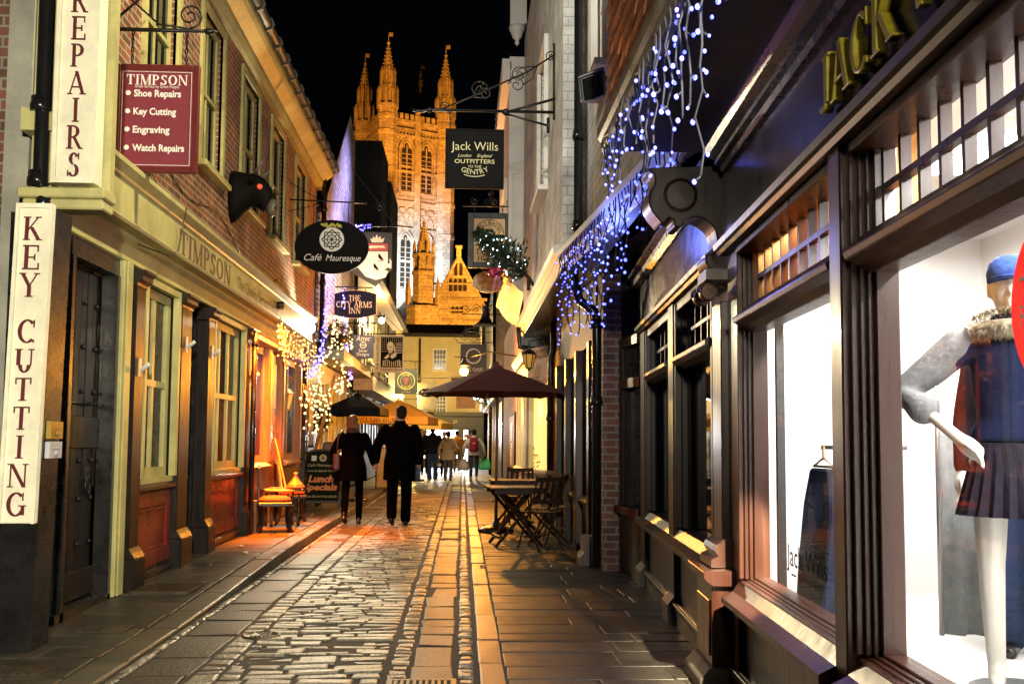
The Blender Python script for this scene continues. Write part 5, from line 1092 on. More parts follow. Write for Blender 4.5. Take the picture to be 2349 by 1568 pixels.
arm('sign_bracket', 'iron bar with diagonal stay carrying the dark green burger sign', [(-2.88, 33, F.o.z+h+.25), (F.o.x+w*.7, 33, F.o.z+h+.25)], .016, None, lambda m: m.tube([F.p(-w*.4, h), F.p(-w*.4, h+.25)], .009).tube([F.p(w*.4, h), F.p(w*.4, h+.25)], .009).tube([F.p(w*.7, h+.25), at(1000, 942, 33)], .006) if False else m.tube([F.p(-w*.4, h), F.p(-w*.4, h+.25)], .009).tube([F.p(w*.4, h), F.p(w*.4, h+.25)], .009))
t, F, w, h = board('hanging_sign', 'small navy sign with two lines of pale serif capitals on the end house', 47, 953, 978, 918, 941, NAVY)
m = MB(); serif(m, 'NOA', F, 0, h*.54, h*.28, .001, .003, fit=w*.62); serif(m, 'NOA', F, 0, h*.14, h*.28, .001, .003, fit=w*.62); m.build('lettering', WLET, t)
arm('sign_bracket', 'little iron arm behind the small navy serif sign', [F.p(-w*.5, h+.06, -.05), F.p(w*.5, h+.06, -.05)], .012, None, lambda m: m.tube([F.p(0, h, -.03), F.p(0, h+.06, -.05)], .01).tube([F.p(-w*.5, h+.06, -.05), (-2.85, 47, F.o.z+h+.06)], .012))
t, F, w, h = board('hanging_sign', 'white sign with a black oval hung on a wire across the far end', 42, 957, 1002, 878, 938, mat('white_board', (.75, .70, .60), .5))
m = MB().lathe(F.p(-.03, h*.62, .001), [(.0, 0), (1, 0), (1, .004), (0, .004)], 28, (Vector((w*.42, 0, 0)), Vector((0, 0, h*.16)), Vector((0, -1, 0))), sm=False); m.build('oval_panel', SGB, t)
sans(MB(), 'Black', F, -.03, h*.56, .15, .006, .003, fit=w*.6, shear=.25).build('lettering', WLET, t)
zz = F.o.z+h
arm('span_wire', 'horizontal iron span carrying the white sign over the street', [(-2.85, 42, zz+.22), (F.o.x-.2, 42, zz+.19), (F.o.x+.3, 42, zz+.2), (.8, 42, zz+.24)], .014, None, lambda m: m.tube([F.p(-w*.35, h), F.p(-w*.35, h+.2)], .008).tube([F.p(w*.35, h), F.p(w*.35, h+.2)], .008))
# ---- right side
t, F, w, h = board('hanging_sign', 'slate grey sign with a pale brushed ring above the burgundy parasol', 30, 1055, 1116, 789, 858, mat('slate_board', (.055, .058, .07), .5))
m = MB(); rings(m, F, 0, h*.60, [(w*.255, w*.295)], .001); rings(m, F, 0.01, h*.605, [(w*.24, w*.247)], .001); sans(m, 'THE OASIS', F, 0, h*.10, .115, .001, .003, fit=w*.72); m.build('lettering', WLET, t)
arm('sign_bracket', 'wrought iron bracket with curls over the slate grey ring sign', [(.98, 30, F.o.z+h+.05), at(1050, 786, 30)], .016, None, lambda m: [m.tube(scroll((at(x, 772, 30).x, at(x, 772, 30).z), FC(0, 30, 0), .16, 1.6, 0, s), .01, 5) for x, s in ((1066, 1), (1085, -1), (1100, 1))] and m.tube([at(1043, 775, 30), at(1050, 786, 30)], .012))
D = 18; t, F, w, h = board('hanging_sign', 'tan coffee house sign in a dark blue frame behind the wall-mounted fir', D, 1072, 1172, 489, 614, mat('tan_board', (.85, .60, .30), .5, var=.05), frame=.11, fm=mat('blue_black_frame', (.012, .016, .022), .4))
m = MB(); e = -.0055; c = h*.62
mould_text(m, 'DAILY ROASTED', F, 0, c, .21, .06, 168, 12, e)
line(m, F, [(.262*math.cos(R(a)), c+.262*math.sin(R(a))) for a in range(0, 181, 12)], .012, e); line(m, F, [(.165*math.cos(R(a)), c+.165*math.sin(R(a))) for a in range(0, 181, 15)], .008, e)
m.fbox(F, -.28, .28, c-.075, c-.015, e, e+.003)
for x in (-.05, 0, .05): m.ball(F.p(x, c+.05, e), .028, 6, 4, rz=1.5, ry=.2)
sans(m, 'EXCELLENCE', F, 0, c-.065, .04, e+.004, .001, fit=.3) if False else None
serif(m, 'COFFEE', F, 0, h*.245, .085, e, .003, fit=.46); serif(m, 'HOUSE', F, 0, h*.135, .085, e, .003, fit=.42); m.build('lettering', SGB, t)
zt_ = F.o.z+h; chain(t, F, ((-w*.35, h), (w*.3, h)), h+.11)
arm('sign_bracket', 'green-black iron bracket with paired scrolls over the tan coffee sign', [(1.06, D, zt_+.12), (F.o.x-w*.62, D, zt_+.12)], .014, None, lambda m: [m.tube(scroll((F.o.x+x, zt_+.21), FC(0, D, 0), .075, 1.5, 1.57, s), .008, 5) for x, s in ((-.28, 1), (-.05, -1), (.09, 1), (.36, -1))] and m.tube([(F.o.x+.02, D, zt_+.12), (F.o.x+.02, D, zt_+.38)], .014).ball((F.o.x+.02, D, zt_+.36), .05, 8, 6))
D = 19; c = at(1119, 647, D); rx, rz = 36*D/2283, 25*D/2283; F = FC(c.x, D, c.z)
t = thing('oval_sign', 'small cream oval cafe sign with scrolled ornament under the coffee sign', 'sign', tuple(c)); ax = (Vector((rx, 0, 0)), Vector((0, 0, rz)), Vector((0, -1, 0)))
MB().lathe(c, [(1, -.025), (1, .02)], 36, ax, sm=False).build('board', mat('oval_cream', (.85, .68, .42), .5), t)
m = MB().lathe(c, [(.90, .021), (.90, .023), (.93, .023), (.93, .021)], 36, ax, sm=False, caps=False); sans(m, 'CAFE TURQUE', F, 0, -.045, .075, .021, .003, fit=rx*1.2)
for s in (-1, 1):
    for k in (-1, 0, 1): m.tube(scroll((k*.1, s*.12), Fr(F.p(0, 0, .022), F.u, F.v, F.n), .04, 1.2, 0, s), .006, 4)
m.build('ornament', mat('oval_print', (.22, .15, .09), .6), t); chain(t, F, ((-.1, rz*.95), (.1, rz*.95)), rz+.15)
# museum sign on the brick wall
D = 23.4; Fm = Fr((1.2, D, 1.15), (0, 1, 0), (0, 0, 1), (-1, 0, 0))
t = thing('museum_sign', 'tall black-framed museum panel with vertical lettering on the brick wall', 'sign', (1.2, D+.5, 1.2))
a0, a1 = at(1203, 1000, 22.7), at(1187, 1000, 25); z0, z1 = at(1195, 1078, 23.6).z, at(1195, 948, 23.6).z
Fm = Fr((1.2, 0, 0), (0, 1, 0), (0, 0, 1), (-1, 0, 0))
MB().fbox(Fm, 22.0, 24.6, z0, z1, 0, .05).build('frame', SGB, t); MB().fbox(Fm, 22.25, 24.35, z0+.08, z1-.08, .051, .055).build('panel', mat('museum_panel', (.12, .10, .06), .6), t)
sans(MB(), 'Roman Museum', Fr((1.14, 23.0, (z0+z1)/2-.05), (0, 0, -1), (0, -1, 0), (-1, 0, 0)), 0, -.5, .8, .0, .004, fit=(z1-z0)*.72, bold=.01).build('lettering', WLET, t)
# iron signs farther along on the right
t, F, w, h = board('hanging_sign', 'rust brown sign half hidden behind the burgundy parasol', 40, 1034, 1074, 867, 900, mat('rust_board', (.22, .06, .03), .5)); arm('sign_bracket', 'thin rod carrying the half hidden rust brown sign', [(.85, 40, F.o.z+h+.05), F.p(-w*.5, h+.05)], .012)
t, F, w, h = board('hanging_sign', 'orange square sign below the rim of the burgundy parasol', 37, 1046, 1090, 908, 936, mat('orange_board', (.55, .22, .05), .5)); arm('sign_bracket', 'thin rod carrying the orange square sign', [(.95, 37, F.o.z+h+.05), F.p(-w*.5, h+.05)], .012)
for D, y, l in ((26, 700, 'upper'), (33, 741, 'lower')):
    p = at(1092, y+20, D); q = at(1060, y+20, D)
    arm('scroll_bracket', l+' of two empty scrolled iron brackets against the floodlit transept', [(1.15, D, p.z), q], .013, None, lambda m: [m.tube(scroll((p.x-k*.28, p.z+.14), FC(0, D, 0), .12, 1.5, 0, s), .009, 5) for k, s in ((0, 1), (1, -1), (-1, 1))] and m.tube([(1.1, D, p.z+.5), q], .008))
# JACK WILLS decal on the glass and the round red sticker
Fd = Fr(FRT.p(4.62, .72, -.096), (-.065, -1, 0), (0, 0, 1), (-1, .065, 0))
m = MB(); sans(m, 'Jack Wills', Fd, 0, .05, .1, 0, .001, 'L', fit=.62); sans(m, 'FABULOUSLY BRITISH', Fd, .2, 0, .025, 0, .001, 'L', fit=.36); line(m, Fd, [(.08, .012), (.15, .012)], .006)
solo(m, 'window_lettering', SGB, 'thin black shop name applied low on the far lit window pane', 'lettering', tuple(FRT.p(4.5, .72, -.09)))
c = FRT.p(2.19, 1.66, -.092); ax = (Vector((-.065, -1, 0)), Vector((0, 0, 1)), Vector((-1, .065, 0)))
t = thing('window_sticker', 'large round bright red sticker on the nearest shop window', 'sticker', tuple(c))
sm_ = mat('sticker_red', (.85, .05, .018), .5, var=0); nt_ = sm_.node_tree; tr_ = nt_.nodes.new('ShaderNodeBsdfTranslucent'); tr_.inputs[0].default_value = (.9, .05, .015, 1); mx_ = nt_.nodes.new('ShaderNodeMixShader'); mx_.inputs[0].default_value = .45
nt_.links.new(nt_.nodes['Principled BSDF'].outputs[0], mx_.inputs[1]); nt_.links.new(tr_.outputs[0], mx_.inputs[2]); nt_.links.new(mx_.outputs[0], nt_.nodes['Material Output'].inputs[0])
MB().lathe(c, [(.22, 0), (.22, .003), (0, .003)], 48, ax, sm=False).build('disc', sm_, t)
Fq = Fr(c, *ax); m = MB(); sans(m, 'R', Fq, -.15, -.045, .055, .004, .002); line(m, Fq, [(-.17, .07), (-.10, .078)], .01, .004); m.build('lettering', WLET, t)
# ================================================================ LIGHT STRINGS
CAB_D = mat('dark_cable', (.012, .012, .014), .5, var=0); CAB_W = mat('clear_cable', (.30, .24, .14), .5, var=0); CAB_B = mat('white_cable', (.16, .17, .22), .5, var=0)
B_BLUE = mat('blue_white_bulb', (1, 1, 1), .4, var=0, emit=(.06, .085, 1), es=6, sample=False)
B_VIOL = mat('violet_bulb', (1, 1, 1), .4, var=0, emit=(.08, .085, 1), es=4.5, sample=False)
B_WARM = mat('warm_bulb', (1, 1, 1), .4, var=0, emit=(1, .46, .09), es=2.6, sample=False)
B_CREAM = mat('cream_bulb', (1, 1, 1), .4, var=0, emit=(1, .78, .30), es=2.6, sample=False)
B_COOL = mat('cool_bulb', (1, 1, 1), .4, var=0, emit=(.6, .9, 1), es=9, sample=False)
def string(name, label, cables, bulbs, r, bm, cm, group=None, cr=.004, parent=None):
    if parent is None:
        c = sum((Vector(b) for b in bulbs), Vector())/len(bulbs); t = thing(name, label, 'light string', tuple(c), group)
    else: t = parent
    if cables:
        m = MB()
        for c_ in cables: m.tube(c_, cr, 4)
        m.build('cable', cm, t)
    bulbs = sorted(bulbs, key=lambda p: p[1]); o0 = org(t); first = None
    sh = MB(); sh.ball((0, 0, 0), r, 8, 5, rz=1.15)
    for b in bulbs[:100]:
        if first is None: first = sh.link('bulb', bm, (0, 0, 0), None, 0, 1, True); o = first
        else: o = first.copy(); COL.objects.link(o)
        o.parent = t; o.location = Vector(b)-o0; k_ = random.uniform(.75, 1.3); o.scale = (k_, k_, k_); ORG[o.name] = o0
    if len(bulbs) > 100:
        m = MB()
        for b in bulbs[100:]: m.ball(b, r, 6, 4)
        m.build('bulbs', bm, t, smooth=True)['kind'] = 'stuff'
    return t
def drop(top, l, step, jit, cables, bulbs):
    p = Vector(top); pts = [p.copy()]; z = 0
    while z < l:
        z += step*random.uniform(.8, 1.2); q = Vector((p.x+random.uniform(-jit, jit), p.y+random.uniform(-jit, jit), p.z-z)); pts.append(q)
        s = q+Vector((random.uniform(-.03, .03), random.uniform(-.03, .03), -.015)); bulbs.append(tuple(s))
        if random.random() < .5: cables.append([q, s])
    cables.append(pts)
random.seed(11)
ca, bu = [], []
for i in range(32):
    y = 2.7+i*.092; drop((.785, y, 3.02+random.uniform(-.01, .03)), random.choice([.08, .2, .3, .42]), .085, .02, ca, bu)
for x, y, l in ((.98, 3.05, .12), (.87, 3.62, .62), (.95, 4.5, .28), (.92, 5.1, .2)): drop((x, y, 2.99), l, .12, .03, ca, bu)
ca.append([(.785, 2.6+i*.15, 3.03+.02*math.sin(i*2)) for i in range(20)])
string('icicle_lights', 'blue-white icicle lights hanging from the edge of the near black overhang', ca, bu, .0080, B_BLUE, CAB_B, 'festive icicle lights', .0048)
ca, bu = [], []
for i in range(46):
    f = i/45; y = 5.85+f*4.35; x = 1.30-f*.32; drop((x, y, 3.24+random.uniform(-.02, .02)), random.choice([.15, .3, .5, .7, .85]) if f > .2 else random.choice([.1, .25, .4]), .10, .03, ca, bu)
ca.append([(1.30-i/19*.32, 5.85+i/19*4.35, 3.25+.02*math.sin(i*2)) for i in range(20)])
string('icicle_lights', 'dense blue-white icicle lights below the white gutter by the black downpipe', ca, bu, .0095, B_BLUE, CAB_D, 'festive icicle lights', .005)
ca, bu = [], []
for i in range(30):
    y = 14.1+i*.125; drop((-2.60+random.uniform(-.05, .02), y, 3.05+random.uniform(-.03, .03)), random.choice([.2, .35, .5, .65]), .085, .035, ca, bu)
ca.append([(-2.62, 14+i*.2, 3.08) for i in range(20)])
string('icicle_lights', 'golden icicle lights crowded under the cream fascia over the orange cafe front', ca, bu, .0125, B_WARM, CAB_W, 'festive icicle lights', .005)
def onwall(x, y, X=-2.75): D = X*2283.3/(x-1060.); return at(x, y, D)
def strand(pts, n, jx, X=-2.75):
    out = []; L = [onwall(x, y, X) for x, y in pts]
    for i in range(n):
        f = i/(n-1)*(len(L)-1); k = min(int(f), len(L)-2); p = L[k].lerp(L[k+1], f-k); out.append((p.x+random.uniform(0, .06), p.y+random.uniform(-jx, jx)*3, p.z+random.uniform(-.04, .04)))
    return [L], out
c1, b1 = strand([(751, 659), (751, 689), (746, 708), (744, 725), (741, 751), (736, 790), (730, 815), (725, 832), (714, 848), (708, 862)], 95, .09)
string('light_strand', 'violet-blue light strand snaking down the corner pipe of the inn', c1, b1, .019, B_VIOL, CAB_D, 'blue strands on the inn')
c1, b1 = strand([(784, 659), (786, 730), (789, 749), (790, 787), (794, 807), (797, 828), (800, 856), (803, 871)], 80, .07)
string('light_strand', 'violet-blue light strand falling straight below the navy inn board', c1, b1, .021, B_VIOL, CAB_D, 'blue strands on the inn')
c1, b1 = strand([(815, 518), (830, 521), (846, 518), (822, 524)], 22, .1, -2.5)
string('light_strand', 'short cluster of violet-blue bulbs above the grey shield sign', c1, b1, .02, B_VIOL, CAB_D, 'blue strands on the inn')
ca, bu = [], []
for pts, n in (([(763, 745), (757, 765), (758, 795), (748, 812), (738, 835), (728, 864), (724, 890)], 38), ([(768, 760), (768, 800), (764, 840)], 14), ([(784, 770), (780, 800), (784, 830), (786, 862)], 24), ([(776, 795), (782, 850)], 12), ([(800, 752), (802, 790), (804, 800)], 16)):
    a, b = strand(pts, n, .06, -2.6); ca += a; bu += b
for i in range(30):
    p = onwall(random.uniform(766, 804), random.uniform(866, 905), -2.42); bu.append(tuple(p))
string('light_strand', 'cream light strand draped over the inn front and its tiled pent roof', ca, bu, .017, B_CREAM, CAB_W)
ca, bu = [], []
for i in range(14):
    x = 697+i*4.6; p = onwall(x, random.uniform(868, 888), -2.38); drop(tuple(p), random.uniform(.25, .75), .11, .03, ca, bu)
string('icicle_lights', 'cream icicle lights dangling in front of the leafy hanging ball', ca, bu, .016, B_CREAM, CAB_W, 'festive icicle lights')
# ================================================================ LAMPS AND FITTINGS
LAMPW = mat('lamp_white', (1, 1, 1), .4, var=0, emit=(1, .88, .62), es=30, sample=False); LAMPO = mat('lamp_orange', (1, 1, 1), .4, var=0, emit=(1, .36, .04), es=9, sample=False)
AMB = mat('amber_glass', (.6, .3, .08), .3, var=.2, emit=(1, .42, .06), es=.9); COPPER = mat('copper', (.5, .18, .06), .35, metal=.8, var=.2)
def floodlamp(x, y, D, label, r=.075, X=None):
    p = at(x, y, D); t = thing('flood_lamp', label, 'lamp', tuple(p))
    MB().ball(p, r, 12, 8).build('bulb', LAMPW, t, smooth=True)
    MB().box(p.x-r*1.2, p.x+r*1.2, p.y-.02, p.y+.1, p.z+r, p.z+r*1.8).tube([(p.x, p.y+.05, p.z+r*1.5), (X, p.y+.1, p.z+r*2.2)], .015).build('housing', IRON, t)
floodlamp(709, 752, 18.35, 'glaring white flood lamp at the far end of the cream fascia', .11, -2.85)
floodlamp(875, 735, 30.2, 'bright white lamp on the pub eaves above the woodcut sign', .09, -2.9); floodlamp(834, 734, 25.0, 'smaller white lamp just under the navy inn board', .07, -2.95)
# street lantern with wire arm
p = Vector((.02, 22.0, 2.86)); t = thing('street_lantern', 'glaring orange street lantern shining over the burgundy parasol', 'lamp', tuple(p))
MB().ball(p, .10, 12, 8).build('bulb', LAMPO, t, smooth=True); MB().lathe(p, [(.02, .3), (.05, .2), (.15, .13), (.14, .11)], 10).tube([p+Vector((0, 0, .28)), (.6, 22, 3.3), (1.22, 22, 3.2)], .016).tube([p+Vector((.0, 0, .3)), (-.2, 22, 3.18)], .012).build('arm', IRON, t)
def lantern(x, y, D, label, h=.42, m=AMB, fm=COPPER, wallX=None, hang=True, group=None):
    p = at(x, y, D); t = thing('wall_lantern', label, 'lantern', tuple(p), group); w = h*.27; z = p.z
    MB().lathe((p.x, D, z-h*.42), [(w*.55, 0), (w, h*.55)], 6, sm=False).build('pane', m, t)
    f = MB()
    for i in range(6): a = math.pi/3*i; f.tube([(p.x+w*.57*math.cos(a), D+w*.57*math.sin(a), z-h*.42), (p.x+w*1.02*math.cos(a), D+w*1.02*math.sin(a), z+h*.13)], .008, 4)
    f.lathe((p.x, D, z), [(w*1.12, h*.12), (w*1.15, h*.15), (w*.5, h*.32), (w*.25, h*.34), (w*.25, h*.4), (w*.1, h*.5), (.004, h*.56)], 6, sm=False).lathe((p.x, D, z), [(.004, -h*.58), (w*.2, -h*.5), (w*.6, -h*.44), (w*.6, -h*.41)], 6, sm=False)
    if wallX is not None: f.tube([(p.x, D, z+h*.5), (p.x, D, z+h*.68), ((p.x+wallX)/2, D, z+h*.78), (wallX, D, z+h*.7)], .012).tube(scroll(((p.x+wallX)/2, z+h*.6), FC(0, D, 0), h*.14, 1.4), .007, 4)
    f.build('frame', fm, t)
lantern(655, 912, 16.9, 'nearer of two copper lanterns with amber panes on the cafe front', .46, wallX=-2.85, group='cafe lanterns'); lantern(677, 916, 17.7, 'farther of two copper lanterns, hung by the dark corner post', .46, wallX=-2.85, group='cafe lanterns')
lantern(1213, 820, 16.3, 'brown lantern with amber panes above the cream bay window', .40, mat('dull_amber', (.5, .3, .06), .3, var=.2, emit=(1, .5, .05), es=.25), IRON, 1.45)
D = 13.6; lantern(566, 866, D, 'unlit black wall lantern on the post beside the cafe', .52, mat('black_pane', (.02, .02, .02), .15), IRON, -2.88)
p = at(1126, 652, 24); t = thing('globe_lamp', 'milky globe lamp behind the small cream oval sign', 'lamp', tuple(p)); MB().ball(p, .16, 12, 8).build('globe', mat('milk_glass', (.8, .6, .25), .3, var=0, emit=(1, .65, .2), es=.7), t); MB().lathe(p, [(.3, .12), (.05, .2), (.03, .35)], 12).tube([p+Vector((0, 0, .3)), (1.2, 24, p.z+.45)], .015).build('shade', IRON, t)
p = at(1102, 815, 28) if False else at(1113, 738, 27); t = thing('pendant_lamp', 'dark enamel shade lamp among the brackets near the transept', 'lamp', tuple(p)); MB().lathe(p, [(.36, -.1), (.2, -.02), (.12, .1), (.1, .3), (.14, .34), (.05, .4)], 14).tube([p+Vector((0, 0, .4)), (1.0, 27, p.z+.55)], .014).build('shade', IRON, t)
# unlit floodlight box on the white tiles
p = at(1360, 200, 6.9); t = thing('floodlight', 'grey unlit box floodlight pointing down beside the hung orange tiles', 'floodlight', tuple(p))
GREYB = mat('grey_alloy', (.16, .16, .17), .4, metal=.3, var=.1); F = Fr(p, (.9, -.2, .3), (-.15, -.3, .9), (-.2, -.9, -.3))
MB().fbox(F, -.085, .085, -.09, .09, -.06, .03).fbox(F, -.1, .1, .09, .11, -.07, .07).fbox(F, -.1, -.085, -.06, .09, -.05, .06).fbox(F, .085, .1, -.06, .09, -.05, .06).build('case', GREYB, t, bev=.006)
MB().fbox(F, -.075, .075, -.08, .08, .03, .034).build('lens', DARKGLASS, t); MB().tube([F.p(.05, 0, -.06), F.p(.12, .05, -.12), (1.32, 6.95, p.z+.06)], .012).build('arm', IRON, t)
# security cameras
p = at(587, 706, 13.6); t = thing('dome_camera', 'white dome security camera on a bent arm under the fascia', 'camera', tuple(p)); MB().lathe(p, [(.07, .0), (.075, .03), (.07, .09), (.03, .12)], 14).build('housing', WHITEP, t); MB().ball(p, .062, 12, 8).build('dome', DARKGLASS, t, smooth=True); MB().tube([p+Vector((0, 0, .12)), p+Vector((-.02, 0, .16)), p+Vector((-.24, -.2, .16)), p+Vector((-.26, -.22, -.06))], .016).build('arm', PIPE, t)
p = at(640, 700, 14.6); t = thing('spot_camera', 'small dark spotlight on a hooked cable above the golden icicle lights', 'spotlight', tuple(p)); MB().lathe(p, [(.03, -.08), (.055, -.05), (.06, .06), (.05, .07)], 12, (Vector((0, .4, .9)), Vector((0, .9, -.4)), Vector((1, 0, 0)))).build('case', IRON, t); MB().tube([p+Vector((-.06, 0, 0)), p+Vector((-.16, 0, .05)), p+Vector((-.2, .05, .3)), p+Vector((-.05, .1, .4))], .01).build('arm', IRON, t)
# white flag sockets
for x, y, D, pos in ((293, 842, 8.76, 'on the first dark pilaster'), (413, 790, 10.2, 'on the second dark pilaster'), (472, 808, 11.25, 'right of the black doorway'), (560, 862, 13.4, 'beneath the black wall lantern')):
    p = at(x, y, D); p.x = -2.80; t = thing('flag_socket', 'white angled flag socket '+pos, 'flag holder', tuple(p), 'flag sockets'); MB().fbox(Fr(p, (0, 1, 0), (0, 0, 1), (1, 0, 0)), -.02, .02, -.08, .08, 0, .01).tube([p+Vector((.01, 0, -.03)), p+Vector((.085, -.02, .03))], .02, 8).build('socket', WHITEP, t, bev=.003)
# plates on the post
p = at(112, 985, 6.5); 
for y0, y1, m, l, nm in ((966, 1006, mat('brass', (.5, .34, .08), .35, metal=.7, var=.2), 'brass bell plate beside the studded door', 'bell_plate'), (1012, 1050, mat('pale_plastic', (.5, .52, .55), .4), 'pale plastic letter and entry plate under the brass plate', 'entry_plate')):
    z1, z0 = at(112, y0, 6.6).z, at(112, y1, 6.6).z; x = KX1+(z0-KZB)*LEAN; F = Fr((x+.004, 6.57, z0), (0, 1, 0), (0, 0, 1), (1, 0, 0))
    solo(MB().fbox(F, -.1, .1, 0, z1-z0, 0, .03).fbox(F, -.06, .06, (z1-z0)*.55, (z1-z0)*.62, .03, .034).lathe(F.p(0, (z1-z0)*.3, .03), [(.02, 0), (.016, .01), (.002, .012)], 10, (F.u, F.v, F.n)), nm, m, l, 'plate', tuple(F.o), bev=.003)
solo(MB().box(-2.83, -2.73, 13.5, 13.62, zl(13.5)-.01, .52), 'corner_bollard', mat('weathered_timber', (.16, .11, .07), .7, var=.3, bump=.3), 'short weathered timber stub by the start of the orange cafe front', 'post', (-2.78, 13.56, .1), bev=.012)
# ================================================================ BULL HEAD
D = 12.8; c = at(575, 450, D); t = thing('bull_head', 'black bull head with red eyes mounted on the brick wall', 'statue', (-2.98, D, c.z))
HIDE = mat('bull_hide', (.003, .0028, .0028), .75, spec=.15, var=.4, scale=12, bump=.5, bscale=25)
def rg(x, y0, z0, ry, rz, tilt=0, k=16): return [(x+tilt*math.sin(2*math.pi*i/k)*rz, y0+ry*math.cos(2*math.pi*i/k), z0+rz*math.sin(2*math.pi*i/k)) for i in range(k)]
Zc = c.z
m = MB().ring([rg(-3.0, D, Zc-.02, .26, .40), rg(-2.9, D, Zc, .25, .37), rg(-2.78, D-.02, Zc+.05, .22, .29), rg(-2.66, D-.04, Zc+.08, .2, .25, .1), rg(-2.56, D-.07, Zc+.03, .18, .22, .25), rg(-2.47, D-.11, Zc-.07, .14, .16, .5), rg(-2.42, D-.14, Zc-.16, .11, .12, .6)])
for s in (-1, 1):
    m.ring([[(q.x, q.y, q.z) for q in [Vector((-2.66, D-.04+s*(.17+.16*f), Zc+.16+.03*f))+Vector((.05*(1-f*.8)*math.cos(a), 0, .07*(1-f*.8)*math.sin(a))) for a in [j*math.pi/4 for j in range(8)]]] for f in (0, .4, .8, 1)])
m.build('head', HIDE, t)
m = MB().ring([rg(-2.43, D-.13, Zc-.14, .09, .09, .6), rg(-2.36, D-.16, Zc-.22, .12, .12, .5), rg(-2.32, D-.18, Zc-.26, .09, .09, .5), rg(-2.30, D-.19, Zc-.28, .03, .03)]); m.build('muzzle', mat('muzzle_grey', (.10, .085, .075), .5, var=.2), t)
for s in (-1, 1):
    MB().tube([(-2.62, D-.05+s*.12, Zc+.28), (-2.58, D-.06+s*.2, Zc+.34), (-2.52, D-.07+s*.24, Zc+.40), (-2.48, D-.08+s*.23, Zc+.47)], [.034, .029, .02, .005], 8).build('horn', mat('horn', (.16, .13, .11), .4, var=.3), t)
    e = (-2.545, D-.06+s*.185, Zc+.08); eo = MB().ball(e, .05, 10, 6).build('eye_socket', mat('eye_rim', (.10, .08, .07), .5), t)
    MB().ball((e[0]+.01, e[1]+s*.025, e[2]), .036, 10, 6).build('eye', mat('red_eye', (.8, .05, .02), .3, var=0, emit=(1, .04, .01), es=2.2), eo)
    MB().ball((-2.31, D-.19+s*.06, Zc-.23), .022, 6, 4).build('nostril', HIDE, t)
t.location = t.location; t.scale = (.86, .86, .86)
# ================================================================ PARASOLS
def parasol(name, label, x, y, R_, zr, za, m, k=8, ph=0, pole=True, base=None, val=.0, z0=0, group=None, sag=.05, text=None):
    t = thing(name, label, 'parasol', (x, y, z0), group); cn = MB(); n = 5; g = []
    for i in range(k*4):
        a = ph+2*math.pi*i/(k*4); f = (i % 4)/4; cr = math.cos(math.pi/k)/math.cos(math.pi/k*(2*f-1)); dip = 4*f*(1-f)
        g.append([(x+R_*r*cr*(1-.03*dip)*math.cos(a), y+R_*r*cr*(1-.03*dip)*math.sin(a), za-(za-zr)*(r**1.12)+dip*.02*r-.0) for r in (.04, .3, .55, .8, 1)]+([(x+R_*cr*1.0*math.cos(a), y+R_*cr*math.sin(a), zr-val+dip*.02)] if val else []))
    N_ = len(g[0]); vs = [p for r in g for p in r]; fs = [(i*N_+j, ((i+1) % len(g))*N_+j, ((i+1) % len(g))*N_+j+1, i*N_+j+1) for i in range(len(g)) for j in range(N_-1)]
    cn.add(vs, fs); cn.lathe((x, y, za-.02), [(.09, -.01), (.085, .02), (.03, .04), (.02, .09), (.004, .1)], 12); co = cn.build('canopy', m, t)
    for i in range(k): a = ph+2*math.pi*i/k; MB().tube([(x, y, za-.06), (x+R_*.97*math.cos(a), y+R_*.97*math.sin(a), zr-.01)], .009, 4).tube([(x, y, za-.42), (x+R_*.5*math.cos(a), y+R_*.5*math.sin(a), (za+zr)/2-.03)], .007, 4).build('rib', mat('parasol_wood', (.14, .07, .03), .5), t)
    if pole: MB().tube([(x, y, z0+.5), (x, y, za)], .019, 8).build('pole', mat('parasol_wood'), t); MB().tube([(x, y, z0+.02), (x, y, z0+.55)], .024, 8).tube([(x-.03, y, z0+.45), (x-.07, y, z0+.45)], .012, 6).build('lower_pole', PIPE, t)
    if base: MB().lathe((x, y, z0), [(.26, 0), (.27, .03), (.24, .055), (.16, .08), (.09, .095), (.05, .12), (.035, .2)], 20).build('base', mat('base_iron', (.03, .025, .02), .25, var=.2), t)
    return t
def gnd(x, y, z=0): d = ray(x, y); k = (z-CH)/d.z; return Vector((d.x*k, d.y*k, z))
g0 = gnd(1137, 1219)
parasol('parasol', 'open burgundy parasol over the folding tables', g0.x, g0.y, 1.20, 2.0, 2.43, mat('burgundy_canvas', (.075, .014, .013), .8, var=.15, scale=5), 8, R(7), True, True)
t = parasol('parasol', 'black square parasol half open in front of the inn', -2.15, 20.6, .78, 1.97, 2.27, mat('black_canvas', (.007, .007, .007), .8, spec=.1, var=.15), 4, R(40), True, True, .16, .09)
YC = mat('yellow_canvas', (.72, .42, .06), .7, var=.08)
t = parasol('parasol', 'nearer yellow parasol with dark lettering on its valance', -1.75, 27.5, 1.35, 1.95, 2.42, YC, 4, R(38), True, True, .2, .09, 'yellow pub parasols')
q = at(880, 982, 26.5); F = FC(-1.75, 27.5-.96*1.35*.73, 1.80); sans(MB(), 'CLUB BURRITO', Fr((-1.95, 26.45, 1.80), (.985, .17, 0), (0, 0, 1), (.17, -.985, 0)), 0, 0, .12, .02, .004, fit=1.5).build('lettering', mat('canvas_print', (.10, .05, .02), .6), t)
parasol('parasol', 'farther yellow parasol beyond the lettered one', -1.5, 33, 1.45, 1.88, 2.3, YC, 4, R(35), True, True, .2, .0, 'yellow pub parasols')
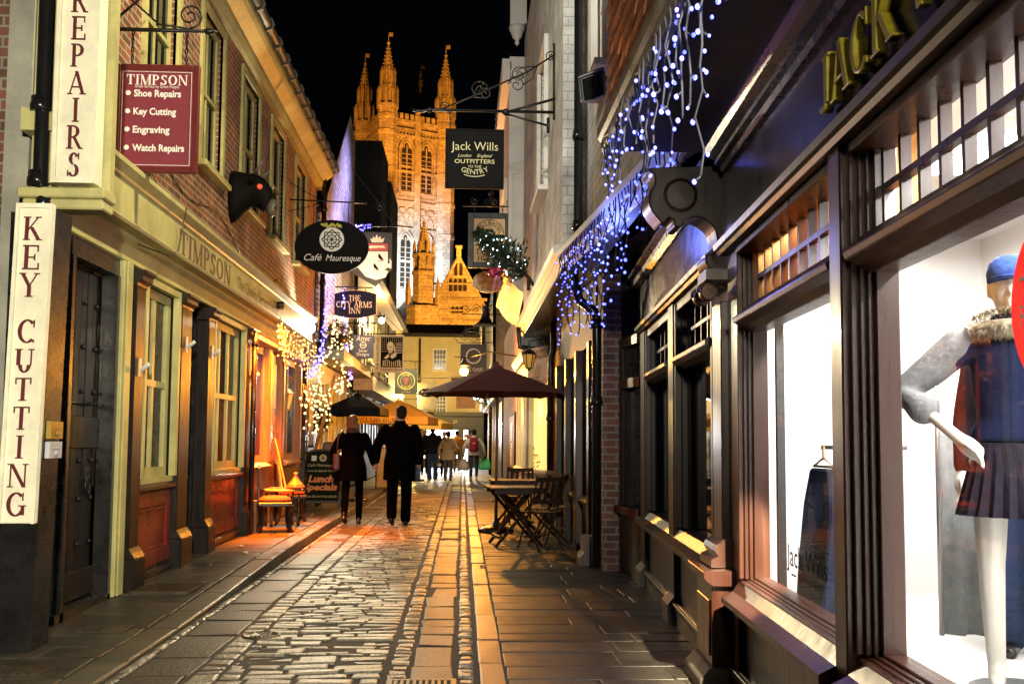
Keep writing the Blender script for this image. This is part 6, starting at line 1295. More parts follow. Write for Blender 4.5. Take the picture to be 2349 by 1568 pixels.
# ================================================================ FOLDING TABLES AND CHAIRS (right)
TEAK = mat('oiled_teak', (.035, .018, .010), .55, var=.25, scale=8, streak=(5, 5, 1), rvar=.1, spec=.25); TEAKL = mat('lit_teak', (.16, .10, .05), .55, var=.25, scale=8)  # paler teak: light falling on two chairs is put into the colour
def folding_table(label, x, y, rz):
    t = thing('folding_table', label, 'table', (0, 0, 0), 'folding cafe tables'); a = .36
    tp = MB(); [tp.box(-a+i*.09, -a+i*.09+.084, -a, a, .715, .74) for i in range(8)]; tp.build('table_top', TEAK, t, bev=.003)
    [MB().box(-a+.03, a-.03, y_, y_+.025, .66, .714).build('apron', TEAK, t) for y_ in (-a+.03, a-.055)]
    for s in (-1, 1):
        for q in (-1, 1): m = MB().tube([(q*.30, s*.27, .0), (-q*.28, s*.27, .68)], .02, 4, sm=False) if s > 0 else MB().tube([(q*.30, s*.23, .0), (-q*.28, s*.23, .68)], .02, 4, sm=False); m.build('leg', TEAK, t)
    [MB().box(x_, x_+.045, -.24, .27, .1, .13).build('stretcher', TEAK, t) for x_ in (-.28, .235)]
    t.location = (x, y, .006); t.rotation_euler = (0, 0, rz); return t
q = gnd(1180, 1118, .74)
folding_table('nearer slatted folding table with crossed legs under the burgundy parasol', q.x+.03, q.y+.22, R(8)); folding_table('farther slatted folding table behind the parasol pole', q.x+.12, q.y+2.5, R(4))
def folding_chair(label, x, y, rz, m):
    t = thing('folding_chair', label, 'chair', (0, 0, 0), 'wooden folding chairs')
    for s in (-1, 1):
        MB().tube([(s*.2, .22, 0), (s*.2, -.02, .42), (s*.2, -.17, .68), (s*.2, -.23, .9)], .015, 4, sm=False).build('leg', m, t); MB().tube([(s*.17, -.24, 0), (s*.17, .19, .44)], .014, 4, sm=False).build('leg', m, t)
    st = MB(); [st.box(-.185, .185, -.16+i*.062, -.16+i*.062+.05, .44, .456) for i in range(6)]; st.build('seat', m, t, bev=.003)
    b = MB().box(-.2, .2, -.245, -.22, .83, .89).box(-.2, .2, -.16, -.135, .56, .61); [b.add([(-.155+i*.088+dx, yy, zz) for yy, zz in ((-.158, .6), (-.232, .84)) for dx, yy in ((0, yy), (.045, yy))]+[(-.155+i*.088+dx, yy+.012, zz) for yy, zz in ((-.158, .6), (-.232, .84)) for dx in (0, .045)], [(0, 1, 3, 2), (4, 6, 7, 5), (0, 2, 6, 4), (1, 5, 7, 3), (0, 4, 5, 1), (2, 3, 7, 6)]) for i in range(4)]; b.build('backrest', m, t)
    MB().box(-.17, .17, .12, .14, .14, .165).build('stretcher', m, t); t.location = (x, y, .006); t.rotation_euler = (0, 0, rz)
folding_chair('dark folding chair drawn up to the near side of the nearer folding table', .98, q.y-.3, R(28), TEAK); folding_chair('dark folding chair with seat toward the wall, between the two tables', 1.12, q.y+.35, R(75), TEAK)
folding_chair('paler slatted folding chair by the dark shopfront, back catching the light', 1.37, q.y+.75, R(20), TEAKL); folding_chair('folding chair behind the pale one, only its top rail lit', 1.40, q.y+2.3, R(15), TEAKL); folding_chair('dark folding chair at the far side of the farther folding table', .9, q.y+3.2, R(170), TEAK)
# ================================================================ MOROCCAN CAFE SET (left)
DKW = mat('carved_black_wood', (.02, .013, .01), .4, var=.3); CUSH = mat('orange_velvet', (.26, .035, .008), .75, var=.15)
def cafe_chair(label, x, y, rz):
    t = thing('cafe_chair', label, 'chair', (0, 0, 0), 'carved cafe chairs')
    for sx in (-1, 1):
        for sy in (-1, 1): MB().tube([(sx*.24, sy*.22, 0), (sx*.205, sy*.19, .12), (sx*.20, sy*.185, .25), (sx*.225, sy*.21, .40)], [.035, .03, .036, .042], 4, sm=False).build('leg', DKW, t)
    MB().box(-.25, .25, -.235, .235, .37, .43).box(-.2, .2, -.20, -.17, .06, .09).box(-.2, .2, .17, .20, .06, .09).build('seat_frame', DKW, t, bev=.01)
    m = MB().ring([[(.24*math.copysign(abs(math.cos(a))**.45, math.cos(a))*k, .225*math.copysign(abs(math.sin(a))**.45, math.sin(a))*k, z) for a in [2*math.pi*i/24 for i in range(24)]] for k, z in ((.95, .43), (1, .455), (.96, .48), (.75, .505), (.4, .518), (.05, .52))]); m.build('cushion', CUSH, t)
    MB().box(-.03, .03, -.25, -.215, .40, .72).build('back_post', DKW, t, bev=.008); MB().poly(Fr((0, -.22, 0), (1, 0, 0), (0, 0, 1), (0, -1, 0)), [(-.19, .68), (.19, .68), (.2, .93), (.1, .95), (0, .97), (-.1, .95), (-.2, .93)], 0, .03).build('backrest', DKW, t, bev=.006)
    t.location = (x, y, .093); t.rotation_euler = (0, 0, rz); t.scale = (.94, .94, .92)
g1 = gnd(632, 1206, .09); cafe_chair('carved black chair with an orange cushion on the near side of the mosaic table', at(630, 1175, 13.75).x, 13.75, R(-78)); cafe_chair('carved black chair with an orange cushion half hidden behind the mosaic table', at(664, 1150, 15.5).x, 15.5, R(-72))
tx_, ty_ = at(648, 1122, 14.6).x, 14.6
t = thing('mosaic_table', 'low round mosaic table with turned legs outside the cafe', 'table', (tx_, ty_, .093))
MB().lathe((tx_, ty_, 0), [(.0, .585), (.28, .585), (.30, .595), (.30, .61), (.285, .62), (0, .62)], 32).build('table_top', mat('mosaic_top', (.55, .30, .12), .4, var=.35, scale=40), t)
for i in range(6):
    a = math.pi/3*i; x, y = tx_+.23*math.cos(a), ty_+.23*math.sin(a); MB().lathe((x, y, .093), [(.018, 0), (.024, .05), (.014, .1), (.024, .22), (.014, .27), (.022, .32), (.028, .38), (.012, .42), (.024, .467)], 8).build('leg', DKW, t)
t = thing('menu_easel', 'small pale wooden easel standing on the mosaic table', 'easel', (tx_, ty_, 0.620)); PALEW = mat('pale_beech', (.62, .36, .14), .5, var=.15)
MB().box(tx_-.16, tx_+.1, ty_-.14, ty_-.09, 0.622, 0.645).tube([(tx_+.06, ty_-.1, 0.640), (tx_-.14, ty_+.05, 1.350)], .013, 4, sm=False).tube([(tx_+.0, ty_-.08, 0.640), (tx_-.10, ty_+.05, 1.150)], .012, 4, sm=False).tube([(tx_-.06, ty_+.14, 0.622), (tx_-.10, ty_+.05, 1.030)], .012, 4, sm=False).build('frame', PALEW, t); MB().tube(scroll((tx_-.14, 1.400), FC(0, ty_+.05, 0), .06, 1.0, -1.57), .005, 4).build('wire_loop', IRON, t)
TERRA = mat('terracotta', (.55, .17, .05), .35, var=.1)
t = thing('tagine', 'terracotta tagine pot with a conical lid on the mosaic table', 'pot', (tx_+.2, ty_-.1, 0.620)); MB().lathe((tx_+.2, ty_-.1, 0.620), [(.07, 0), (.125, .02), (.135, .045), (.12, .05)], 20).build('dish', TERRA, t); MB().lathe((tx_+.2, ty_-.1, 0.620), [(.122, .05), (.10, .075), (.06, .12), (.03, .17), (.022, .2), (.032, .22), (.026, .235), (.004, .24)], 20).build('lid', TERRA, t)
# ---------------- chalkboard
def aboard(name, label, x0, x1, yt, yb, D, z0, m, arch=True, fm=None):
    a = at(x0, yb, D); b = at(x1, yb, D); h = at(x0, yt, D).z-z0; w = b.x-a.x; c = (a.x+b.x)/2; t = thing(name, label, 'sign board', (c, D, z0)); sl = .2
    F = Fr((c, D, z0), (1, 0, 0), (0, sl, 1), (0, -1, sl))
    pts = [(-w/2, .12), (w/2, .12), (w/2, h*.84)]+([(w/2*math.cos(R(q_)), h*.84+h*.16*math.sin(R(q_))) for q_ in range(15, 180, 15)] if arch else [(w/2, h), (-w/2, h)])+[(-w/2, h*.84)]
    MB().poly(F, pts, -.02, 0).build('board', m, t)
    fr = MB().fbox(F, -w/2-.02, -w/2+.015, 0, h*.85, -.03, .012).fbox(F, w/2-.015, w/2+.02, 0, h*.85, -.03, .012).fbox(F, -w/2, w/2, .1, .14, -.03, .011)
    if arch: line(fr, F, [(w/2*math.cos(R(q_)), h*.84+h*.16*math.sin(R(q_))) for q_ in range(0, 181, 12)], .035, -.02, .03)
    fr.build('frame', fm or DKW, t); Fb = Fr((c, D+2*sl*h*.95, z0), (1, 0, 0), (0, -sl, 1), (0, 1, sl)); bk = MB().fbox(Fb, -w/2, -w/2+.035, 0, h*.93, -.02, .0).fbox(Fb, w/2-.035, w/2, 0, h*.93, -.02, 0).fbox(Fb, -w/2+.035, w/2-.035, .15, .2, -.02, 0); bk.build('rear_frame', fm or DKW, t)
    return t, F, w, h
D = gnd(735, 1166, .09).y
t, F, w, h = aboard('chalkboard', 'arched green-black chalkboard announcing lunch specials on the pavement', 688, 777, 1031, 1166, D, .09, mat('chalk_green', (.012, .017, .009), .7, var=.3, spec=.1), True, mat('green_black_frame', (.02, .028, .014), .4))
m = MB(); n = .001; sans(m, 'Café Mauresque', F, 0, h*.715, .05, n, .002, fit=w*.72, shear=.3); sans(m, 'Moroccan Spanish Cuisine', F, 0, h*.625, .04, n, .002, fit=w*.80, shear=.2); sans(m, 'Tapas-Sandwiches-Salads', F, 0, h*.19, .045, n, .002, fit=w*.86, shear=.2)
rings(m, F, .02, h*.86, [(.0, .065)], n, .002); m.build('chalk_lettering', mat('chalk_cream', (.70, .62, .34), .7, var=.1), t)
m = MB(); [line(m, F, [(.02, h*.86), (.02+.05*math.cos(R(a)), h*.86+.05*math.sin(R(a)))], .007, .0035, .001) for a in range(0, 360, 45)]; rings(m, F, .02, h*.86, [(.03, .037)], .0035, .0012); m.build('emblem', mat('chalk_green'), t)
m = MB(); sans(m, 'Lunch', F, .0, h*.45, .12, n, .002, fit=w*.66, shear=.2, bold=.045); sans(m, 'Specials', F, 0, h*.315, .11, n, .002, fit=w*.88, shear=.2, bold=.045); m.build('chalk_lettering', mat('chalk_orange', (.85, .30, .10), .7, var=.1), t)
MB().fbox(F, -w*.27, -w*.14, h*.81, h*.9, .001, .003).build('card', WHITEP, t)
D = 25.5; t, F, w, h = aboard('menu_board', 'dark framed pub menu board behind the walking couple', 862, 893, 1012, 1090, D, .0, mat('board_panel', (.22, .19, .15), .6, var=.2), False); MB().fbox(F, -w/2, w/2, h*.86, h, .002, .01).build('header_panel', NAVY, t); sans(MB(), 'Shakespeare', F, 0, h*.89, .08, .011, .002, fit=w*.9).build('lettering', WLET, t)
# ---------------- hide-covered stack, leaning pole, hanging ball, menu case
a = at(757, 1050, 19.2); STUD = mat('tan_leather', (.16, .055, .02), .4, var=.3, bump=.2); t = thing('leather_chair_stack', 'stacked studded brown leather seats beyond the arched chalkboard', 'seats', (a.x, 19.2, .09))
for i in range(4): k = 1-.16*i; MB().ring([[(a.x+sx*.26*k*q_, 19.2+sy*.22*k*q_, z) for sx, sy in ((-1, -1), (1, -1), (1, 1), (-1, 1))] for q_, z in ((1, .5+i*.2), (.92, .69+i*.2))], sm=False).build('seat', STUD, t, bev=.03, seg=2)
sd = MB(); [sd.ball((a.x+sx*.25*(1-.16*i), 19.2-.225*(1-.16*i), .52+i*.2), .014, 6, 4) for i in range(4) for sx in (-1, -.33, .33, 1)]; sd.build('studs', mat('brass'), t); MB().box(a.x-.24, a.x-.18, 19.0, 19.06, .09, .5).box(a.x+.18, a.x+.24, 19.0, 19.06, .09, .5).box(a.x-.24, a.x-.18, 19.34, 19.4, .09, .5).box(a.x+.18, a.x+.24, 19.34, 19.4, .09, .5).build('leg', DKW, t)
solo(MB().tube([at(722, 1035, 18.6), at(768, 862, 18.9)], .034, 8), 'timber_pole', mat('orange_pole', (.62, .28, .08), .5, var=.15, streak=(5, 5, .5)), 'long orange timber pole leaning across the inn front', 'pole', tuple(at(722, 1035, 18.6)))
def leafball(name, label, c, r, n, cat, mcol, squash=1.0):
    t = thing(name, label, cat, tuple(c)); m = MB()
    for i in range(n):
        a, b = random.uniform(0, 6.28), math.acos(random.uniform(-1, 1)); rr = r*random.uniform(.55, 1.08)*(1+.12*math.sin(3*a))
        p = Vector(c)+Vector((rr*math.sin(b)*math.cos(a), rr*math.sin(b)*math.sin(a), rr*math.cos(b)*squash)); d = Vector((random.gauss(0, 1), random.gauss(0, 1), random.gauss(0, 1))).normalized(); e = d.cross(Vector((.3, .5, .8))).normalized(); l = r*random.uniform(.1, .2)
        m.add([p-d*l, p+e*l*.4, p+d*l, p-e*l*.4], [(0, 1, 2, 3)])
    m.build('foliage', mcol, t); return t
LEAF = mat('leaf_green', (.08, .12, .025), .5, var=.3, island=.5); LEAFY = mat('leaf_olive', (.16, .14, .04), .5, var=.3, island=.5)
c = at(730, 962, 19.5); t = leafball('hanging_plant', 'round leafy green hanging ball under the cream icicle lights', c, .24, 900, 'plant', LEAF); MB().tube([c+Vector((0, 0, .2)), c+Vector((0, 0, .75))], .006).build('wire', IRON, t)
c = at(775, 765, 21.4); t = leafball('hanging_basket', 'straggly olive hanging basket between the blue light strands', c, .26, 600, 'plant', LEAFY, 1.1); MB().lathe(c, [(.05, -.3), (.18, -.2), (.22, -.05)], 12).tube([c, c+Vector((0, 0, .5))], .008).build('basket', IRON, t)
a = at(708, 965, 18.9); F = Fr((a.x, 18.9, a.z), (.35, .94, 0), (0, 0, 1), (.94, -.35, 0)); t = thing('menu_case', 'tall framed menu case fixed to the wall by the leafy ball', 'frame', tuple(a)); MB().fbox(F, -.2, .2, -.5, .5, -.03, 0).build('frame', IRON, t); MB().fbox(F, -.16, .16, -.45, .45, .001, .004).build('sheet', mat('poster_paper'), t)
# ================================================================ WALL-MOUNTED FIR AND WREATH (right)
FIR = mat('fir_needles', (.022, .055, .025), .6, var=.3, island=.5)
base = at(1212, 636, 15.0); tip = at(1092, 532, 15.0); ax_ = tip-base; t = thing('wall_fir', 'small fir tree with cool lights jutting at an angle from the white wall', 'fir', tuple(base))
MB().tube([base, tip], [.03, .008], 6).tube([base, (1.06, 15.0, base.z-.12)], .03).tube([base, base+Vector((.0, 0, -.2))], .03).build('trunk', mat('fir_trunk', (.06, .04, .025), .8), t)
m = MB(); bu = []; L_ = ax_.length; d0 = ax_.normalized(); s1 = d0.cross(Vector((0, 1, 0))).normalized(); s2 = Vector((0, 1, 0))
for i in range(150):
    f = .04+.96*(i/150); q0 = base+d0*L_*f; a = i*2.4; ln = (.44*(1-f)+.05)*random.uniform(.7, 1.1)*(.55 if f < .12 else 1); dr = (s1*math.cos(a)+s2*math.sin(a)*.8)*.85+d0*.45; dr.normalize(); q1 = q0+dr*ln
    for k in range(34):
        g_ = random.uniform(.1, 1); p = q0.lerp(q1, g_); w_ = Vector((random.gauss(0, 1), random.gauss(0, 1), random.gauss(0, 1))).normalized()*.045+dr*.035; e = w_.cross(dr); e = e.normalized()*.010 if e.length > 1e-5 else Vector((.01, 0, 0))
        m.add([p-e, p+e, p+w_+e*.2, p+w_-e*.2], [(0, 1, 2, 3)])
    if i % 3 == 0: bu.append(tuple(q0.lerp(q1, random.uniform(.6, 1))))
m.build('needles', FIR, t); string('', '', [], bu[:46], .0105, B_COOL, CAB_D, parent=t)
p = at(1137, 640, 14.9); RIB = mat('magenta_ribbon', (.35, .015, .06), .35, var=.1)
m = MB().ball(p+Vector((-.05, 0, .1)), .07, 8, 5, rz=1.2, ry=.4).ball(p+Vector((.05, 0, .12)), .07, 8, 5, rz=1.2, ry=.4).ball(p+Vector((0, -.02, .1)), .035, 8, 5); [m.add([p+Vector((s*.02, 0, .08)), p+Vector((s*.02+.05, -.01, .07)), p+Vector((s*.07+.05, -.02, -.16)), p+Vector((s*.07, -.02, -.2))], [(0, 1, 2, 3)]) for s in (-1, .6)]; m.build('ribbon_bow', RIB, t)
c = at(1111, 905, 36); t = thing('wreath', 'dark wreath with white lights hanging above the street doors', 'wreath', tuple(c)); m = MB(); bu = []
for i in range(700):
    a = random.uniform(0, 6.28); q = c+Vector(((.30+random.gauss(0, .08))*math.cos(a), random.gauss(0, .07), (.30+random.gauss(0, .08))*math.sin(a))); d = Vector((random.gauss(0, 1), random.gauss(0, 1), random.gauss(0, 1))).normalized()*.07; e = d.cross(Vector((.2, 1, .3))).normalized()*.012; m.add([q-e, q+e, q+d], [(0, 1, 2)])
    if i % 22 == 0: bu.append(tuple(q+Vector((0, -.05, 0))))
m.build('needles', FIR, t); string('', '', [], bu, .022, B_COOL, CAB_D, parent=t); arm('sign_bracket', 'short rod carrying the lit wreath', [(.97, 36, c.z+.42), (c.x, 36, c.z+.42), (c.x, 36, c.z+.3)], .01)
# shop window goods of the bay: potted plants with red flowers
c = Vector((1.26, 17.9, .98)); t = leafball('window_plant', 'green plant with red flowers inside the cream bay window', c, .15, 260, 'plant', LEAF, 1.5); m = MB(); [m.ball(c+Vector((random.uniform(-.1, .1), random.uniform(-.1, .1), .2+random.uniform(0, .08))), .03, 6, 4) for _ in range(7)]; m.build('flower', mat('red_petals', (.5, .02, .02), .5), t)
p = gnd(1184, 1090, .0)
for i, (x, y) in enumerate(((1180, 1068), (1190, 1066))):
    q = at(x, y, 22.0); q.z = .0; t = leafball('flower_pot', ('left' if i == 0 else 'right')+' of two small red flowers by the foot of the brick wall', (q.x, 22.0, .62), .12, 140, 'plant', LEAF); mm = MB(); [mm.ball((q.x+random.uniform(-.1, .1), 22+random.uniform(-.1, .1), .72+random.uniform(-.05, .06)), .035, 6, 4) for _ in range(8)]; mm.build('flower', mat('red_petals'), t); MB().lathe((q.x, 22, 0), [(.12, 0), (.17, .45), (.18, .5)], 12).build('pot', IRON, t)
# ================================================================ PEOPLE
def melt(mb, vox, it=4):                                  # union of overlapping volumes -> one continuous smooth surface
    o = mb.link('tmp', SGB, (0, 0, 0)); a = o.modifiers.new('r', 'REMESH'); a.mode = 'VOXEL'; a.voxel_size = vox
    if it: b = o.modifiers.new('s', 'SMOOTH'); b.iterations = it; b.factor = .5
    bpy.context.view_layer.update(); me = bpy.data.meshes.new_from_object(o.evaluated_get(bpy.context.evaluated_depsgraph_get()))
    r = MB(); r.add([tuple(v.co) for v in me.vertices], [tuple(p.vertices) for p in me.polygons], True)
    d = o.data; bpy.data.objects.remove(o); bpy.data.meshes.remove(d); bpy.data.meshes.remove(me); return r
def limb(m, pts, rs, n=10):
    m.tube(pts, rs, n)
    for p, r in zip(pts, rs): m.ball(p, r*.99, 10, 6)
    return m
def oval(z, rx, ry, cx=0, cy=0, k=20): return [(cx+rx*math.cos(2*math.pi*i/k), cy+ry*math.sin(2*math.pi*i/k), z) for i in range(k)]
SKIN = mat('skin', (.52, .32, .22), .5, var=.08)
def hand(m, w, d, side, curl=.5):                          # palm, four curling fingers of unequal length, thumb from the side of the palm
    w = Vector(w); d = Vector(d).normalized(); f = Vector((0, 1, 0)); s = d.cross(f).normalized()*side
    limb(m, [w, w+d*.05, w+d*.085], [.026, .036, .034], 8)
    for i, (l, q) in enumerate(((.068, -.027), (.078, -.009), (.073, .009), (.058, .026))):
        b = w+d*.085+f*(-q); c = s*curl
        limb(m, [b, b+d*l*.5+c*.012, b+d*l*.85+c*.04], [.0105, .0095, .008], 6)
    limb(m, [w+d*.025+f*.02, w+d*.06+f*.055-s*.0, w+d*.095+f*.06], [.014, .012, .009], 6)
def person(label, x, y, rz, H, kind, o, z0=.0, vox=.014, group=None):
    s = H/1.75; t = thing('person', label, 'person', (0, 0, 0), group)
    V = lambda a, b, c: Vector((a*s, b*s, c*s))
    female = kind == 'f'; sw = .185 if female else .215; hw = .095; bul = o.get('bulk', 1.0)
    fl, fr_ = o.get('feet', ((.0, .0), (.0, .0)))          # (forward, lift) of each foot
    legs = []
    for side, (fo, li) in ((-1, fl), (1, fr_)):
        hip = V(side*hw, 0, .92); an = V(side*(.09), fo, .085+li); kn = V(side*.10, fo*.55+.04+li*.5, .49+li*.4); legs.append((hip, kn, an))
    ar = o.get('arms') or (((-.27, -.02, 1.14), (-.28, .05, .90)), ((.27, -.02, 1.14), (.28, .05, .90)))
    sh = [V(-sw, 0, 1.42), V(sw, 0, 1.42)]; el = [V(*ar[0][0]), V(*ar[1][0])]; wr = [V(*ar[0][1]), V(*ar[1][1])]
    hd = o.get('turn', 0); skin = o.get('skin', SKIN); bt = o.get('body', None)
    m = MB()                                               # ---- body
    m.ring([oval(z*s, a*s, b*s, 0, c*s) for z, a, b, c in ((.86, .13, .10, 0), (.95, .165 if female else .155, .115, -.01), (1.1, .125 if female else .145, .10, 0), (1.28, .155 if female else .175, .115, .0), (1.40, .16 if female else .18, .10, 0), (1.47, .08, .07, 0), (1.52, .055, .058, .005))])
    limb(m, [V(0, .0, 1.46), V(0, .012, 1.56)], [.058*s, .052*s])
    for i in (0, 1):
        limb(m, [sh[i], el[i], wr[i]], [.05*s, .04*s, .027*s]); hand(m, wr[i], (wr[i]-el[i]), 1 if i else -1, o.get('curl', .6))
        limb(m, list(legs[i]), [.085*s, .055*s, .038*s])
        a = legs[i][2]; limb(m, [a, a+V(0, .05, -.055), a+V(0, .14, -.065)], [.036*s, .036*s, .025*s], 8)
    hx = Matrix.Rotation(hd, 3, 'Z'); Hc = V(0, .018, 1.645)
    def hp(a, b, c): return Hc+hx @ V(a, b, c)
    m.lathe(Hc, [(.005, -.115*s), (.045*s, -.105*s), (.062*s, -.07*s), (.073*s, -.02*s), (.076*s, .03*s), (.066*s, .075*s), (.04*s, .102*s), (.004, .112*s)], 16, (hx @ Vector((1, 0, 0)), hx @ Vector((0, 1.2, 0)), Vector((0, 0, 1))))
    limb(m, [hp(0, .082, .02), hp(0, .104, -.022)], [.011*s, .014*s], 6); limb(m, [hp(0, .085, -.06), hp(0, .08, -.085)], [.02*s, .022*s], 6)
    for e in (-1, 1): limb(m, [hp(e*.078, -.005, .02), hp(e*.08, -.008, -.025)], [.016*s, .011*s], 6)
    b = melt(m, vox*.75, 3).build('body', bt or skin, t)
    if o.get('face'):
        MB().ball(hp(-.03, .083, .018), .011*s, 8, 5).ball(hp(.03, .083, .018), .011*s, 8, 5).build('eyes', SGB, b); MB().tube([hp(-.025, .093, -.055), hp(0, .098, -.057), hp(.025, .093, -.055)], .005*s, 5).build('mouth', mat('lip', (.35, .12, .10), .5), b)
    g = MB()                                               # ---- trousers
    g.ring([oval(z*s, a*s, q*s, 0, c*s) for z, a, q, c in ((.84, .15, .115, 0), (.95, .175, .13, -.01), (1.04, .15, .115, 0))])
    tr = o.get('trw', (.095, .072, .062))
    for i in (0, 1):
        h, k, a = legs[i]; limb(g, [h, h.lerp(k, .5), k, k.lerp(a, .5), a+V(0, 0, .0)], [tr[0]*s, (tr[0]+tr[1])/2*s, tr[1]*s, (tr[1]*.95)*s, tr[2]*s])
    if not o.get('bare'): melt(g, vox, 3).build('trousers', o['trousers'], t)
    if o.get('bare') is None or o.get('shoes'):
        for i in (0, 1):
            a = legs[i][2]; lift = (fl, fr_)[i][1]; q = MB(); pit = -.12 if lift > .03 else 0
            limb(q, [a+V(0, -.035, -.05), a+V(0, .06, -.058+pit*.3), a+V(0, .15, -.062+pit*.5)], [.042*s, .043*s, .034*s], 8); limb(q, [a+V(0, -.01, .02), a+V(0, -.01, -.03)], [.045*s, .042*s], 8)
            melt(q, .012, 2).build('shoe', o.get('shoem') or BLACKP, t)
    c = MB(); hem = o.get('hem', .80); fw = o.get('flare', 0)      # ---- coat
    prof = ((hem, .195+fw, .15+fw*.7, 0), (max(.95, hem+.05), .195+fw*.5, .15+fw*.4, -.01), (1.1, .165 if female else .18, .13, 0), (1.28, .185 if female else .205, .142, 0), (1.40, .19 if female else .215, .125, 0), (1.465, .12, .095, 0), (1.51, .075, .075, .0))
    c.ring([oval(z*s, a*s*bul, q*s*bul, 0, cc*s) for z, a, q, cc in prof])
    sr = o.get('sleeve', (.072, .062, .05))
    for i in (0, 1):
        limb(c, [sh[i]+V(0, 0, -.01), sh[i].lerp(el[i], .5), el[i], wr[i].lerp(el[i], .08)][:o.get('sl', 4)], [sr[0]*s, (sr[0]+sr[1])/2*s*1.02, sr[1]*s, sr[2]*s][:o.get('sl', 4)])
    if o.get('hood'): c.ball(V(0, -.10, 1.47), .10*s, 10, 6, rz=.75, rx=1.1)
    c.lathe(V(0, .0, 0), [(.085*s, 1.46*s), (.088*s, 1.50*s), (.082*s, 1.545*s), (.066*s, 1.545*s), (.066*s, 1.46*s)], 14)
    melt(c, vox, o.get('cs', 4)).build('coat', o['coat'], t)
    if o.get('hair'):
        h = MB(); k = o.get('hairlen', 0)
        h.lathe(hp(0, -.028, .008), [(.005, -.095*s), (.05*s, -.085*s), (.078*s, -.03*s), (.085*s, .03*s), (.076*s, .078*s), (.047*s, .108*s), (.004, .12*s)], 14, (hx @ Vector((1, 0, 0)), hx @ Vector((0, 1.15, 0)), Vector((0, 0, 1))))
        if k: h.ring([[hp(a*math.cos(2*math.pi*i/12), -.035+b_*math.sin(2*math.pi*i/12), z) for i in range(12)] for a, b_, z in ((.08, .06, .06), (.096, .07, -.02), (.108, .068, -.08), (.115, .06, -.08-k*.6), (.09, .045, -.08-k))])
        if o.get('bun'): h.ball(hp(0, -.09, .08), .04*s, 8, 6)
        melt(h, .010, 2).build('hair', o['hair'], t)
    if o.get('scarf'):
        q = MB().lathe(V(0, .0, 1.5), [(.08*s, -.05*s), (.105*s, -.02*s), (.108*s, .03*s), (.085*s, .06*s), (.06*s, .04*s), (.06*s, -.04*s)], 16); q.build('scarf', o['scarf'], t)
    t.location = (x, y, z0); t.rotation_euler = (0, 0, rz); t['h'] = s
    M = Matrix.Translation((x, y, z0)) @ Matrix.Rotation(rz, 4, 'Z'); t.pop('h') if hasattr(t, 'pop') else None
    return t, (lambda a, b_, c_: M @ V(a, b_, c_)), wr
FAB = lambda k, c, r=.9, **q: mat(k, c, r, var=.2, scale=9, bump=.4, bscale=45, spec=.03, **q)
CHAR = FAB('charcoal_wool', (.0016, .0016, .0017)); JEANS = FAB('blue_denim', (.05, .10, .26)); DKT = FAB('black_cloth', (.0014, .0014, .0016)); DKJ = FAB('dark_denim', (.025, .04, .085))
HGREY = FAB('grey_hair', (.018, .016, .014), .6); HBLOND = mat('blond_hair', (.24, .12, .04), .5, var=.35, scale=6, streak=(30, 30, 1.5), bump=.6, bscale=8, spec=.3); HDK = FAB('dark_hair', (.025, .015, .01), .5); HAUB = FAB('auburn_hair', (.25, .09, .04), .5)
gm = gnd(914, 1203); gw = gnd(806, 1202)
jx = (gm.x+gw.x)/2-.03                                      # the two walk hand in hand: both wrists reach the same point between them
hm = 1.86; hf = 1.71; wm = ((jx-gm.x)/(hm/1.75)-.0, .06, .93); wf = ((jx-gw.x)/(hf/1.75), .05, .98)
person('tall man in a black coat and trousers walking away, holding a hand', gm.x, gm.y, R(-2), hm, 'm', dict(coat=CHAR, trousers=DKT, hair=HGREY, hem=.66, flare=.02, bulk=1.14, feet=((-.16, .06), (.10, 0)), turn=R(38), trw=(.10, .085, .078), sleeve=(.085, .075, .06),
       arms=((((wm[0]*.5-.14), -.05, 1.16), (wm[0]+.02, .05, .93)), ((.30, -.05, 1.15), (.28, .10, .92))), curl=.9))
_, TW, _ = person('blond woman in a dark coat and scarf walking away hand in hand', gw.x, gw.y, R(-4), hf, 'f', dict(coat=FAB('black_wool', (.0014, .0012, .0012)), trousers=DKT, hair=HBLOND, hairlen=.10, scarf=FAB('mauve_scarf', (.07, .05, .06)), hem=.70, flare=.03, bulk=1.08, feet=((-.18, .07), (.14, 0)), trw=(.085, .062, .052), sleeve=(.08, .068, .055),
       arms=(((-.30, -.08, 1.18), (-.27, .10, .97)), ((wf[0]*.5+.12, -.03, 1.17), (wf[0]-.02, .05, .98))), curl=.9))
c = TW(-.25, .02, 1.02); t = thing('shoulder_bag', 'brown leather bag hanging from the blond woman\'s shoulder', 'bag', tuple(c)); LEA = mat('brown_leather', (.045, .018, .010), .4, var=.2)
MB().box(c.x-.06, c.x+.06, c.y-.16, c.y+.16, c.z-.15, c.z+.12).build('pouch', LEA, t, bev=.03, seg=2); MB().tube([c+Vector((0, -.14, .1)), TW(-.22, -.12, 1.40), TW(-.17, .0, 1.52), TW(-.2, .12, 1.38), c+Vector((0, .14, .1))], .014).build('strap', LEA, t)
def far(label, x, yb, H, kind, rz, o): g = gnd(x, yb); r = person(label, g.x, g.y, R(rz), H, kind, o, .0, .02, 'people gathered by the yellow parasols'); return r
far('man in navy jacket and blue jeans standing with his back turned', 991, 1101, 1.80, 'm', 8, dict(coat=FAB('navy_cloth', (.018, .024, .045)), trousers=JEANS, hair=HDK, hem=.86, bulk=1.15, feet=((.02, 0), (-.12, 0)), trw=(.105, .085, .08), arms=(((-.30, .04, 1.16), (-.22, .22, 1.02)), ((.30, .02, 1.15), (.24, .20, 1.0))), shoem=mat('tan_shoe', (.25, .16, .09), .6)))
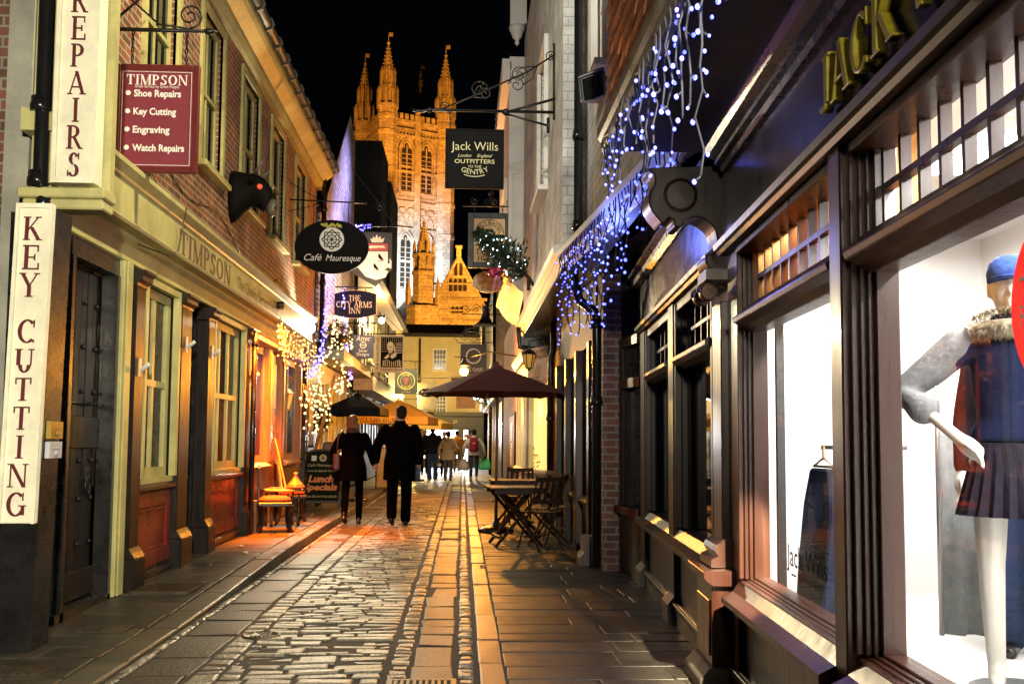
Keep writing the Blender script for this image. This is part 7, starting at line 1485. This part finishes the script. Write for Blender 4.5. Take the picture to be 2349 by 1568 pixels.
far('man in jeans and dark jacket half hidden behind the couple', 955, 1103, 1.78, 'm', -70, dict(coat=FAB('dark_jacket', (.02, .018, .018)), trousers=JEANS, hair=HDK, hem=.86, bulk=1.1, trw=(.1, .08, .075)))
far('bearded man in an olive brown jacket facing the camera', 973, 1086, 1.76, 'm', 172, dict(coat=FAB('olive_jacket', (.12, .075, .03)), trousers=FAB('dark_trousers', (.02, .017, .015)), hair=HAUB, hem=.84, bulk=1.1, face=True))
_, TE, we = far('older woman in a cream hooded coat and blue trousers', 1027, 1103, 1.62, 'f', -6, dict(coat=FAB('cream_coat', (.52, .47, .36)), trousers=FAB('slate_jeans', (.11, .15, .22)), hair=HGREY, hood=True, hem=.74, flare=.035, bulk=1.22, feet=((-.05, .02), (.08, 0)), arms=(((-.32, -.02, 1.14), (-.34, .04, .88)), ((.33, .04, 1.16), (.30, .20, 1.05)))))
far('man in a tan jacket and grey trousers walking off', 1047, 1082, 1.74, 'm', -3, dict(coat=FAB('tan_jacket', (.32, .17, .05)), trousers=FAB('grey_trousers', (.16, .14, .12)), hair=HDK, hem=.86, bulk=1.15, feet=((.06, 0), (-.08, .03))))
far('person with auburn hair mostly hidden by the cream coat', 1018, 1090, 1.66, 'f', 180, dict(coat=FAB('rust_coat', (.16, .08, .05)), trousers=DKT, hair=HAUB, hem=.8, face=True))
_, TB, wb = far('young woman in a pale hoodie and dark leggings carrying shopping', 1086, 1101, 1.70, 'f', -4, dict(coat=FAB('pale_hoodie', (.50, .56, .62)), trousers=FAB('navy_leggings', (.03, .045, .07)), hair=HDK, bun=False, hood=True, hem=.86, bulk=1.12, feet=((-.10, .0), (.08, .02)), trw=(.088, .065, .05), arms=(((-.34, -.03, 1.15), (-.36, .06, .90)), ((.34, .0, 1.16), (.37, .10, .94))), shoem=mat('pale_trainer', (.5, .52, .52), .6)))
c = TB(0, -.20, 1.24); t = thing('backpack', 'maroon backpack worn by the young woman in the pale hoodie', 'backpack', tuple(c)); MRN = FAB('maroon_nylon', (.20, .025, .055))
MB().ring([[(c.x+.15*k*math.copysign(abs(math.cos(a))**.5, math.cos(a)), c.y+.09*k*math.copysign(abs(math.sin(a))**.6, math.sin(a)), c.z+z) for a in [2*math.pi*i/20 for i in range(20)]] for k, z in ((.8, -.23), (1, -.2), (1, .08), (.85, .18), (.5, .23), (.1, .24))]).build('pack', MRN, t)
MB().ring([[(c.x+.12*k*math.cos(a), c.y-.08+.05*k*math.sin(a), c.z+z) for a in [2*math.pi*i/16 for i in range(16)]] for k, z in ((.8, -.2), (1, -.17), (1, -.05), (.8, -.02))]).build('front_pocket', MRN, t)
for sx in (-1, 1): MB().tube([c+Vector((sx*.09, .07, .2)), c+Vector((sx*.16, .16, .24)), c+Vector((sx*.17, .28, .1))], .022).build('strap', MRN, t)
MB().box(c.x-.025, c.x+.025, c.y-.1, c.y-.085, c.z+.02, c.z+.06).build('label_patch', WHITEP, t)
def bag(name, label, top, w, d, h, m, bulge=0, loops=True):
    t = thing(name, label, 'bag', tuple(top)); top = Vector(top); k = 24
    se = lambda a, q: math.copysign(abs(q)**(.45 if not bulge else .8), q)
    MB().ring([[(top.x+w/2*f*se(a, math.cos(a))+(.012*math.sin(5*a) if bulge else 0), top.y+d/2*f*se(a, math.sin(a)), top.z-.13-h*z) for a in [2*math.pi*i/k for i in range(k)]] for f, z in (((.72, 0), (.86, .25), (1, .6), (1.0, .85), (.85, 1)) if not bulge else ((.35, -.1), (.55, .1), (.95, .45), (1.05, .75), (.7, 1)))], caps=True).build('bag_body', m, t)
    for s in (-1, 1): MB().tube([top+Vector((-w*.2, s*d*.2, -.14)), top+Vector((-w*.12, s*.01, -.03)), top+Vector((0, s*.008, .0)), top+Vector((w*.12, s*.01, -.03)), top+Vector((w*.2, s*d*.2, -.14))], .008, 5).build('handle', m, t)
wl = TB(-.36, .075, .84); wr_ = TB(.37, .12, .87)
bag('carrier_bag', 'bright green shopping bag in the young woman\'s hand', wr_, .42, .12, .36, mat('green_bag', (.015, .42, .16), .5, var=.08)); bag('carrier_bag', 'crumpled white carrier bag in the young woman\'s hand', wl, .38, .2, .36, mat('white_plastic', (.70, .72, .72), .4, var=.08, bump=.3, bscale=14), 1)
wl = TE(-.34, .06, .82); bag('handbag', 'small black handbag carried by the older woman in cream', wl, .24, .1, .2, BLACKP)
# ---------------- shop mannequins and clothes in the display
MANQ = mat('mannequin_white', (.62, .60, .53), .3, var=0); NAVW = FAB('navy_wool', (.012, .018, .05))
mx, my = 2.10, 3.7
t, TM, wm_ = person('white shop mannequin in a fur-hooded navy jacket and pleated skirt, hand on hip', mx, my, R(152), 1.60, 'f', dict(coat=NAVW, trousers=JEANS, bare=True, body=MANQ, hem=1.0, flare=.0, bulk=.86, sl=2, sleeve=(.07, .065, .055), feet=((.05, 0), (-.05, 0)), arms=(((-.34, -.02, 1.17), (-.36, .02, .93)), ((.43, -.02, 1.22), (.21, .13, 1.02)))), .42, .012)
t['category'] = 'mannequin'; t.name = 'mannequin'
def tl_add(mb, nm, m): o = mb.build(nm, m, None); o.parent = t; o.scale = (1.6/1.75,)*3; return o
for sd_ in (0, 1):
    A_ = ((-.185, 0, 1.42), (.185, 0, 1.42))[sd_]; B_ = ((-.34, -.02, 1.17), (.43, -.02, 1.22))[sd_]; A_, B_ = Vector(A_), Vector(B_)
    tl_add(melt(limb(MB(), [A_.lerp(B_, .05)+Vector((0, 0, .01)), A_.lerp(B_, .5), B_, B_.lerp(Vector(((-.36, .02, .93), (.21, .13, 1.02))[sd_]), .38)], [.078, .074, .072, .07]), .012, 2), 'sleeve', FAB('silver_sleeve', (.22, .23, .24), .35))
sk = MB(); n = 48; sk.ring([[((.155+.07*f+.012*f*(1 if i % 2 else -1))*math.cos(2*math.pi*i/n), (.12+.07*f+.012*f*(1 if i % 2 else -1))*math.sin(2*math.pi*i/n), 1.0-.30*f) for i in range(n)] for f in (0, .35, .7, 1)], sm=False); tl_add(sk, 'pleated_skirt', FAB('charcoal_pleats', (.022, .02, .03)))
fu = MB().lathe((0, -.01, 1.47), [(.08, -.04), (.15, -.03), (.165, .0), (.15, .035), (.09, .045)], 20)
for i in range(5000):
    a = random.uniform(0, 6.28); b_ = random.uniform(0, 6.28); p = Vector(((.125+.05*math.cos(b_))*math.cos(a), -.01+(.12+.05*math.cos(b_))*math.sin(a), 1.47+.05*math.sin(b_)+.03*math.sin(a))); d = Vector((math.cos(b_)*math.cos(a), math.cos(b_)*math.sin(a), math.sin(b_)))*.024+Vector((random.gauss(0, .007), random.gauss(0, .007), -.008)); e = d.cross(Vector((0, .3, 1))).normalized()*.003; fu.add([p-e, p+e, p+d], [(0, 1, 2)])
tl_add(fu, 'fur_collar', mat('fur', (.42, .36, .24), .8, var=.4, scale=14, island=.5))
cp = MB().lathe((0, .02, 1.69), [(.088, -.02), (.092, .02), (.08, .065), (.05, .09), (.004, .098)], 18); cp.ring([[(.075*math.cos(a), .06+.11*math.sin(a), z) for a in [math.pi*i/12 for i in range(13)]] for z in (1.675, 1.687)], closed=True); tl_add(cp, 'cap', FAB('blue_cap', (.03, .06, .20)))
tl_add(MB().lathe((0, 0, -.02), [(.0, 0), (.2, 0), (.2, .02), (0, .02)], 24), 'base_plate', mat('brushed_steel', (.5, .5, .5), .3, metal=.8, var=.1))
t2, _, _ = person('second mannequin behind in a black jacket and loose blue jeans', mx+.36, my+.55, R(150), 1.55, 'm', dict(coat=FAB('black_gilet', (.015, .012, .015)), trousers=DKJ, body=MANQ, hem=.88, bulk=1.1, feet=((.06, 0), (-.06, 0)), trw=(.11, .09, .085), hair=None), .42, .014)
t2['category'] = 'mannequin'; t2.name = 'mannequin'
pl = thing('display_plinth', 'low white plinth carrying the two mannequins', 'plinth', (2.3, 4.4, 0)); MB().box(1.72, 2.75, 3.4, 5.0, .401, .418).build('block', WINT, pl)
tr = thing('trouser_rail', 'pairs of dark jeans clipped to hangers on a rail in the far lit window', 'clothes rail', (1.86, 4.9, 1.35))
rx_, ry_ = at(1925, 1050, 4.55).x, 4.55; zt_ = at(1893, 1050, 4.55).z
MB().tube([(rx_-.05, ry_+.1, zt_+.05), (rx_+.3, ry_-.05, zt_+.05)], .012).build('rail', mat('brushed_steel'), tr)
for i, mm in enumerate((DKJ, FAB('grey_denim', (.10, .11, .11)), FAB('black_denim', (.02, .022, .026)))):
    x = rx_-.06+i*.085; y = ry_+.04-i*.03
    MB().ring([[(x+dx*k+ox, y+dy, z) for dx, dy in ((-.03, -.2*w_), (.03, -.2*w_), (.035, .2*w_), (-.035, .2*w_))] for w_, k, ox, z in ((.62, .7, 0, zt_-.05), (.85, 1.2, 0, zt_-.22), (.9, 1.1, -.03, zt_-.5), (.8, 1, -.07, zt_-.92))], sm=False).build('jeans', mm, tr, bev=.01); MB().tube([(x, y, zt_+.06), (x, y, zt_), (x, y-.13, zt_-.04), (x, y+.13, zt_-.04), (x, y, zt_)], .007, 5).build('hanger', mat('hanger_wood', (.35, .2, .09), .5), tr)

dp = thing('display_drape', 'pale grey cloth drape hanging behind the mannequins in the nearest window', 'drape', (2.4, 4.6, .4))
MB().ring([[(2.30+i*.034, 4.72+.035*math.sin(i*1.7)+.02*math.sin(i*.6), z) for i in range(18)]+[(2.30+i*.034, 4.735+.035*math.sin(i*1.7)+.02*math.sin(i*.6), z) for i in range(17, -1, -1)] for z in (.41, 1.0, 1.75)]).build('cloth', FAB('grey_drape', (.42, .46, .46)), dp)
MB().tube([(2.28, 4.73, 1.76), (2.92, 4.73, 1.76)], .012).tube([(2.3, 4.73, 1.76), (2.3, 4.73, .4)], .012).tube([(2.9, 4.73, 1.76), (2.9, 4.73, .4)], .012).build('stand', mat('brushed_steel'), dp)
